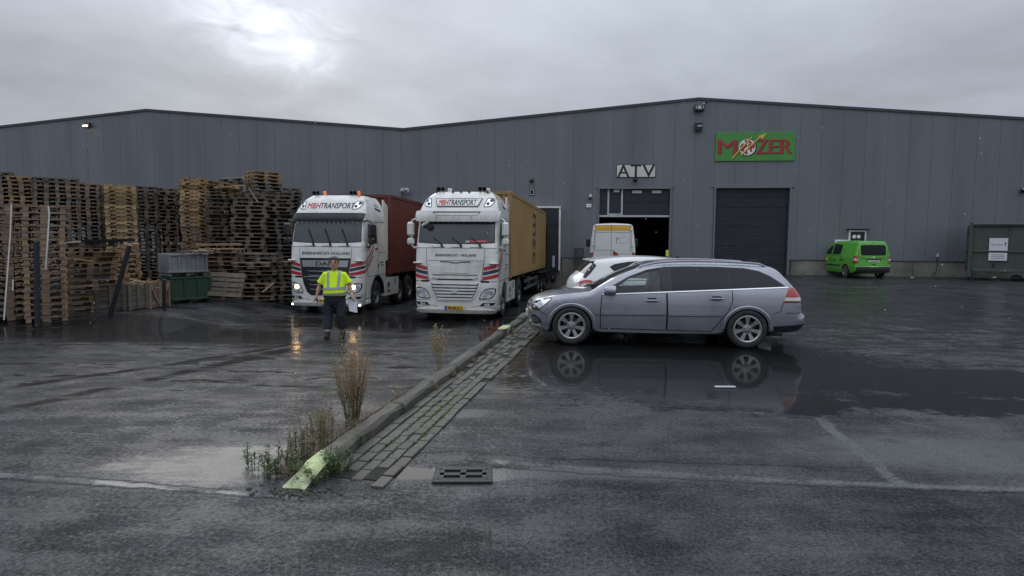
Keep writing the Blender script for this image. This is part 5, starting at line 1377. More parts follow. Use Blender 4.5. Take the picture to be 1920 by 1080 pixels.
    for sg in (-1, 1):
        mb = MB()
        for dx in (0, .13):
            c = ontop(sg * .62) + Vector(((-.09 if sg < 0 else -.04) + dx, -.02, .10)); mb.lathe([(.012, .4), (.022, .12), (.045, .03), (.066, 0), (.055, .012), (.01, .08)], c, 'Y', 14); mb.bar(c + Vector((0, .12, -.1)), c + Vector((0, .12, 0)), .02, .02)
        h = mb.build('air_horn', 'black_plastic', t, smooth=40)
        mb = MB()
        c = ontop(sg * .62) + Vector((.24 if sg < 0 else .19, .1, .06))
        if dark:
            mb.lathe([(.05, -.06), (.055, .06), (.042, .10), (.001, .11)], c, seg=14); mb.build('beacon', 'orange_beacon', t, smooth=40)
        else:
            mb.box(c, (.12, .12, .14), ch=.02); mb.build('beacon', 'white_paint', t)
    if not dark:
        for x in (-.78, -.25, .0, .25, .80):
            mb = MB(); mb.box(ontop(x) + Vector((0, -.02, .02)), (.06, .05, .06), ch=.012); mb.build('marker_lamp', 'black_plastic', t)
    # bonnet panel with town name
    seam(t, [(-.88, 2.12), (-.865, 1.77), (.865, 1.77), (.88, 2.12)], [(-.865, 1.77), (-.79, 1.2), (-.70, 1.14)], [(.865, 1.77), (.79, 1.2), (.70, 1.14)], [(-1.2, 2.14), (1.2, 2.14)])
    mb = MB(); text_on(mb, 'BARENDRECHT - HOLLAND' if not dark else 'BARENDRECHT-HOLLAND', .1, F_, .02, 1.93, .007, bold=.003, fit=1.22 if not dark else 1.62, fith=.07 if not dark else .095); mb.build('lettering', 'letter_dark', t)
    # scuttle recesses
    for (x0, x1) in ((-.72, -.32), (-.12, .22), (.42, .84)):
        mb = MB(); ribbon(mb, [(x0, 2.20), (x0 + .04, 2.165), (x1 - .04, 2.165), (x1, 2.20)], .016, F_, .004); mb.build('scuttle_vent', 'frame_grey', t)
    # radiator panel
    upper = [(-.85, 1.755), (.85, 1.755), (.775, 1.2), (-.775, 1.2)]
    lower = [(-.77, 1.165), (.77, 1.165), (.72, .95), (.60, .68), (.46, .575), (-.46, .575), (-.60, .68), (-.72, .95)]
    if dark:
        u_ = pt('upper_grille', 'cab_black', [(-.85, 1.765), (.85, 1.765), (.775, 1.18), (-.775, 1.18)], .010, .012)
        pt('badge_panel', 'silver', [(-.79, 1.70), (.79, 1.70), (.75, 1.49), (-.75, 1.49)], .02, .012, .1, u_)
        mb = MB(); text_on(mb, 'DAF', .2, F_, -.03, 1.595, .03, bold=.006, fit=.54, fith=.13); mb.build('lettering', 'letter_dark', u_)
        l_ = pt('lower_grille', 'cab_black', lower, .010, .012)
        for k, z in enumerate((1.36, 1.22)): pt('slat', 'silver', [(-.62 + .05 * k, z + .02), (-.5, z - .02), (.5, z - .02), (.62 - .05 * k, z + .02), (.5, z + .005), (-.5, z + .005)], .03, .02, .1, u_)
        for k, z in enumerate((1.07, .92, .77)): pt('slat', 'silver', [(-.60 + .06 * k, z + .025), (-.46, z - .018), (.46, z - .018), (.60 - .06 * k, z + .025), (.46, z + .007), (-.46, z + .007)], .03, .02, .1, l_)
    else:
        u_ = pt('upper_grille', W, upper, .012, .014)
        seam(u_, [(-.44, 1.735), (-.12, 1.73), (-.10, 1.705), (.12, 1.705), (.14, 1.73), (.46, 1.735)], w=.03, m='cab_black', off=.016)
        pt('relief', W, [(-.42, 1.62), (-.38, 1.42), (.40, 1.42), (.44, 1.62), (.55, 1.65), (.72, 1.64), (.68, 1.37), (-.66, 1.37), (-.72, 1.64), (-.55, 1.65)], .03, .018, .08, u_)
        seam(u_, [(-.38, 1.41), (.40, 1.41)], [(-.68, 1.35), (.68, 1.35)], w=.018, m='frame_grey', off=.032)
        pt('slat', W, [(-.70, 1.28), (.70, 1.28), (.55, 1.24), (-.55, 1.24)], .05, .035, .1, u_); seam(u_, [(-.53, 1.225), (.53, 1.225)], w=.04, m='black_trim', off=.015)
        l_ = pt('lower_grille', 'black_trim', lower, .006, .008)
        pt('frame', W, [(x * 1.02, z) for x, z in lower], .016, .016, .1, l_, holes=[[(x * .93, .87 + (z - .87) * .88) for x, z in lower]])
        for k in range(6):
            z = 1.115 - k * .092; hw = lerp_table([(.55, .46), (.68, .56), (.95, .68), (1.17, .73)], z)
            pt('slat', W, [(-hw, z + .022), (hw, z + .022), (hw - .06, z - .034), (-hw + .06, z - .034)], .040 if k % 2 else .030, .03, .1, l_)
        pt('badge', 'white_dull', rrect(0, .87, .16, .10, .03), .055, .02, .05, l_)
    # gap under the corner panels, corner stripes
    for sg in (-1, 1):
        m_ = (lambda p: p) if sg > 0 else mir
        seam(t, m_([(.74, 1.165), (1.02, 1.165)]), w=.055, m='void')
        seam(t, m_([(1.02, 1.165), (1.22, 1.17)]), w=.014)
        for (z0, h, cm) in ((1.50, .105, 'stripe_red'), (1.365, .10, 'stripe_navy'), (1.215, .105, 'stripe_red')):
            x0 = .855 - (1.55 - z0) * .11
            q = [(x0, z0 - .02), (1.0, z0 + .015), (1.15, z0 + .05), (FW(1.5) - .002, z0 + .085), (FW(1.5) - .002, z0 + .085 + h * .92), (1.15, z0 + .05 + h), (1.0, z0 + .015 + h), (x0, z0 - .02 + h)]
            mb = MB(); patch(mb, m_(q), F_, .005, .003, .06); ye = y_edge(1.55); fs = S_(sg); za = z0 + .085
            k = {1.50: 0, 1.365: 1, 1.215: 2}[z0]
            ribbon(mb, [(ye, za + h * .45), (ye + .12, za + h * .45 + .05), (ye + .85 - k * .05, za + .62 - k * .035)], h * .62 if k != 1 else h * .5, fs, .006, .05)
            mb.build('stripe', cm, t)
        mb = MB(); mb.box((sg * 1.13, .10, 1.70), (.25, .2, .05), (0, 0, sg * .45), ch=.02); mb.build('corner_vane', W, t)
        # headlamps and fog lamps
        hl = [(.72, .66), (.80, .86), (.91, .955), (1.05, .985), (1.205, .97), (1.20, .84), (1.14, .71), (1.02, .655), (.86, .64)]
        h_ = pt('headlight', 'cab_black', m_(hl), .004, .012, .06)
        pt('glass', 'head_glass', m_([(.955 + (x - .955) * .86, .81 + (z - .81) * .82) for x, z in hl]), .008, .004, .06, h_)
        if dark:
            pt('lit_bulb', 'headlamp_lit', circ(sg * .955, .85, .060, 14), .016, .006, .05, h_)
        else:
            pt('bulb', 'silver', circ(sg * .955, .86, .07, 14), .014, .006, .05, h_)
        pt('bulb', 'silver', circ(sg * 1.08, .84, .06, 14), .014, .006, .05, h_); pt('bulb', 'silver', circ(sg * .90, .73, .05, 14), .012, .006, .05, h_)
        q = [(.74, .455), (1.14, .475), (1.20, .55), (.84, .55)]
        fg = pt('fog_lamp', 'cab_black', m_(q), .006, .008, .07); pt('glass', 'head_glass', circ(sg * 1.0, .505, .035, 10), .010, .003, .05, fg); pt('glass', 'head_glass', circ(sg * .92, .50, .03, 10), .010, .003, .05, fg)
        seam(t, m_([(.72, .62), (1.0, .61), (1.2, .62)]), m_([(.5, .42), (.66, .46), (1.2, .40)]), w=.014, m='frame_grey')
        # side: window, door, steps, mirrors
        f = S_(sg)
        w = [(.62, 2.26), (1.42, 2.26), (1.42, 2.40), (1.40, 2.88), (.72, 2.90), (.60, 2.6)]
        mb = MB(); patch(mb, w, f, .006, .01, .15); wd = mb.build('door_window', 'cab_black', t)
        mb = MB(); patch(mb, [(1.0 + (y - 1.0) * .86, 2.58 + (z - 2.58) * .86) for y, z in w], f, .010, .004, .15); mb.build('pane', 'tint_glass', wd)
        mb = MB(); ribbon(mb, [(.5, 1.25), (.5, 2.2), (.6, 2.93), (1.5, 2.95), (1.52, 1.25)], .014, f, .004); ribbon(mb, [(.5, 1.17), (CAB_L, 1.2)], .014, f, .004); ribbon(mb, [(.5, 2.98), (CAB_L, 3.0)], .018, f, .004); ribbon(mb, [(1.56, 1.95), (CAB_L, 1.95)], .012, f, .004); mb.build('panel_gap', 'void', t)
        mb = MB(); mb.box((sg * 1.262, 1.33, 2.08), (.03, .2, .05), ch=.01); mb.build('handle', 'black_trim', t)
        if sg > 0:
            mb = MB(); ribbon(mb, [(1.65, 1.62), (2.05, 1.62)], .035, f, .005); ribbon(mb, [(1.75, 1.52), (2.05, 1.52)], .03, f, .005); ribbon(mb, [(1.5, 1.5), (1.6, 1.5)], .1, f, .005); ribbon(mb, [(1.45, 3.44), (1.95, 3.38)], .07, f, .006); ribbon(mb, [(1.5, 3.6), (1.85, 3.57)], .02, f, .006); ribbon(mb, [(1.5, 3.54), (1.9, 3.51)], .02, f, .006); sp_ = mb.build('side_print', 'letter_dark', t); sp_['kind'] = 'stuff'
        mm = 'cab_black' if dark else W
        mb = MB(); mb.box((sg * 1.44, .36, 2.70), (.20, .20, .42), ch=.05); mr_ = mb.build('mirror', mm, t, smooth=35)
        mb = MB(); mb.box((sg * 1.44, .37, 2.33), (.21, .18, .21), ch=.05); mb.build('mirror', mm, t, smooth=35)
        for pts_, r_ in (([(sg * 1.20, .42, 2.97), (sg * 1.34, .38, 3.0), (sg * 1.43, .38, 2.92)], .022), ([(sg * 1.2, .5, 2.16), (sg * 1.36, .42, 2.14), (sg * 1.43, .4, 2.24)], .03), ([(sg * 1.43, .4, 2.5), (sg * 1.43, .4, 2.42)], .04)): mb = MB(); mb.tube(pts_, r_, 8); mb.build('mirror_arm', mm, t, smooth=50)
        mb = MB(); mb.box((sg * 1.44, .465, 2.70), (.16, .01, .36)); mb.build('mirror_glass', 'silver', mr_)
        mb = MB(); mb.box((sg * 1.265, .62, 2.10), (.06, .1, .09), ch=.02); mb.build('side_indicator', 'amber', t)
        mb = MB(); mb.box((sg * 1.12, .63, .62), (.26, .34, .34), ch=.03); mb.box((sg * 1.12, .63, .34), (.26, .36, .14), ch=.02); mb.build('entry_step', 'silver' if not dark else W, t)
        # wheel arch
        mb = MB(); pts = [Vector((sg * 1.255, AX + (AR + .0) * cos(radians(a)), .52 + AR * sin(radians(a)))) for a in range(0, 181, 12)]
        vs = []
        for p in pts: vs += [p, p + Vector((-sg * .5, 0, 0)), p + Vector((sg * .01, (p.y - AX) * .12, (p.z - .52) * .12))]
        mb.add(vs, [(3 * i, 3 * i + 1, 3 * i + 4, 3 * i + 3) for i in range(len(pts) - 1)] + [(3 * i, 3 * i + 2, 3 * i + 5, 3 * i + 3) for i in range(len(pts) - 1)]); mb.build('wheel_arch', 'cab_black' if dark else W, t, smooth=40)
        mb = MB(); mb.prism([(2.3, 1.05), (3.75, 1.05), (3.75, .42), (2.15, .42)], sg * 1.02, sg * 1.24, lambda u, v, h: (h, u, v)); sk_ = mb.build('side_skirt', W, t)
        mb = MB(); mb.box((sg * 1.245, 2.6, .80), (.02, .16, .16), ch=.005); mb.box((sg * 1.245, 2.6, .58), (.02, .16, .1), ch=.005); mb.box((sg * 1.245, 3.3, .9), (.02, .06, .2), ch=.005); mb.build('skirt_step', 'black_trim', sk_)
        mb = MB(); mb.prism([(CAB_L + .03, 1.6), (CAB_L + .5, 1.7), (CAB_L + .5, 3.6), (CAB_L + .03, 3.8)], sg * 1.12, sg * 1.17, lambda u, v, h: (h, u, v)); mb.build('air_deflector', W, t)
        for y in ((AX, 5.1) if not dark else (AX, 3.95, 5.2)):
            make_wheel(t, sg * 1.04, y, 1) if 0 else None
            wheel_x(t, sg, y, .51 if not (dark and y == 3.95) else .47)
            if y > 2:
                mb = MB(); vs = []
                for a in range(10, 171, 16):
                    p = Vector((sg * 1.23, y + .60 * cos(radians(a)), .52 + .60 * sin(radians(a)))); vs += [p, p - Vector((sg * .5, 0, 0))]
                mb.add(vs, [(2 * i, 2 * i + 1, 2 * i + 3, 2 * i + 2) for i in range(len(vs) // 2 - 1)]); mb.build('mudguard', 'black_trim', t, smooth=40)
    # bumper lip, plate, chassis
    pt('bumper_lip', W, [(-1.18, .34), (1.18, .34), (1.16, .262), (-1.16, .262)], .06, .06, .1)
    pl = pt('number_plate', 'plate_yellow', [(-.27, .34), (.27, .34), (.27, .455), (-.27, .455)], .085 if not dark else .03, .03, .1)
    o = .089 if not dark else .034
    pt('country_band', 'plate_blue', [(-.27, .34), (-.205, .34), (-.205, .455), (-.27, .455)], o, .002, .1, pl)
    mb = MB(); text_on(mb, '98-BKX-5' if not dark else '40-BGB-2', .1, F_, .035, .397, o + .002, bold=.004, fit=.42, fith=.075); mb.build('lettering', 'letter_dark', pl)
    if dark:
        for sg in (-1, 1): mb = MB(); mb.lathe([(.001, -.03), (.03, -.02), (.035, .02)], (sg * 1.14, .08, .27), 'Y', 10); mb.build('marker_light', 'marker_lit', t)
    else:
        # things seen behind the glass
        pt('dash_sign', 'letter_red', [(.42, 2.305), (.93, 2.315), (.93, 2.375), (.42, 2.365)], .010, .002, .1, g); mb = MB(); text_on(mb, 'TRANSPORT', .05, F_, .68, 2.34, .0125, fit=.44, fith=.035); mb.build('lettering', 'white_dull', g)
        pt('dash_papers', 'white_dull', [(.28, 2.305), (.41, 2.305), (.41, 2.36), (.30, 2.355)], .010, .002, .1, g)
        mb = MB(); mb.box(F_(-.93, 2.83, .10), (.30, .10, .10), (0, -.6, 0), ch=.045); mb.bar(F_(-.85, 2.95, .02), F_(-.90, 2.86, .09), .03, .03); mb.build('kerb_mirror', W, t, smooth=40)
        mb = MB(); mb.lathe([(.001, -.03), (.10, -.02), (.105, .02)], F_(-.80, 2.74, .06), 'Y', 14); mb.build('kerb_mirror_glass', 'black_plastic', t, smooth=40)
    mb = MB(); mb.box((0, 3.6, .78), (.9, 5.6, .3)); mb.box((0, 5.0, 1.03), (1.0, 1.1, .12), ch=.03); mb.box((0, .9, .55), (2.1, 1.3, .35)); mb.box((0, 2.6, 1.4), (1.6, .5, 1.2)); mb.build('chassis_frame', 'chassis', t)
    return t
def wheel_x(root, sg, y, r=.51, w=.30, name='wheel', xo=1.07, rim='steel_rim', lorry=True):
    h = w / 2; rim_r = r * .57; o = sg * h
    mb = MB(); mb.lathe([(rim_r, -h * .85), (rim_r + .02, -h * .97), (r - .06, -h), (r - .015, -h * .9), (r, -h * .75), (r, h * .75), (r - .015, h * .9), (r - .06, h), (rim_r + .02, h * .97), (rim_r, h * .85)], axis='X', seg=36)
    t = mb.build(name, 'tyre', root, smooth=40, loc=(sg * xo, y, r))
    mb = MB(); mb.lathe([(rim_r + .004, o * .86), (rim_r - .02, o * .92), (rim_r - .05, o * .5), (rim_r * .62, o * .35), (rim_r * .55, o * .55), (.09, o * .6), (.085, o * 1.0), (.002, o * 1.02)], axis='X', seg=28)
    mb.build('rim', rim, t, smooth=35)
    mb = MB()
    for k in range(10): a = 2 * pi * k / 10; mb.lathe([(.016, o * .45), (.016, o * .66), (.001, o * .68)], (0, rim_r * .6 * cos(a), rim_r * .6 * sin(a)), 'X', 6)
    mb.build('wheel_nuts', 'silver', t)
    return t
def trailer(loc, yaw, pitch, label, axles, L=13.0):
    t = thing('container_trailer', loc, 0, label, 'trailer', rot=(pitch, 0, yaw))
    mb = MB()
    for x in (-.45, .45): mb.box((x, 2.9 + L / 2, .98), (.16, L - .1, .28))
    for y in (3.05, 6.5, 10, 13.2, 2.9 + L - .2): mb.box((0, y, 1.08), (2.4, .18, .12))
    mb.build('frame', 'chassis', t)
    for x in (-.7, .7):
        mb = MB(); mb.box((x, 5.95, .62), (.14, .14, .7)); mb.box((x, 5.95, .25), (.3, .3, .05)); mb.build('landing_leg', 'chassis', t)
    for y in axles:
        for sg in (-1, 1): wheel_x(t, sg, y, .50, .36, xo=1.04)
        mb = MB(); mb.bar((-1, y, .5), (1, y, .5), .12, .12); mb.build('axle', 'chassis', t)
    for sg in (-1, 1):
        mb = MB(); mb.box((sg * 1.14, 8.3, .72), (.12, 1.0, .5), ch=.03); mb.build('tool_box', 'chassis', t)
        mb = MB()
        for z in (.55, .85): mb.bar((sg * 1.2, 6.6, z), (sg * 1.2, axles[0] - .7, z), .03, .1)
        mb.build('side_guard', 'steel_rim', t)
        mb = MB(); mb.bar((sg * 1.2, axles[0] - .62, 1.02), (sg * 1.2, axles[-1] + .62, 1.02), .5, .03); mb.build('mudguard', 'black_trim', t)
    mb = MB(); mb.box((0, 2.9 + L - .05, .55), (2.4, .1, .14)); mb.build('bumper_bar', 'chassis', t)
    return t
def container(loc, yaw, pitch, label, m, logo=None, L=12.19, H=2.9, Wd=2.44):
    c = thing('shipping_container', loc, 0, label, 'container', rot=(pitch, 0, yaw))
    hw = Wd / 2; Y0 = 0
    for sg in (-1, 1):
        mb = MB(); y = .14; prof = []
        while y < L - .15:
            prof += [(y, 0), (y + .072, 0), (y + .14, .036), (y + .212, .036)]; y += .28
        prof.append((min(y, L - .13), 0)); n = len(prof)
        mb.add([(sg * (hw - .012 - d), yy, z) for yy, d in prof for z in (.16, H - .1)], [(2 * i, 2 * i + 1, 2 * i + 3, 2 * i + 2) for i in range(n - 1)]); sp = mb.build('side_panel', m, c)
        if logo and sg > 0:
            mb = MB()
            text_on(mb, logo, 1, lambda u, v, o: (hw - .012 + o, u, v), 6.9, 1.42, .006, bold=.012, fit=2.15, fith=.95, rot=-pi / 2)
            mb.build('lettering', 'letter_dark', sp)
        mb = MB(); mb.bar((sg * (hw - .04), .1, H - .06), (sg * (hw - .04), L - .1, H - .06), .08, .1); mb.build('top_rail', m, c)
        mb = MB(); mb.bar((sg * (hw - .04), .1, .10), (sg * (hw - .04), L - .1, .10), .08, .14); mb.build('bottom_rail', m, c)
        for y in (.08, L - .08):
            mb = MB(); mb.box((sg * (hw - .08), y, H / 2), (.16, .16, H - .24)); mb.build('corner_post', m, c)
            for z in (.06, H - .06):
                mb = MB(); mb.box((sg * (hw - .088), y, z), (.18, .18, .125), ch=.012); mb.build('corner_casting', m, c)
    mb = MB(); prof = []; x = -hw + .17
    while x < hw - .2: prof += [(x, 0), (x + .1, 0), (x + .14, .05), (x + .24, .05)]; x += .28
    prof.append((hw - .17, 0)); mb.add([(xx, .03 + d, z) for xx, d in prof for z in (.14, H - .1)], [(2 * i, 2 * i + 1, 2 * i + 3, 2 * i + 2) for i in range(len(prof) - 1)]); mb.build('front_panel', m, c)
    mb = MB(); mb.box((0, .05, H - .05), (Wd - .36, .1, .1)); mb.box((0, .05, .07), (Wd - .36, .1, .14)); mb.build('end_rail', m, c)
    mb = MB(); prof = []; y = .15
    while y < L - .2: prof += [(y, 0), (y + .1, 0), (y + .14, -.02), (y + .24, -.02)]; y += .28
    mb.add([(x, yy, H - .03 + d) for yy, d in prof for x in (-hw + .06, hw - .06)], [(2 * i, 2 * i + 1, 2 * i + 3, 2 * i + 2) for i in range(len(prof) - 1)]); mb.build('roof_panel', m, c)
    mb = MB(); mb.box((0, L / 2, .1), (Wd - .2, L - .3, .1)); mb.build('floor', 'chassis', c)
    for sg in (-1, 1):
        mb = MB(); mb.box((sg * .54, L - .05, H / 2), (1.06, .05, H - .26)); dr_ = mb.build('door', m, c)
        mb = MB(); [mb.tube([(sg * x, L + .0, .15), (sg * x, L + .0, H - .12)], .02, 6) for x in (.3, .8)]; mb.build('lock_rod', 'silver', dr_)
    return c

TY = math.atan(.150)
p1 = at(852, 580, 18.2); t1 = Vector((p1.x, p1.y, 0)); t1.z = -.655
PT = math.atan((-.86 + .655) / 15)
d1 = Vector((sin(TY), cos(TY), 0))
tractor('lorry', t1, -TY, PT, 'white lorry tractor with all white grille and framed roof sign, nearer the kerb', False)
trailer(t1, -TY, PT, 'black container trailer under the tan container', (11.9, 13.25, 14.6))
container(t1 + d1 * 2.95 + Vector((0, 0, 1.15 + 2.95 * tan(PT))), -TY, PT, 'tan yellow shipping container with black vertical letters on its side', 'cont_tan', 'msc')
p2 = at(609, 572, 20.0); t2 = Vector((p2.x, p2.y, -.665))
TY2 = math.atan(.135); d2 = Vector((sin(TY2), cos(TY2), 0)); PT2 = math.atan((-.84 + .665) / 14)
tractor('lorry', t2, -TY2, PT2, 'white lorry tractor with black grille and lit headlights, beside the pallet stacks', True)
trailer(t2, -TY2, PT2, 'black container trailer under the brown container', (10.2, 11.5, 12.8), 12.3)
container(t2 + d2 * 3.0 + Vector((0, 0, 1.15 + 3 * tan(PT2))), -TY2, PT2, 'red-brown corrugated shipping container behind the lorry with lit headlights', 'cont_brown')
# ---------------------------------------------------------------- pallets
WD = dict(var=.25, vscale=5, bump=.25, bscale=40, island=.28, objrand=.22, stretch=(1, 1, 3))
mat('wood_brown', (.215, .150, .102), .8, **WD)
mat('wood_grey', (.15, .127, .10), .85, **WD)
mat('wood_dark', (.115, .097, .079), .85, **WD)
mat('wood_new', (.40, .275, .14), .75, **WD)
mat('wood_tan', (.25, .165, .09), .8, **WD)
PH = .144
mat('sheet_dark', (.02, .021, .023), .95, spec=.1)
def pallet_boxes(kind, r):
    B = []; j = lambda a: r.uniform(-a, a)
    if kind == 'euro':
        for k, (y, w) in enumerate(((-.3275, .145), (-.17, .10), (0, .145), (.17, .10), (.3275, .145))): B.append(('top_board', (j(.006), y + j(.006), .133), (1.2, w, .022)))
        for x in (-.5275, 0, .5275): B.append(('cross_board', (x, 0, .111), (.145, .8, .022)))
        for x in (-.5275, 0, .5275):
            for y in (-.3275, 0, .3275): B.append(('block', (x + j(.008), y + j(.006), .061), (.145, .145 if y == 0 else .10, .078)))
        for y in (-.3275, 0, .3275): B.append(('bottom_board', (j(.006), y, .011), (1.2, .10 if y else .145, .022)))
    else:
        for k in range(7): B.append(('top_board', (j(.008), -.44 + k * .146 + j(.006), .134), (1.2, .10, .018)))
        for x in (-.56, 0, .56):
            B.append(('stringer', (x, 0, .103), (.04, 1.0, .044)))
            for y, w in ((-.42, .16), (0, .34), (.42, .16)): B.append(('stringer_foot', (x, y, .05), (.04, w, .066)))
        for y in (-.44, -.2, .2, .44): B.append(('bottom_board', (j(.008), y, .009), (1.2, .10, .018)))
    return B
PV = {}
for kind in ('euro', 'stringer'):
    for v in range(4):
        r = random.Random(v * 11 + 3); mb = MB(); bx = pallet_boxes(kind, r)
        for nme, c, s in bx:
            if v and r.random() < .035 and nme == 'top_board': continue
            mb.box(c, s, (r.uniform(-.006, .006), r.uniform(-.004, .004), r.uniform(-.01, .01)))
        PV[kind, v] = (mb.v, mb.f)
PM = {}
def pallet_mesh(kind, v, m):
    if (kind, v, m) not in PM:
        mb = MB(); mb.v, mb.f = PV[kind, v]; mb.m = [0] * len(mb.f); o = mb.build('pallet', m); PM[kind, v, m] = o.data; bpy.data.objects.remove(o)
    return PM[kind, v, m]
BOARD = {}
def board_mesh(nme, size, m):
    k = (nme, size, m)
    if k not in BOARD:
        mb = MB(); mb.box((0, 0, 0), size); o = mb.build(nme, m); BOARD[k] = o.data; bpy.data.objects.remove(o)
    return BOARD[k]
ORD = ['topmost', 'second from top', 'third from top', 'fourth from top', 'fifth from top', 'sixth from top', 'seventh from top', 'eighth from top', 'ninth from top', 'tenth from top', 'eleventh from top', 'twelfth from top', 'thirteenth from top', 'fourteenth from top', 'fifteenth from top', 'sixteenth from top', 'seventeenth from top', 'eighteenth from top', 'nineteenth from top', 'twentieth from top', 'twenty-first from top', 'twenty-second from top', 'twenty-third from top', 'twenty-fourth from top', 'twenty-fifth from top', 'twenty-sixth from top', 'twenty-seventh from top', 'twenty-eighth from top', 'twenty-ninth from top', 'thirtieth from top', 'thirty-first from top', 'thirty-second from top', 'thirty-third from top', 'thirty-fourth from top']
STUFF = {}
N_IND = [0]
def put_pallet(M4, kind, m, lab, parts=False):
    v = rnd.randrange(4)
    if parts:
        o = bpy.data.objects.new('pallet', None); col.objects.link(o); o.matrix_world = M4
        for nme, c, s in pallet_boxes(kind, random.Random(v)):
            b = bpy.data.objects.new(nme, board_mesh(nme, s, m)); col.objects.link(b); b.parent = o
            b.location = Vector(c) + Vector((rnd.uniform(-.008, .008), rnd.uniform(-.006, .006), 0)); b.rotation_euler = (0, 0, rnd.uniform(-.012, .012))
    else:
        o = bpy.data.objects.new('pallet', pallet_mesh(kind, v, m)); col.objects.link(o); o.matrix_world = M4
    tag(o, lab, 'pallet', 'wooden pallets stacked along the fence'); N_IND[0] += 1
    return o
def stuff_pallet(M4, kind, m):
    L = STUFF.setdefault(m, MB()); v, f = PV[kind, rnd.randrange(4)]; L.add([M4 @ Vector(p) for p in v], f)
def stack(desc, px, Y, top_py, yaw, kind, m, shown, lean=0.0, parts=False, jit=.02, lean_y=0.0, z0=None, mix=None, yawj=.025):
    """a stack that rises from the ground at depth Y to the pixel row top_py; the upper `shown` pallets are things, the hidden rest is joined"""
    X = at(px, 540, Y).x; zg = lane_z(X, Y) if z0 is None else z0; zt = at(px, top_py, Y).z
    n = max(1, int(round((zt - zg) / PH)))
    for k in range(n):
        f = k / max(1, n - 1)
        t = n - 1 - k
        mm = m
        if mix and t >= mix[0]: mm = mix[1]
        if rnd.random() < .3: mm = {'wood_grey': 'wood_brown', 'wood_dark': 'wood_grey', 'wood_brown': 'wood_tan', 'wood_new': 'wood_tan', 'wood_tan': 'wood_brown'}[mm]
        R = Matrix.Rotation(radians(yaw) + rnd.gauss(0, yawj), 4, 'Z') @ Matrix.Rotation(rnd.gauss(0, .004), 4, 'X') @ Matrix.Rotation(rnd.gauss(0, .004), 4, 'Y')
        M4 = Matrix.Translation((X + lean * f + rnd.gauss(0, jit), Y + lean_y * f + rnd.gauss(0, jit), zg + .005 + k * PH)) @ R
        if t < shown: put_pallet(M4, kind, mm, f'{desc}, {ORD[t]}', parts)
        else: stuff_pallet(M4, kind, mm)
    return X, zg, zt
# front pair behind the fence post: short sides to the viewer, every board its own part
stack('brown pallet in the near strapped stack at the left picture edge', 17, 14.45, 386, 128, 'euro', 'wood_brown', 40, lean=.10, parts=True, jit=.008, yawj=.008)
stack('brown pallet in the near stack right behind the dark fence post', 84, 14.3, 386, 127, 'euro', 'wood_brown', 40, lean=.06, parts=True, jit=.008, yawj=.008)
# tall row at the back left
for i, (px, Y, ty, mm, d) in enumerate(((-24, 22.9, 322, 'wood_grey', 'leftmost tall grey stack cut by the picture edge'), (18, 23.2, 327, 'wood_grey', 'first full stack of the tall grey row'), (56, 23.5, 332, 'wood_brown', 'second stack of the tall grey row'), (97, 23.8, 338, 'wood_dark', 'third stack of the tall grey row'), (135, 24.1, 338, 'wood_grey', 'fourth stack of the tall grey row'), (171, 24.5, 344, 'wood_grey', 'fifth stack of the tall grey row'), (198, 25.0, 346, 'wood_dark', 'narrow last stack of the tall grey row'))):
    stack('pallet in the ' + d, px, Y, ty, 126, 'euro', mm, (8, 9, 9, 24, 22, 20, 16)[i], lean=-.12 if i < 3 else .0, jit=.013, yawj=.012)
# a second row behind, only its tops and gaps show
for px, Y, ty in ((-10, 24.2, 330), (30, 24.5, 334), (70, 24.8, 340), (110, 25.1, 344), (150, 25.5, 346), (185, 26, 350), (222, 26.2, 352), (262, 26.6, 356), (300, 27, 358), (328, 27.4, 362), (375, 26.8, 350), (400, 27.4, 350), (432, 26.2, 358), (470, 26.3, 360), (505, 26.4, 362), (538, 26.6, 366), (410, 25.6, 372), (450, 25.2, 376), (490, 26.1, 372)): stack('', px, Y, ty, 122, 'euro', 'wood_grey', 0, jit=.03)
# pale new pallets and the dark stack beside them
stack('pale new pallet in the notched stack before the tall row', 232, 23.6, 346, 123, 'stringer', 'wood_new', 16, jit=.015, mix=(16, 'wood_tan'), yawj=.012)
stack('dark pallet in the stack right of the pale notched stack', 280, 25.4, 351, 121, 'euro', 'wood_dark', 22, jit=.018, yawj=.015)
stack('dark pallet in the lower stack before the wall gap', 318, 26.0, 354, 119, 'euro', 'wood_grey', 20, jit=.04)
# middle group
stack('pale pallet in the slim stack right of the wall gap', 370, 25.0, 338, 117, 'stringer', 'wood_new', 17, jit=.025, mix=(13, 'wood_tan'))
stack('brown pallet in the stack just right of the slim pale stack', 412, 26.3, 343, 116, 'euro', 'wood_brown', 10, jit=.04, mix=(2, 'wood_dark'))
stack('dark pallet in the wide messy middle stack', 424, 24.3, 358, 28, 'euro', 'wood_grey', 22, jit=.05, yawj=.06, mix=(1, 'wood_dark'))
stack('dark pallet in the leaning stack left of the lorry', 462, 23.6, 362, 14, 'euro', 'wood_grey', 20, lean=.30, jit=.05, yawj=.05)
stack('pallet in the highest stack left of the lorry', 498, 25.0, 326, 40, 'euro', 'wood_tan', 24, jit=.03, mix=(3, 'wood_dark'))
stack('dark pallet in the stack next to the lorry cab', 522, 24.2, 362, 26, 'euro', 'wood_dark', 20, jit=.05, yawj=.06)
stack('dark pallet in the last stack behind the lorry mirror', 548, 25.6, 356, 112, 'euro', 'wood_dark', 12, jit=.04)
stack('dark pallet in the low back stack under the dark heap', 445, 27.2, 338, 116, 'euro', 'wood_dark', 4, jit=.04)
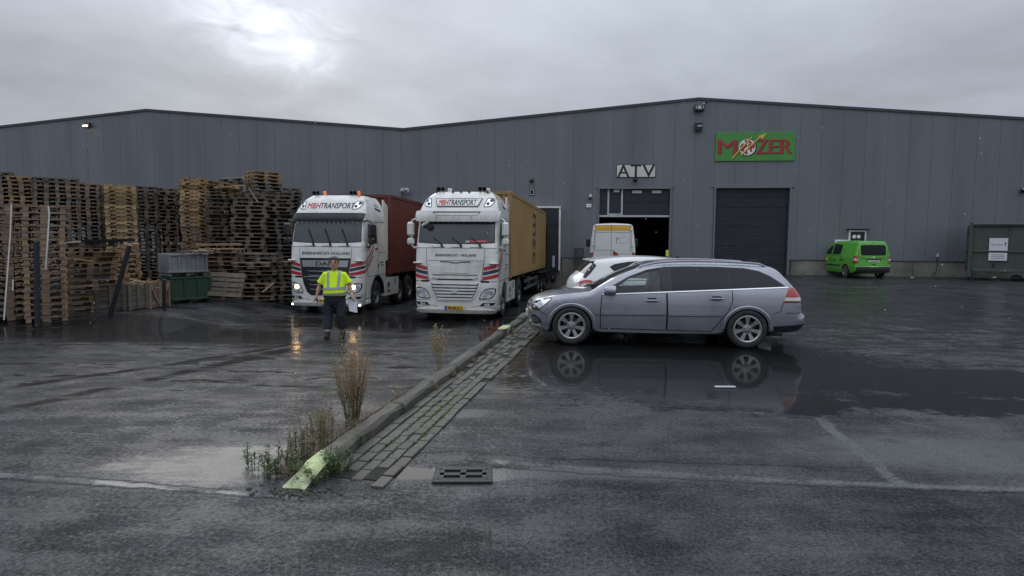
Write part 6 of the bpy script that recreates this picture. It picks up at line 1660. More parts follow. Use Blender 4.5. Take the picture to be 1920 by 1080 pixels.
# low stacks near the crates
stack('tan pallet in the low stack behind the fence mesh', 168, 16.6, 470, 46, 'euro', 'wood_tan', 20, parts=False, jit=.05, yawj=.10)
stack('tan pallet in the small stack behind the plank crates', 236, 18.9, 458, 122, 'euro', 'wood_tan', 12, jit=.02)
stack('dark pallet in the knee-high stack behind the leaning pallet', 486, 21.6, 478, 6, 'euro', 'wood_grey', 12, jit=.06, yawj=.08)
stack('dark pallet in the low stack by the lorry bumper', 532, 21.9, 490, 12, 'euro', 'wood_dark', 10, jit=.06, yawj=.08)
stack('dark pallet in the low stack behind the grey box', 425, 21.8, 470, 3, 'euro', 'wood_grey', 12, jit=.06, yawj=.06)
for m, L in STUFF.items():
    tag(L.build('pallet_mass', m), 'lower and hidden pallets of the tall stacks', 'pallets', kind='stuff')
# pallets and boards lying askew
def free_pallet(px, py, Y, rot, m, lab, parts=True, kind='euro'):
    p = at(px, py, Y); return put_pallet(Matrix.Translation(p) @ Euler(rot).to_matrix().to_4x4(), kind, m, lab, parts)
free_pallet(427, 536, 20.3, (radians(68), radians(2), radians(-6)), 'wood_dark', 'broken dark pallet leaning upright against the low stack')
free_pallet(446, 340, 25.6, (radians(8), radians(-4), radians(10)), 'wood_dark', 'dark pallet lying askew on top of the low back stack')
free_pallet(418, 352, 24.0, (radians(-4), radians(9), radians(16)), 'wood_tan', 'tan pallet slipping sideways off the top of the middle stacks')
free_pallet(176, 462, 16.5, (radians(3), radians(-3), radians(15)), 'wood_grey', 'grey pallet lying askew on the low stack behind the fence mesh')
def plank(p, q, w, h, m, lab):
    a, b = at(*p), at(*q); t = MB(); t.bar(Vector((-(b - a).length / 2, 0, 0)), Vector(((b - a).length / 2, 0, 0)), w, h, ch=.004)
    o = t.build('plank', m); o.location = (a + b) / 2; o.rotation_euler = ((b - a).to_track_quat('X', 'Z')).to_euler(); return tag(o, lab, 'plank', 'loose planks on the pallet stacks')
plank((370, 459, 20.9), (452, 458, 20.9), .16, .07, 'wood_tan', 'long tan beam lying across the low stacks')
plank((492, 548, 20.6), (513, 531, 20.9), .10, .03, 'wood_tan', 'loose tan board leaning before the dark stacks')
plank((402, 352, 23.0), (460, 348, 23.0), .14, .03, 'wood_new', 'pale board on the messy middle stack')
plank((466, 352, 22.9), (484, 380, 22.9), .10, .03, 'wood_grey', 'grey board slipping down the leaning stack')
plank((141, 486, 15.9), (174, 490, 15.9), .10, .03, 'wood_new', 'pale board on the low stack behind the fence mesh')
plank((134, 540, 15.7), (172, 536, 15.7), .10, .03, 'wood_new', 'pale board lying low on the stack behind the fence mesh')
o = plank((156, 452, 16.0), (250, 450, 16.3), .30, .07, 'sheet_dark', 'black board lying flat over the low stack behind the fence'); o['category'] = 'board'; o['group'] = ''; del o['group']; o.name = 'cover_board'
o.rotation_euler.x -= .02
# ---- plank crates with scrap wood
def crate(p0, p1, h, D, m, lab, braces=False, fill=True):
    a = Vector(p0); b = Vector(p1); w = (b - a).length; yaw = atan2((b - a).y, (b - a).x)
    t = thing('plank_crate', a, yaw, lab, 'crate', 'plank crates along the fence')
    for k in range(4):
        hh = h / 4
        for nme, c, s in (('plank', (w / 2, .012, hh * (k + .5) + .06), (w - .02, .024, hh - .012)), ('plank', (w / 2, D - .012, hh * (k + .5) + .06), (w - .02, .024, hh - .012)), ('plank', (.012, D / 2, hh * (k + .5) + .06), (.024, D - .06, hh - .012)), ('plank', (w - .012, D / 2, hh * (k + .5) + .06), (.024, D - .06, hh - .012))):
            mb = MB(); mb.box(c, s, (0, 0, 0), ch=.003); mb.build(nme, m, t)
    for x in (.04, w - .04):
        for y in (-.02, D + .02): mb = MB(); mb.box((x, y, h / 2 + .03), (.09, .045, h + .08), ch=.004); mb.build('corner_post', m, t)
    mb = MB(); mb.box((w / 2, -.02, h / 2 + .05), (.09, .035, h + .02)); mb.build('batten', m, t)
    if braces:
        for x0, x1 in ((.08, w / 2 - .05), (w - .08, w / 2 + .05)): mb = MB(); mb.bar((x0, -.03, h - .02), (x1, -.03, .12), .03, .08); mb.build('brace', m, t)
    mb = MB(); mb.box((w / 2, D / 2, .04), (w - .04, D - .04, .05)); mb.build('base', m, t)
    if fill:
        mb = MB(); r = random.Random(int(a.x * 100))
        for k in range(34):
            L = r.uniform(.15, .5); c = (r.uniform(.12, w - .12), r.uniform(.08, D - .08), h + r.uniform(-.12, .08)); mb.box(c, (L, r.uniform(.04, .1), .022), (r.uniform(-.4, .4), r.uniform(-.4, .4), r.uniform(0, 6)))
        for k in range(2): mb.box((w / 2, D / 2, h - .14), (w - .08, D - .08, .05))
        s = mb.build('scrap_wood', 'wood_tan', t); s['kind'] = 'stuff'
    return t
def gp(px, py, Y): p = at(px, py, Y); return Vector((p.x, p.y, lane_z(p.x, p.y)))
crate(gp(179, 583, 16.35), gp(237, 585, 16.8), .66, 1.0, 'wood_dark', 'dark plank crate full of scrap wood, right of the low tan stack')
crate(gp(240, 580, 16.9), gp(277, 578, 17.6), .66, .9, 'wood_grey', 'middle plank crate full of scrap wood between the dark and the braced crate')
crate(gp(279, 578, 17.6), gp(318, 574, 18.5), .68, .9, 'wood_brown', 'brown plank crate with diagonal braces left of the green box', True)
# green box and grey mesh-sided box on it
mat('green_box', (.016, .05, .028), .5, var=.2, vscale=3, dirt=(.015, .03, .02), dirt_amt=.6)
mat('grey_box', (.20, .215, .225), .5, var=.12, vscale=4, dirt=(.1, .1, .1), dirt_amt=.5)
a, b_ = gp(320, 572, 19.3), gp(398, 568, 20.2)
def bin_box(a, b_, h, D, m, lab, nrib, feet):
    w = (b_ - a).length; t = thing('pallet_box', a, atan2((b_ - a).y, (b_ - a).x), lab, 'box')
    mb = MB()
    for c, s in (((w / 2, .02, feet + h / 2), (w, .04, h)), ((w / 2, D - .02, feet + h / 2), (w, .04, h)), ((.02, D / 2, feet + h / 2), (.04, D - .08, h)), ((w - .02, D / 2, feet + h / 2), (.04, D - .08, h)), ((w / 2, D / 2, feet + .03), (w - .08, D - .08, .05))): mb.box(c, s, ch=.006)
    mb.build('shell', m, t)
    for k in range(nrib):
        x = .05 + (w - .1) * k / (nrib - 1)
        mb = MB(); mb.box((x, -.018, feet + h / 2 - .02), (.07, .035, h - .05), ch=.008); mb.build('rib', m, t)
    for z in (feet + .04, feet + h - .03): mb = MB(); mb.box((w / 2, -.02, z), (w + .02, .05, .06), ch=.01); mb.build('rim', m, t)
    if feet:
        for x in (.08, w / 2, w - .08): mb = MB(); mb.box((x, D / 2, feet / 2), (.12, D - .1, feet), ch=.01); mb.build('foot', m, t)
    return t
bin_box(a, b_, .74, 1.0, 'green_box', 'dark green box on the ground under the grey box', 4, .10)
up = Vector((0, 0, .86))
g2 = bin_box(a + up + (b_ - a) * -.03, a + up + (b_ - a) * .92, .60, .95, 'grey_box', 'pale grey plastic box standing on the dark green box', 5, .10)
r = random.Random(5)
for k in range(7):
    L = r.uniform(.4, .8); c = a + up + Vector((r.uniform(.2, .9), r.uniform(.2, .7), .74 + k * .012)); mb = MB(); mb.box((0, 0, 0), (L, .09, .022), ch=.003); o = mb.build('plank', 'wood_brown'); o.location = c; o.rotation_euler = (r.uniform(-.1, .1), r.uniform(-.2, .2), r.uniform(-.6, .6)); tag(o, ('first', 'second', 'third', 'fourth', 'fifth', 'sixth', 'seventh')[k] + ' brown board from the bottom of the heap in the grey box', 'plank', 'boards in the grey box')
# white straps hanging down the near stacks
mat('strap_white', (.55, .56, .57), .5)
for (pts, lab) in (([(22, 383, 13.72), (20, 440, 13.70), (14, 520, 13.66), (8, 600, 13.62)], 'white strap hanging down the near stack at the left picture edge'), ([(91, 386, 13.5), (93, 400, 13.49), (90, 450, 13.46), (86, 505, 13.44)], 'white strap hanging down the stack behind the dark fence post'), ([(25, 524, 13.6), (24.5, 545, 13.6)], 'short white strap end on the near stack at the left edge')):
    P = [at(*p) for p in pts]; mb = MB(); vs = []
    for p in P: vs += [p + Vector((-.016, -.012, 0)), p + Vector((.016, -.012, 0)), p + Vector((.016, -.008, 0)), p + Vector((-.016, -.008, 0))]
    mb.add(vs, [(4 * i + k, 4 * i + (k + 1) % 4, 4 * i + 4 + (k + 1) % 4, 4 * i + 4 + k) for i in range(len(P) - 1) for k in range(4)])
    tag(mb.build('strap', 'strap_white'), lab, 'strap')
# ---- fence
mat('fence_post', (.016, .02, .026), .5)
mat('wire', (.10, .105, .11), .5, metal=.3)
fp = [gp(70, 602, 13.35), gp(206, 598, 15.2), gp(308, 578, 17.1), gp(395, 575, 19.2)]
fn = thing('wire_fence', fp[0], 0, 'dark fence posts with thin wire mesh before the pallets, one post leaning', 'fence')
for k, (tx, ty, Y) in enumerate(((68, 452, 13.35), (243, 460, 15.2), (308, 524, 17.1))):
    t_ = at(tx, ty, Y); mb = MB(); mb.bar(fp[k] - fn.location - Vector((0, 0, .05)), t_ - fn.location, .085, .085, ch=.01); mb.build('post', 'fence_post', fn)
for k in range(2):
    a, b = fp[k] - fn.location, fp[k + 1] - fn.location; d = b - a; mb = MB(); n = int(d.length / .055); hgt = (1.15, .75)[k]
    for i in range(n + 1):
        p = a + d * (i / n); q = p + Vector((.0, .0, hgt + .04 * sin(i * .2)))
        w_ = .0034; mb.add([p + Vector((-w_, 0, .02)), p + Vector((w_, 0, .02)), q + Vector((w_, 0, 0)), q + Vector((-w_, 0, 0)), p + Vector((0, w_, .02)), p + Vector((0, -w_, .02)), q + Vector((0, -w_, 0)), q + Vector((0, w_, 0))], [(0, 1, 2, 3), (4, 5, 6, 7)])
    for z in frange(.03, hgt, .2):
        mb.bar(a + Vector((0, 0, z)), b + Vector((0, 0, z)), .007, .007)
    o = mb.build('wire_mesh', 'wire', fn); o['kind'] = 'stuff'
# ---------------------------------------------------------------- the walking man
mat('skin', (.42, .225, .155), .55, var=.08, vscale=14)
mat('hair', (.035, .032, .03), .7, var=.4, vscale=60, bump=.4, bscale=120)
mat('hi_vis', (.62, .88, .02), .75, var=.05, vscale=8, bump=.15, bscale=25, emit=(.5, .8, .0), emit_s=0.0)
mat('reflex_grey', (.30, .31, .32), .45)
mat('trousers', (.014, .017, .024), .8, var=.2, vscale=9, bump=.3, bscale=18)
mat('boots', (.016, .015, .014), .6)
mat('sock', (.4, .4, .4), .8)
mat('paper', (.62, .63, .66), .7, var=.06, vscale=12)
mat('lips', (.25, .09, .075), .5)
mat('eye_dark', (.03, .02, .018), .3)
pf = gp(629, 634, 13.1)
per = bpy.data.meshes.new('person')
def ell_loft(mb, rings, seg=20):
    """rings: (cx, cy, cz, rx, ry, tilt) closed at both ends"""
    vs = []; n = len(rings)
    for (x, y, z, rx, ry) in rings:
        for k in range(seg): a = 2 * pi * k / seg; vs.append((x + rx * cos(a), y + ry * sin(a), z))
    fs = [(i * seg + k, i * seg + (k + 1) % seg, (i + 1) * seg + (k + 1) % seg, (i + 1) * seg + k) for i in range(n - 1) for k in range(seg)]
    fs += [tuple(range(seg))[::-1], tuple((n - 1) * seg + k for k in range(seg))]
    mb.add(vs, fs)
def remeshed(mb, name, m, parent, vox, sm=4):
    o = mb.build(name, m)
    r = o.modifiers.new('remesh', 'REMESH'); r.mode = 'VOXEL'; r.voxel_size = vox
    if sm: s = o.modifiers.new('smooth', 'SMOOTH'); s.iterations = sm; s.factor = .5
    dg = bpy.context.evaluated_depsgraph_get(); me = bpy.data.meshes.new_from_object(o.evaluated_get(dg))
    old = o.data; o.modifiers.clear(); o.data = me; bpy.data.meshes.remove(old)
    if not me.materials: me.materials.append(M[m])
    me.polygons.foreach_set('use_smooth', [True] * len(me.polygons))
    if parent: o.parent = parent
    return o
# local frame: faces -Y; x to the viewer's right; his left hand is on the viewer's right
SHL, ELL, WRL = (.19, .01, 1.405), (.315, .02, 1.17), (.375, -.07, .945)
SHR, ELR, WRR = (-.19, .01, 1.405), (-.325, .03, 1.165), (-.375, -.04, .93)
HIPL, KNL, ANL = (.112, 0, .88), (.145, -.07, .50), (.15, .02, .10)
HIPR, KNR, ANR = (-.112, 0, .88), (-.14, -.03, .49), (-.145, -.12, .10)
def torso_ring(z, off=0.0):
    rx = smooth_table([(.86, .205), (.93, .222), (1.0, .228), (1.1, .222), (1.2, .215), (1.32, .215), (1.41, .195), (1.47, .13), (1.51, .075)], z) + off
    ry = smooth_table([(.86, .145), (.93, .165), (1.0, .175), (1.1, .165), (1.2, .145), (1.32, .128), (1.41, .105), (1.47, .08), (1.51, .065)], z) + off
    cy = smooth_table([(.86, .0), (1.0, -.03), (1.15, -.02), (1.35, .01), (1.51, .01)], z)
    return (0, cy, z, rx, ry)
def fingers(mb, w, el, sg, curl=.6):
    w = Vector(w); d = (w - Vector(el)).normalized(); side = Vector((0, -1, 0)); side = (side - d * side.dot(d)).normalized(); nrm = d.cross(side) * sg
    palm = w + d * .05
    mb.tube([w - d * .01, w + d * .03, w + d * .085], [.026, .036, .034], 10)
    mb.tube([palm - side * .025, palm + side * .03], [.022, .024], 8)
    for k, L in enumerate((.062, .072, .068, .05)):
        b = w + d * .082 + side * (.030 - k * .020); m1 = b + d * L * .55 - nrm * L * .22; m2 = m1 + d * L * .28 - nrm * L * .5
        mb.tube([b - d * .02, b, m1, m2], [.011, .0105, .0095, .008], 8)
    t0 = w + d * .03 + side * .032; mb.tube([t0, t0 + side * .022 + d * .03, t0 + side * .02 + d * .062 - nrm * .012], [.014, .012, .009], 8)
mb = MB()
ell_loft(mb, [torso_ring(z, -.02) for z in (.86, .95, 1.05, 1.15, 1.25, 1.35, 1.42, 1.47)])
ell_loft(mb, [(0, .012, 1.44, .075, .07), (0, .0, 1.50, .064, .064), (0, -.01, 1.56, .062, .066)])
body_mb, mb = mb, MB()
# head: jaw, cheeks, skull, brow, nose, ears
ell_loft(mb, [(0, -.045, 1.515, .030, .034), (0, -.035, 1.535, .055, .065), (0, -.022, 1.565, .071, .085), (0, -.012, 1.61, .077, .096), (0, -.008, 1.65, .079, .101), (0, -.002, 1.69, .077, .100), (0, .004, 1.725, .064, .085), (0, .008, 1.752, .036, .05)])
mb.tube([(0, -.108, 1.655), (0, -.125, 1.622), (0, -.128, 1.608)], [.009, .014, .012], 8); mb.tube([(-.014, -.112, 1.605), (.014, -.112, 1.605)], .009, 6)
mb.tube([(-.055, -.085, 1.662), (-.02, -.106, 1.666), (.02, -.106, 1.666), (.055, -.085, 1.662)], .011, 8)
mb.tube([(-.025, -.098, 1.574), (0, -.106, 1.574), (.025, -.098, 1.574)], .010, 8); mb.tube([(-.02, -.085, 1.535), (.02, -.085, 1.535)], .022, 8)
for sg in (-1, 1): mb.tube([(sg * .078, .0, 1.60), (sg * .087, .006, 1.625), (sg * .085, .008, 1.66)], [.010, .014, .010], 8)
HS = 1.15
def hs(mb): mb.v = [(x * HS, y * HS, 1.525 + (z - 1.525) * HS) for x, y, z in mb.v]; return mb
body_mb.add(hs(mb).v, mb.f); mb = body_mb
for S, E, Wr, sg in ((SHL, ELL, WRL, 1), (SHR, ELR, WRR, -1)):
    S, E, Wr = Vector(S), Vector(E), Vector(Wr)
    mb.tube([S, S.lerp(E, .5), E, E.lerp(Wr, .3), E.lerp(Wr, .75), Wr], [.066, .058, .047, .046, .034, .028], 12); fingers(mb, Wr, E, sg)
for Hh, K, A in ((HIPL, KNL, ANL), (HIPR, KNR, ANR)):
    Hh, K, A = Vector(Hh), Vector(K), Vector(A)
    mb.tube([Hh, Hh.lerp(K, .4), K, K.lerp(A, .3), K.lerp(A, .8), A], [.10, .085, .06, .06, .042, .040], 12)
    mb.tube([A + Vector((0, .04, -.05)), A + Vector((0, -.04, -.055)), A + Vector((0, -.13, -.07))], [.036, .04, .028], 10)
body = remeshed(mb, 'person', 'skin', None, .0085, 3)
body.location = pf; body.scale = (.98, .98, .95); body.rotation_euler = (0, 0, .08)
tag(body, 'man in a neon yellow shirt with grey stripes walking before the lorry holding papers', 'person')
# shirt
mb = MB()
ell_loft(mb, [torso_ring(z, .012) for z in (.905, .95, 1.0, 1.06, 1.12, 1.18, 1.24, 1.30, 1.36, 1.41, 1.45, 1.475)], 28)
for S, E in ((SHL, ELL), (SHR, ELR)):
    S, E = Vector(S), Vector(E); i = S.lerp(Vector((0, 0, 1.40)), .5)
    mb.tube([i, S + Vector((0, 0, -.005)), S.lerp(E, .45), S.lerp(E, .84)], [.070, .076, .078, .088], 14)
sh = remeshed(mb, 'shirt', 'hi_vis', body, .013, 4)
# reflective bands
def band_ring(z0, z1, off=.026):
    mb = MB(); seg = 32; vs = []
    for z in (z0, (z0 + z1) / 2, z1):
        x, y, zz, rx, ry = torso_ring(z, off)
        for k in range(seg): a = 2 * pi * k / seg; vs.append((x + rx * cos(a), y + ry * sin(a), zz + .012 * cos(a)))
    mb.add(vs, [(i * seg + k, i * seg + (k + 1) % seg, (i + 1) * seg + (k + 1) % seg, (i + 1) * seg + k) for i in range(2) for k in range(seg)]); return mb
band_ring(1.085, 1.135).build('reflective_band', 'reflex_grey', sh, smooth=60); band_ring(.955, 1.005).build('reflective_band', 'reflex_grey', sh, smooth=60)
for sg in (-1, 1):
    mb = MB(); vs = []
    for k in range(13):
        z = 1.10 + .385 * k / 12; x0 = sg * (.105 + .02 * k / 12); x, cy, zz, rx, ry = torso_ring(min(z, 1.455), .024)
        for dx in (-.024, 0, .024):
            q = min(.98, abs(x0 + dx) / rx); vs.append((x0 + dx, cy - ry * sqrt(1 - q * q) * (1 if k < 12 else .3) - .002, z + (.01 if k == 12 else 0)))
    mb.add(vs, [(3 * i + j, 3 * i + j + 1, 3 * i + j + 4, 3 * i + j + 3) for i in range(12) for j in range(2)]); mb.build('reflective_band', 'reflex_grey', sh, smooth=60)
mb = MB(); mb.lathe([(.066, 0), (.074, .008), (.070, .018)], (0, .006, 1.482), seg=20); mb.build('collar', 'hi_vis', sh, smooth=60)
# trousers, wide and cut below the knee
mb = MB()
ell_loft(mb, [torso_ring(.94, .004), torso_ring(.90, .012), (0, -.01, .84, .225, .165), (0, -.005, .78, .225, .155), (0, 0, .72, .20, .13)], 24)
for Hh, K, A in ((HIPL, KNL, ANL), (HIPR, KNR, ANR)):
    Hh, K, A = Vector(Hh), Vector(K), Vector(A)
    mb.tube([Hh + Vector((0, 0, -.02)), Hh.lerp(K, .35), Hh.lerp(K, .7), K, K.lerp(A, .3), K.lerp(A, .62), K.lerp(A, .72)], [.120, .116, .104, .098, .098, .104, .104], 16)
    sgn = 1 if Hh.x > 0 else -1
    mb.box(Hh.lerp(K, .62) + Vector((sgn * .115, 0, 0)), (.05, .14, .18), ch=.02)
tr = remeshed(mb, 'trousers', 'trousers', body, .013, 3)
mb = MB(); seg = 28; vs = []
for z in (.915, .945):
    x, y, zz, rx, ry = torso_ring(z, .02)
    for k in range(seg): a = 2 * pi * k / seg; vs.append((rx * cos(a), y + ry * sin(a), z))
mb.add(vs, [(k, (k + 1) % seg, seg + (k + 1) % seg, seg + k) for k in range(seg)]); mb.build('belt', 'boots', tr, smooth=60)
for nme, A in (('boot', ANL), ('boot', ANR)):
    A = Vector(A); mb = MB()
    mb.tube([A + Vector((0, .02, .06)), A + Vector((0, .02, -.02)), A + Vector((0, .01, -.05))], [.058, .056, .056], 12)
    mb.tube([A + Vector((0, .05, -.045)), A + Vector((0, -.04, -.045)), A + Vector((0, -.12, -.052)), A + Vector((0, -.185, -.06))], [.050, .053, .050, .034], 12)
    b = remeshed(mb, nme, 'boots', body, .012, 2)
    mb = MB(); mb.prism([(x * .052 + A.x, y * .15 + A.y - .065) for x, y in [(cos(2 * pi * k / 16), sin(2 * pi * k / 16)) for k in range(16)]], A.z - .10, A.z - .075, lambda u, v, h: (u, v, h)); mb.build('sole', 'black_plastic', b)
    mb = MB(); mb.tube([A + Vector((0, .02, .05)), A + Vector((0, .02, .10))], .054, 12); mb.build('sock', 'sock', body)
# hair cap with a side-swept fringe, brows, eyes, mouth
mb = MB()
ell_loft(mb, [(0, .035, 1.612, .076, .074), (0, .028, 1.65, .083, .086), (0, .016, 1.69, .085, .098), (0, .008, 1.722, .078, .100), (0, .004, 1.75, .062, .082), (0, .004, 1.768, .03, .04)])
for k in range(9): x = -.066 + k * .0165; mb.tube([(x, -.05, 1.745), (x + .004, -.088, 1.725), (x + .008, -.098, 1.706 - .004 * (k % 3))], [.018, .013, .006], 6)
for sg in (-1, 1): mb.tube([(sg * .081, -.03, 1.69), (sg * .082, -.025, 1.635)], [.014, .008], 6)
remeshed(hs(mb), 'hair', 'hair', body, .008, 2)
for sg in (-1, 1):
    mb = MB(); mb.tube([(sg * .018, -.110, 1.672), (sg * .036, -.106, 1.677), (sg * .056, -.092, 1.670)], .0065, 6); hs(mb).build('eyebrow', 'hair', body)
    mb = MB(); mb.lathe([(.001, -.006), (.010, -.003), (.012, .004)], (sg * .033, -.098, 1.647), 'Y', 10); hs(mb).build('eye', 'eye_dark', body)
mb = MB(); mb.tube([(-.022, -.105, 1.575), (0, -.112, 1.576), (.022, -.105, 1.575)], .0055, 6); hs(mb).build('mouth', 'lips', body)
Wr, E = Vector(WRL), Vector(ELL); d = (Wr - E).normalized()
mb = MB(); mb.tube([Wr - d * .045, Wr - d * .012], .034, 12); mb.build('wrist_watch', 'silver', body)
# papers and phone in his hands
hd = Vector(WRL) + d * .10; mb = MB()
c = body.matrix_basis @ hd; vs = []
for i in range(5):
    for j in range(4):
        u, v = i / 4, j / 3; vs.append((-.09 + .17 * u + .02 * v, -.02 + .035 * sin(3 * u + 2 * v), .05 - .26 * v - .03 * u))
n = len(vs); vs += [(x, y + .004, z) for x, y, z in vs]
q = [(i * 4 + j, i * 4 + j + 1, (i + 1) * 4 + j + 1, (i + 1) * 4 + j) for i in range(4) for j in range(3)]
mb.add(vs, q + [tuple(k + n for k in f[::-1]) for f in q])
o = mb.build('paper_sheet', 'paper', smooth=60); o.location = c + Vector((-.01, .0, -.03)); tag(o, 'crumpled white papers held in the left hand of the walking man', 'paper')
o.rotation_euler = (0, 0, .25)
# ---------------------------------------------------------------- weeds along the kerb
mat('stem_brown', (.19, .135, .075), .8, var=.3, vscale=20)
mat('stem_green', (.06, .085, .025), .8, var=.3, vscale=20)
mat('seed_brown', (.36, .25, .135), .85, var=.35, vscale=30, island=.35)
mat('seed_pale', (.30, .23, .12), .85, var=.3, vscale=30, island=.35)
mat('seed_red', (.20, .075, .05), .85, var=.3, vscale=30, island=.35)
mat('leaf_green', (.038, .070, .016), .7, island=.4, var=.2, vscale=12)
mat('leaf_olive', (.075, .075, .028), .75, island=.4, var=.2, vscale=12)
mat('leaf_rust', (.11, .065, .035), .8, island=.4, var=.2, vscale=12)
def weed(name, base, label, n, hgt, spread, stem_m, seed_m=None, leaf_m=None, seeds=14, seed_r=.010, leaves=6, leaf_l=.05, seed_from=.55, bush=1.0, lean=(0, 0), group=None, seed=1, branch=.35, leaf_from=.02, leaf_to=.6, foot=.35):
    r = random.Random(seed); t = thing(name, base, 0, label, 'weed', group)
    S, L, Q = MB(), MB(), MB()
    for i in range(n):
        a = r.uniform(0, 2 * pi); rr = spread * sqrt(r.random()); h = hgt * (1 - .45 * (rr / spread) ** 2 * r.random()) * r.uniform(.72, 1.0)
        b = Vector((cos(a) * rr * foot, sin(a) * rr * foot, 0)); tip = Vector((cos(a) * rr * bush + lean[0] * h, sin(a) * rr * bush + lean[1] * h, h)); mid = b.lerp(tip, .5) + Vector((r.uniform(-1, 1), r.uniform(-1, 1), 0)) * .02 * hgt
        P = [b, b.lerp(mid, .5) + Vector((0, 0, .02 * h)), mid, mid.lerp(tip, .55), tip]
        S.tube(P, [.0032, .0030, .0026, .002, .0012], 4, False)
        def pt(f): f *= 4; k = min(3, int(f)); return P[k].lerp(P[k + 1], f - k)
        if seed_m:
            for s in range(seeds):
                f = seed_from + (1 - seed_from) * r.random() ** .8; p = pt(f)
                q = p + Vector((r.gauss(0, 1), r.gauss(0, 1), r.uniform(.2, 1.2))) * branch * .09 * hgt * (1.15 - f)
                if r.random() < .4: S.tube([p, q], .0012, 3, False)
                R = seed_r * r.uniform(.5, 1.25); u = Vector((r.gauss(0, 1), r.gauss(0, 1), r.gauss(0, 1))).normalized(); v = u.orthogonal().normalized(); w = u.cross(v)
                Q.add([q + u * R * 1.2, q + v * R * .7, q + w * R * .7, q - v * R * .7, q - w * R * .7, q - u * R], [(0, 1, 2), (0, 2, 3), (0, 3, 4), (0, 4, 1), (5, 2, 1), (5, 3, 2), (5, 4, 3), (5, 1, 4)])
        if leaf_m:
            for s in range(leaves):
                f = leaf_from + (leaf_to - leaf_from) * r.random(); p = pt(f); an = r.uniform(0, 2 * pi); d = Vector((cos(an), sin(an), r.uniform(-.1, .9))).normalized(); l = leaf_l * r.uniform(.6, 1.2); sd = d.cross(Vector((0, 0, 1))).normalized() * l * .16
                c = p + d * l * .5 + Vector((0, 0, .004)); e = p + d * l - Vector((0, 0, l * .25))
                L.add([p, c + sd, e, c - sd], [(0, 1, 2, 3)])
    S.build('stem', stem_m, t)['kind'] = 'stuff'
    if seed_m: Q.build('seed_heads', seed_m, t)['kind'] = 'stuff'
    if leaf_m: L.build('leaves', leaf_m, t)['kind'] = 'stuff'
    return t
def kb(Y, dx=-.14): X = kerb_x(Y) + dx; return Vector((X, Y, lane_z(X, Y) + .01))
weed('tall_weed', kb(5.85, -.32), 'tall bushy dried brown weed, biggest of those along the kerb', 46, .80, .18, 'stem_brown', 'seed_brown', 'leaf_olive', 46, .0055, 7, .05, .30, 1.0, seed=3, branch=.75)
weed('tall_weed', kb(5.95, -.36), 'thin dark-topped weed leaning out of the tall brown one', 4, .80, .07, 'stem_green', 'seed_pale', 'leaf_olive', 14, .009, 6, .05, .82, 1.0, lean=(-.12, 0), seed=8)
weed('tall_weed', kb(8.35, -.22), 'airy pale dried weed beside the middle of the kerb', 12, .66, .20, 'stem_brown', 'seed_pale', None, 42, .0115, 0, .05, .42, 1.0, seed=4, branch=.9)
weed('tall_weed', kb(7.9, -.16), 'single bare stalk left of the airy pale weed', 2, .30, .08, 'stem_green', None, 'leaf_olive', 0, .01, 6, .05, .6, 1.0, lean=(-.6, 0), seed=5)
weed('dock_weed', kb(11.2, -.12), 'rust red seed spikes of a dock plant before the lorry wheel', 16, .52, .22, 'stem_brown', 'seed_red', 'leaf_rust', 60, .0125, 3, .08, .22, 1.0, seed=6, branch=.5)
weed('dock_weed', kb(10.6, -.14), 'smaller rust red dock plant left of the lorry wheel', 9, .46, .14, 'stem_brown', 'seed_red', 'leaf_rust', 56, .0115, 3, .08, .25, 1.0, seed=7, branch=.5)
weed('dock_weed', kb(11.35, .13) + Vector((0, 0, .02)), 'rust brown weed hanging over the yard side of the kerb', 12, .32, .16, 'stem_brown', 'seed_brown', 'leaf_rust', 44, .011, 4, .07, .2, 1.0, seed=17, branch=.5)
low = [(5.30, -.22, .30, 14, 'leaf_olive', 'dried olive weed at the foot of the tall brown weed'), (5.08, -.20, .34, 12, 'leaf_olive', 'thin stalked weed in the middle of the low row'), (4.92, -.24, .24, 14, 'leaf_olive', 'bushy low weed left of the painted stone'), (4.76, -.18, .20, 12, 'leaf_olive', 'short dull low weed beside the painted stone'), (4.62, -.25, .15, 14, 'leaf_olive', 'sprawling low weed at the kerb end'), (4.56, -.40, .20, 8, 'leaf_green', 'small fresh green weed furthest left of the kerb end'), (4.48, -.14, .14, 14, 'leaf_green', 'low green weed touching the worn painted end')]
for i, (Y, dx, h, n, lm, lab) in enumerate(low):
    weed('low_weed', kb(Y, dx - .10), lab, n, h, .15, 'stem_brown' if lm != 'leaf_green' else 'stem_green', 'seed_brown' if i < 3 else None, lm, 12, .005, 18, .045, .5, 1.0, seed=20 + i, leaf_from=.02, leaf_to=.95, group='low weeds along the near kerb', foot=.8)
weed('low_weed', Vector((kerb_x(4.55) + .13, 4.55, 0)), 'leafy green weed on the yard side of the painted kerb end', 26, .19, .13, 'stem_green', None, 'leaf_green', 0, .005, 16, .042, .5, 1.0, seed=41, leaf_to=1.0, foot=.7)
weed('low_weed', Vector((kerb_x(4.4) + .05, 4.36, 0)), 'green weed spilling in front of the painted kerb end', 18, .13, .13, 'stem_green', None, 'leaf_green', 0, .005, 16, .04, .5, 1.0, seed=42, leaf_to=1.0, foot=.8)
weed('low_weed', kb(6.55, -.13), 'small twig with dark berries behind the tall brown weed', 5, .17, .12, 'stem_brown', 'seed_brown', None, 10, .010, 0, .04, .4, 1.0, seed=44, branch=1.0)
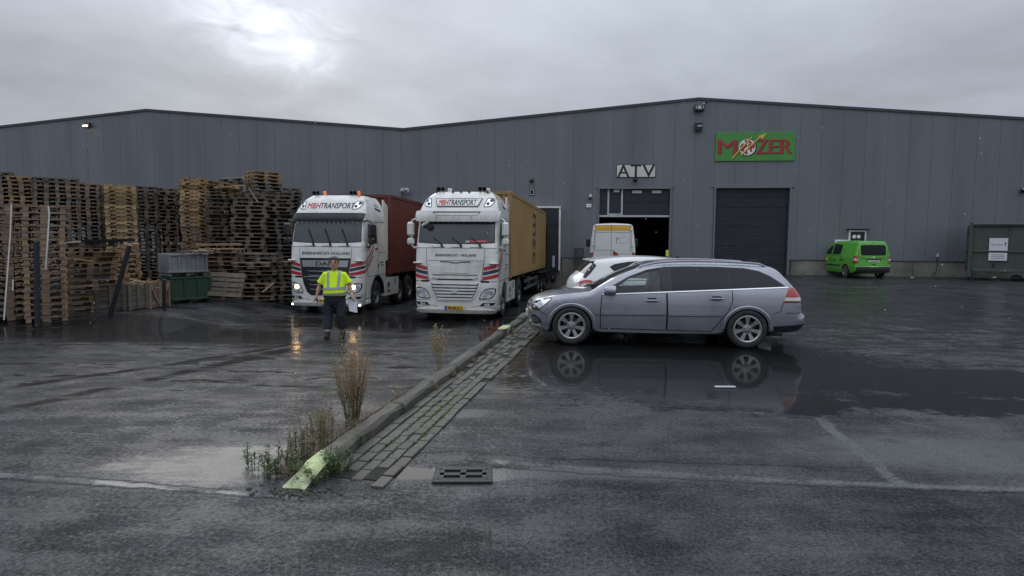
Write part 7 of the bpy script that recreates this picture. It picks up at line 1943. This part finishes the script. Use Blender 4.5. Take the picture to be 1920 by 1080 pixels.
for i, (Y, dx) in enumerate(((7.0, .13), (7.7, .12), (8.6, .14), (9.3, .12))):
    weed('low_weed', Vector((kerb_x(Y) + dx, Y, .01)), ('first', 'second', 'third', 'fourth')[i] + ' small dried tuft along the yard side of the kerb', 9, .09, .07, 'stem_brown', 'seed_brown', 'leaf_rust', 6, .005, 8, .035, .5, 1.0, seed=50 + i, foot=.8)
# dead grass and litter of stems along the foot of the kerb
r = random.Random(9); MA, MBb = MB(), MB()
for i in range(1700):
    Y = 4.4 + 2.1 * r.random() ** 1.3; off = -.10 - abs(r.gauss(0, .11)); p = kb(Y, off); an = r.uniform(0, 2 * pi); l = r.uniform(.03, .13); up = r.uniform(.05, .9)
    d = Vector((cos(an), sin(an), up)).normalized(); s_ = Vector((-sin(an), cos(an), 0)) * .0016; m1 = p + d * l * .55; e = p + d * l + Vector((cos(an), sin(an), -.5)) * l * .25
    (MA if r.random() < .7 else MBb).add([p - s_, p + s_, m1 + s_ * .8, m1 - s_ * .8, e], [(0, 1, 2, 3), (3, 2, 4)])
tag(MA.build('dry_grass', 'stem_brown'), 'dead straw coloured grass along the foot of the kerb', 'grass', kind='stuff')
tag(MBb.build('green_grass', 'leaf_olive'), 'olive grass blades among the weeds at the kerb', 'grass', kind='stuff')
# twig lying in the puddle
a = atz(1340, 727, 0); b = atz(1380, 728, 0)
mb = MB(); mb.bar((0, 0, .012), ((b - a).length, 0, .012), .045, .018, ch=.004); o = mb.build('stick', 'white_dull', loc=a); tag(o, 'pale stick lying in the puddle before the estate car', 'stick')

# ---------------------------------------------------------------- waste container, bags, litter
mat('bin_green', (.060, .078, .068), .55, var=.12, vscale=1.5, dirt=(.05, .048, .04), dirt_amt=.6, dirt_scale=2, bump=.1, bscale=12)
mat('bag_white', (.5, .51, .52), .35, var=.1, vscale=8)
q0, q1 = at(1814, 516, 29.4), at(1906, 519, 29.0)
bl = 2.35
wc = thing('waste_container', (q0.x, q0.y, 0), radians(-33), 'dark green steel waste container with white papers stuck on its end', 'container')
HC = 2.62; Dp = 2.1
mb = MB(); mb.box((bl / 2, Dp / 2 + .05, .42 + (HC - .42) / 2), (bl, Dp, HC - .42), ch=.03); mb.build('body', 'bin_green', wc)
for x in (.04, bl - .06): mb = MB(); mb.box((x, .03, HC / 2 + .12), (.2 if x > 1 else .16, .16, HC - .02), ch=.02); mb.build('corner_post', 'bin_green', wc)
mb = MB(); mb.box((bl / 2, .05, 1.35), (bl - .3, .12, .08), ch=.02); mb.build('cross_rib', 'bin_green', wc)
mb = MB(); mb.box((bl / 2 - .1, .02, HC - .02), (bl - .35, .2, .12), (.12, 0, 0), ch=.02); mb.build('lid_edge', 'bin_green', wc)
mb = MB(); mb.box((bl / 2, .08, .46), (bl - .3, .14, .14), ch=.02); mb.build('bottom_rail', 'bin_green', wc)
for x in (.14, bl - .02): mb = MB(); mb.box((x, .6, .2), (.14, 1.2, .4), ch=.02); mb.build('skid', 'chassis', wc)
for z in (2.2, 1.35, .62): mb = MB(); mb.lathe([(.03, -.12), (.05, -.1), (.05, .1), (.03, .12)], (-.07, .02, z), seg=10); mb.build('hinge', 'chassis', wc)
mb = MB(); mb.tube([(1.45, -.03, 2.50), (1.5, -.06, 2.42), (1.38, -.05, 2.15)], .02, 6); mb.build('lashing_strap', 'chassis', wc)
mb = MB(); mb.box((.95, -.01, .72), (.06, .04, .2), ch=.01); mb.build('latch', 'black_plastic', wc)
for z, h_, lab in ((1.68, .58, 0), (1.12, .36, 1)):
    mb = MB(); mb.box((1.08, -.028, z), (.68, .016, h_)); p_ = mb.build('paper_notice', 'paper', wc)
    mb = MB(); fmn = lambda u, v, o: (1.08 + u, -.037 - o, z + v)
    if lab == 0:
        text_on(mb, 'altemone', .1, fmn, -.06, -.0, .001, fit=.42, fith=.08); mb.add([fmn(.2, .06, .001), fmn(.3, .12, .001), fmn(.26, .0, .001), fmn(.3, -.08, .001), fmn(.19, .0, .001)], [(0, 1, 2), (2, 3, 4)])
    else:
        for k in range(3): ribbon(mb, [(-.24, .08 - k * .08), (.24, .08 - k * .08)], .02, lambda u, v, o: fmn(u, v, .001), 0)
    mb.build('print', 'letter_dark', p_)
c2 = thing('waste_container', Vector((q0.x, q0.y, 0)) + Vector((cos(radians(-33)), sin(radians(-33)), 0)) * 2.5, radians(-33), 'second green waste container cut by the right picture edge', 'container')
mb = MB(); mb.box((1.2, 1.2, 1.55), (2.3, 2.2, 2.1), ch=.04); mb.build('body', 'bin_green', c2)
for x in (.06, 2.3): mb = MB(); mb.box((x, .04, 1.35), (.14, .16, 2.5), ch=.02); mb.build('corner_post', 'bin_green', c2)
mb = MB(); mb.box((1.2, .0, 2.1), (2.0, .1, .1), ch=.02); mb.box((1.2, .0, 1.2), (2.0, .1, .1), ch=.02); mb.build('cross_rib', 'bin_green', c2)
mb = MB(); mb.box((.38, -.06, .85), (.4, .16, .3), ch=.04); mb.build('control_box', 'white_dull', c2)
for x in (.2, 2.2): mb = MB(); mb.box((x, .6, .2), (.14, 1.2, .4), ch=.02); mb.build('skid', 'chassis', c2)
s0, z0_ = wpix(1917, 357); t = wall_thing('wall_lamp', 'round pale lamp on the wall above the waste containers', 'lamp', s0, z0_)
mb = MB(); mb.lathe([(.02, .1), (.14, .06), (.16, -.04), (.1, -.12), (.01, -.14)], (0, -.16, 0), seg=14); mb.box((0, -.05, .06), (.08, .12, .08)); mb.build('lamp_head', 'black_plastic', t, smooth=40); mb = MB(); mb.lathe([(.01, .06), (.1, .03), (.12, -.03), (.01, -.06)], (-.04, -.26, .05), seg=12); mb.build('lens', 'white_dull', t, smooth=60)
def bag(p, s, lab, sd):
    r = random.Random(sd); mb = MB()
    ell_loft(mb, [(r.uniform(-.02, .02), 0, z, rx * s, ry * s) for z, rx, ry in ((0, .7, .5), (.18 * s, .95, .7), (.4 * s, 1.0, .72), (.62 * s, .75, .55), (.78 * s, .35, .3), (.86 * s, .1, .1))], 14)
    mb.v = [(x + r.uniform(-.09, .09) * s, y + r.uniform(-.09, .09) * s, max(0, z + r.uniform(-.07, .07) * s)) for x, y, z in mb.v]
    o = mb.build('plastic_bag', 'bag_white', smooth=50); o.location = (p.x, p.y, .0); return tag(o, lab, 'bag')
bag(atz(1908, 524, 0), .32, 'crumpled white plastic bag before the waste containers', 1)
bag(atz(1541, 515, 0), .15, 'small white plastic bag by the front wheel of the green van', 2)
for i, (px, py, lab) in enumerate(((1747, 516, 'pale crumpled paper on the ground below the tap box'), (1782, 518, 'pale paper scrap between the tap box and the waste container'), (1712, 521, 'pale paper scrap right of the green van'), (1514, 524, 'paper scrap left of the green van'), (1860, 521, 'long thin pale scrap before the waste container'))):
    p = atz(px, py, 0); r = random.Random(i); mb = MB(); V = [(r.uniform(-.14, .14) * (2 if i == 4 else 1), r.uniform(-.08, .08), r.uniform(0, .07)) for _ in range(9)]
    mb.add(V, [(0, 1, 2), (1, 2, 3), (2, 3, 4), (3, 4, 5), (4, 5, 6), (5, 6, 7), (6, 7, 8)]); o = mb.build('paper_scrap', 'paper'); o.location = p; tag(o, lab, 'litter')
# drops of rain and sleet in the air
mat('drop', (.8, .82, .85), .2)
mb = MB(); r = random.Random(77)
for k in range(150):
    Y = r.uniform(2.5, 14); p = at(r.uniform(0, 1920), r.uniform(180, 640), Y); s = r.uniform(.0022, .0045) * (1 if Y > 5 else .6)
    mb.lathe([(.0003, -s * 1.6), (s * .8, -s * .5), (s, .2 * s), (.0003, s)], p, seg=5)
tag(mb.build('rain', 'drop'), 'scattered raindrops in the air', 'rain', kind='stuff')
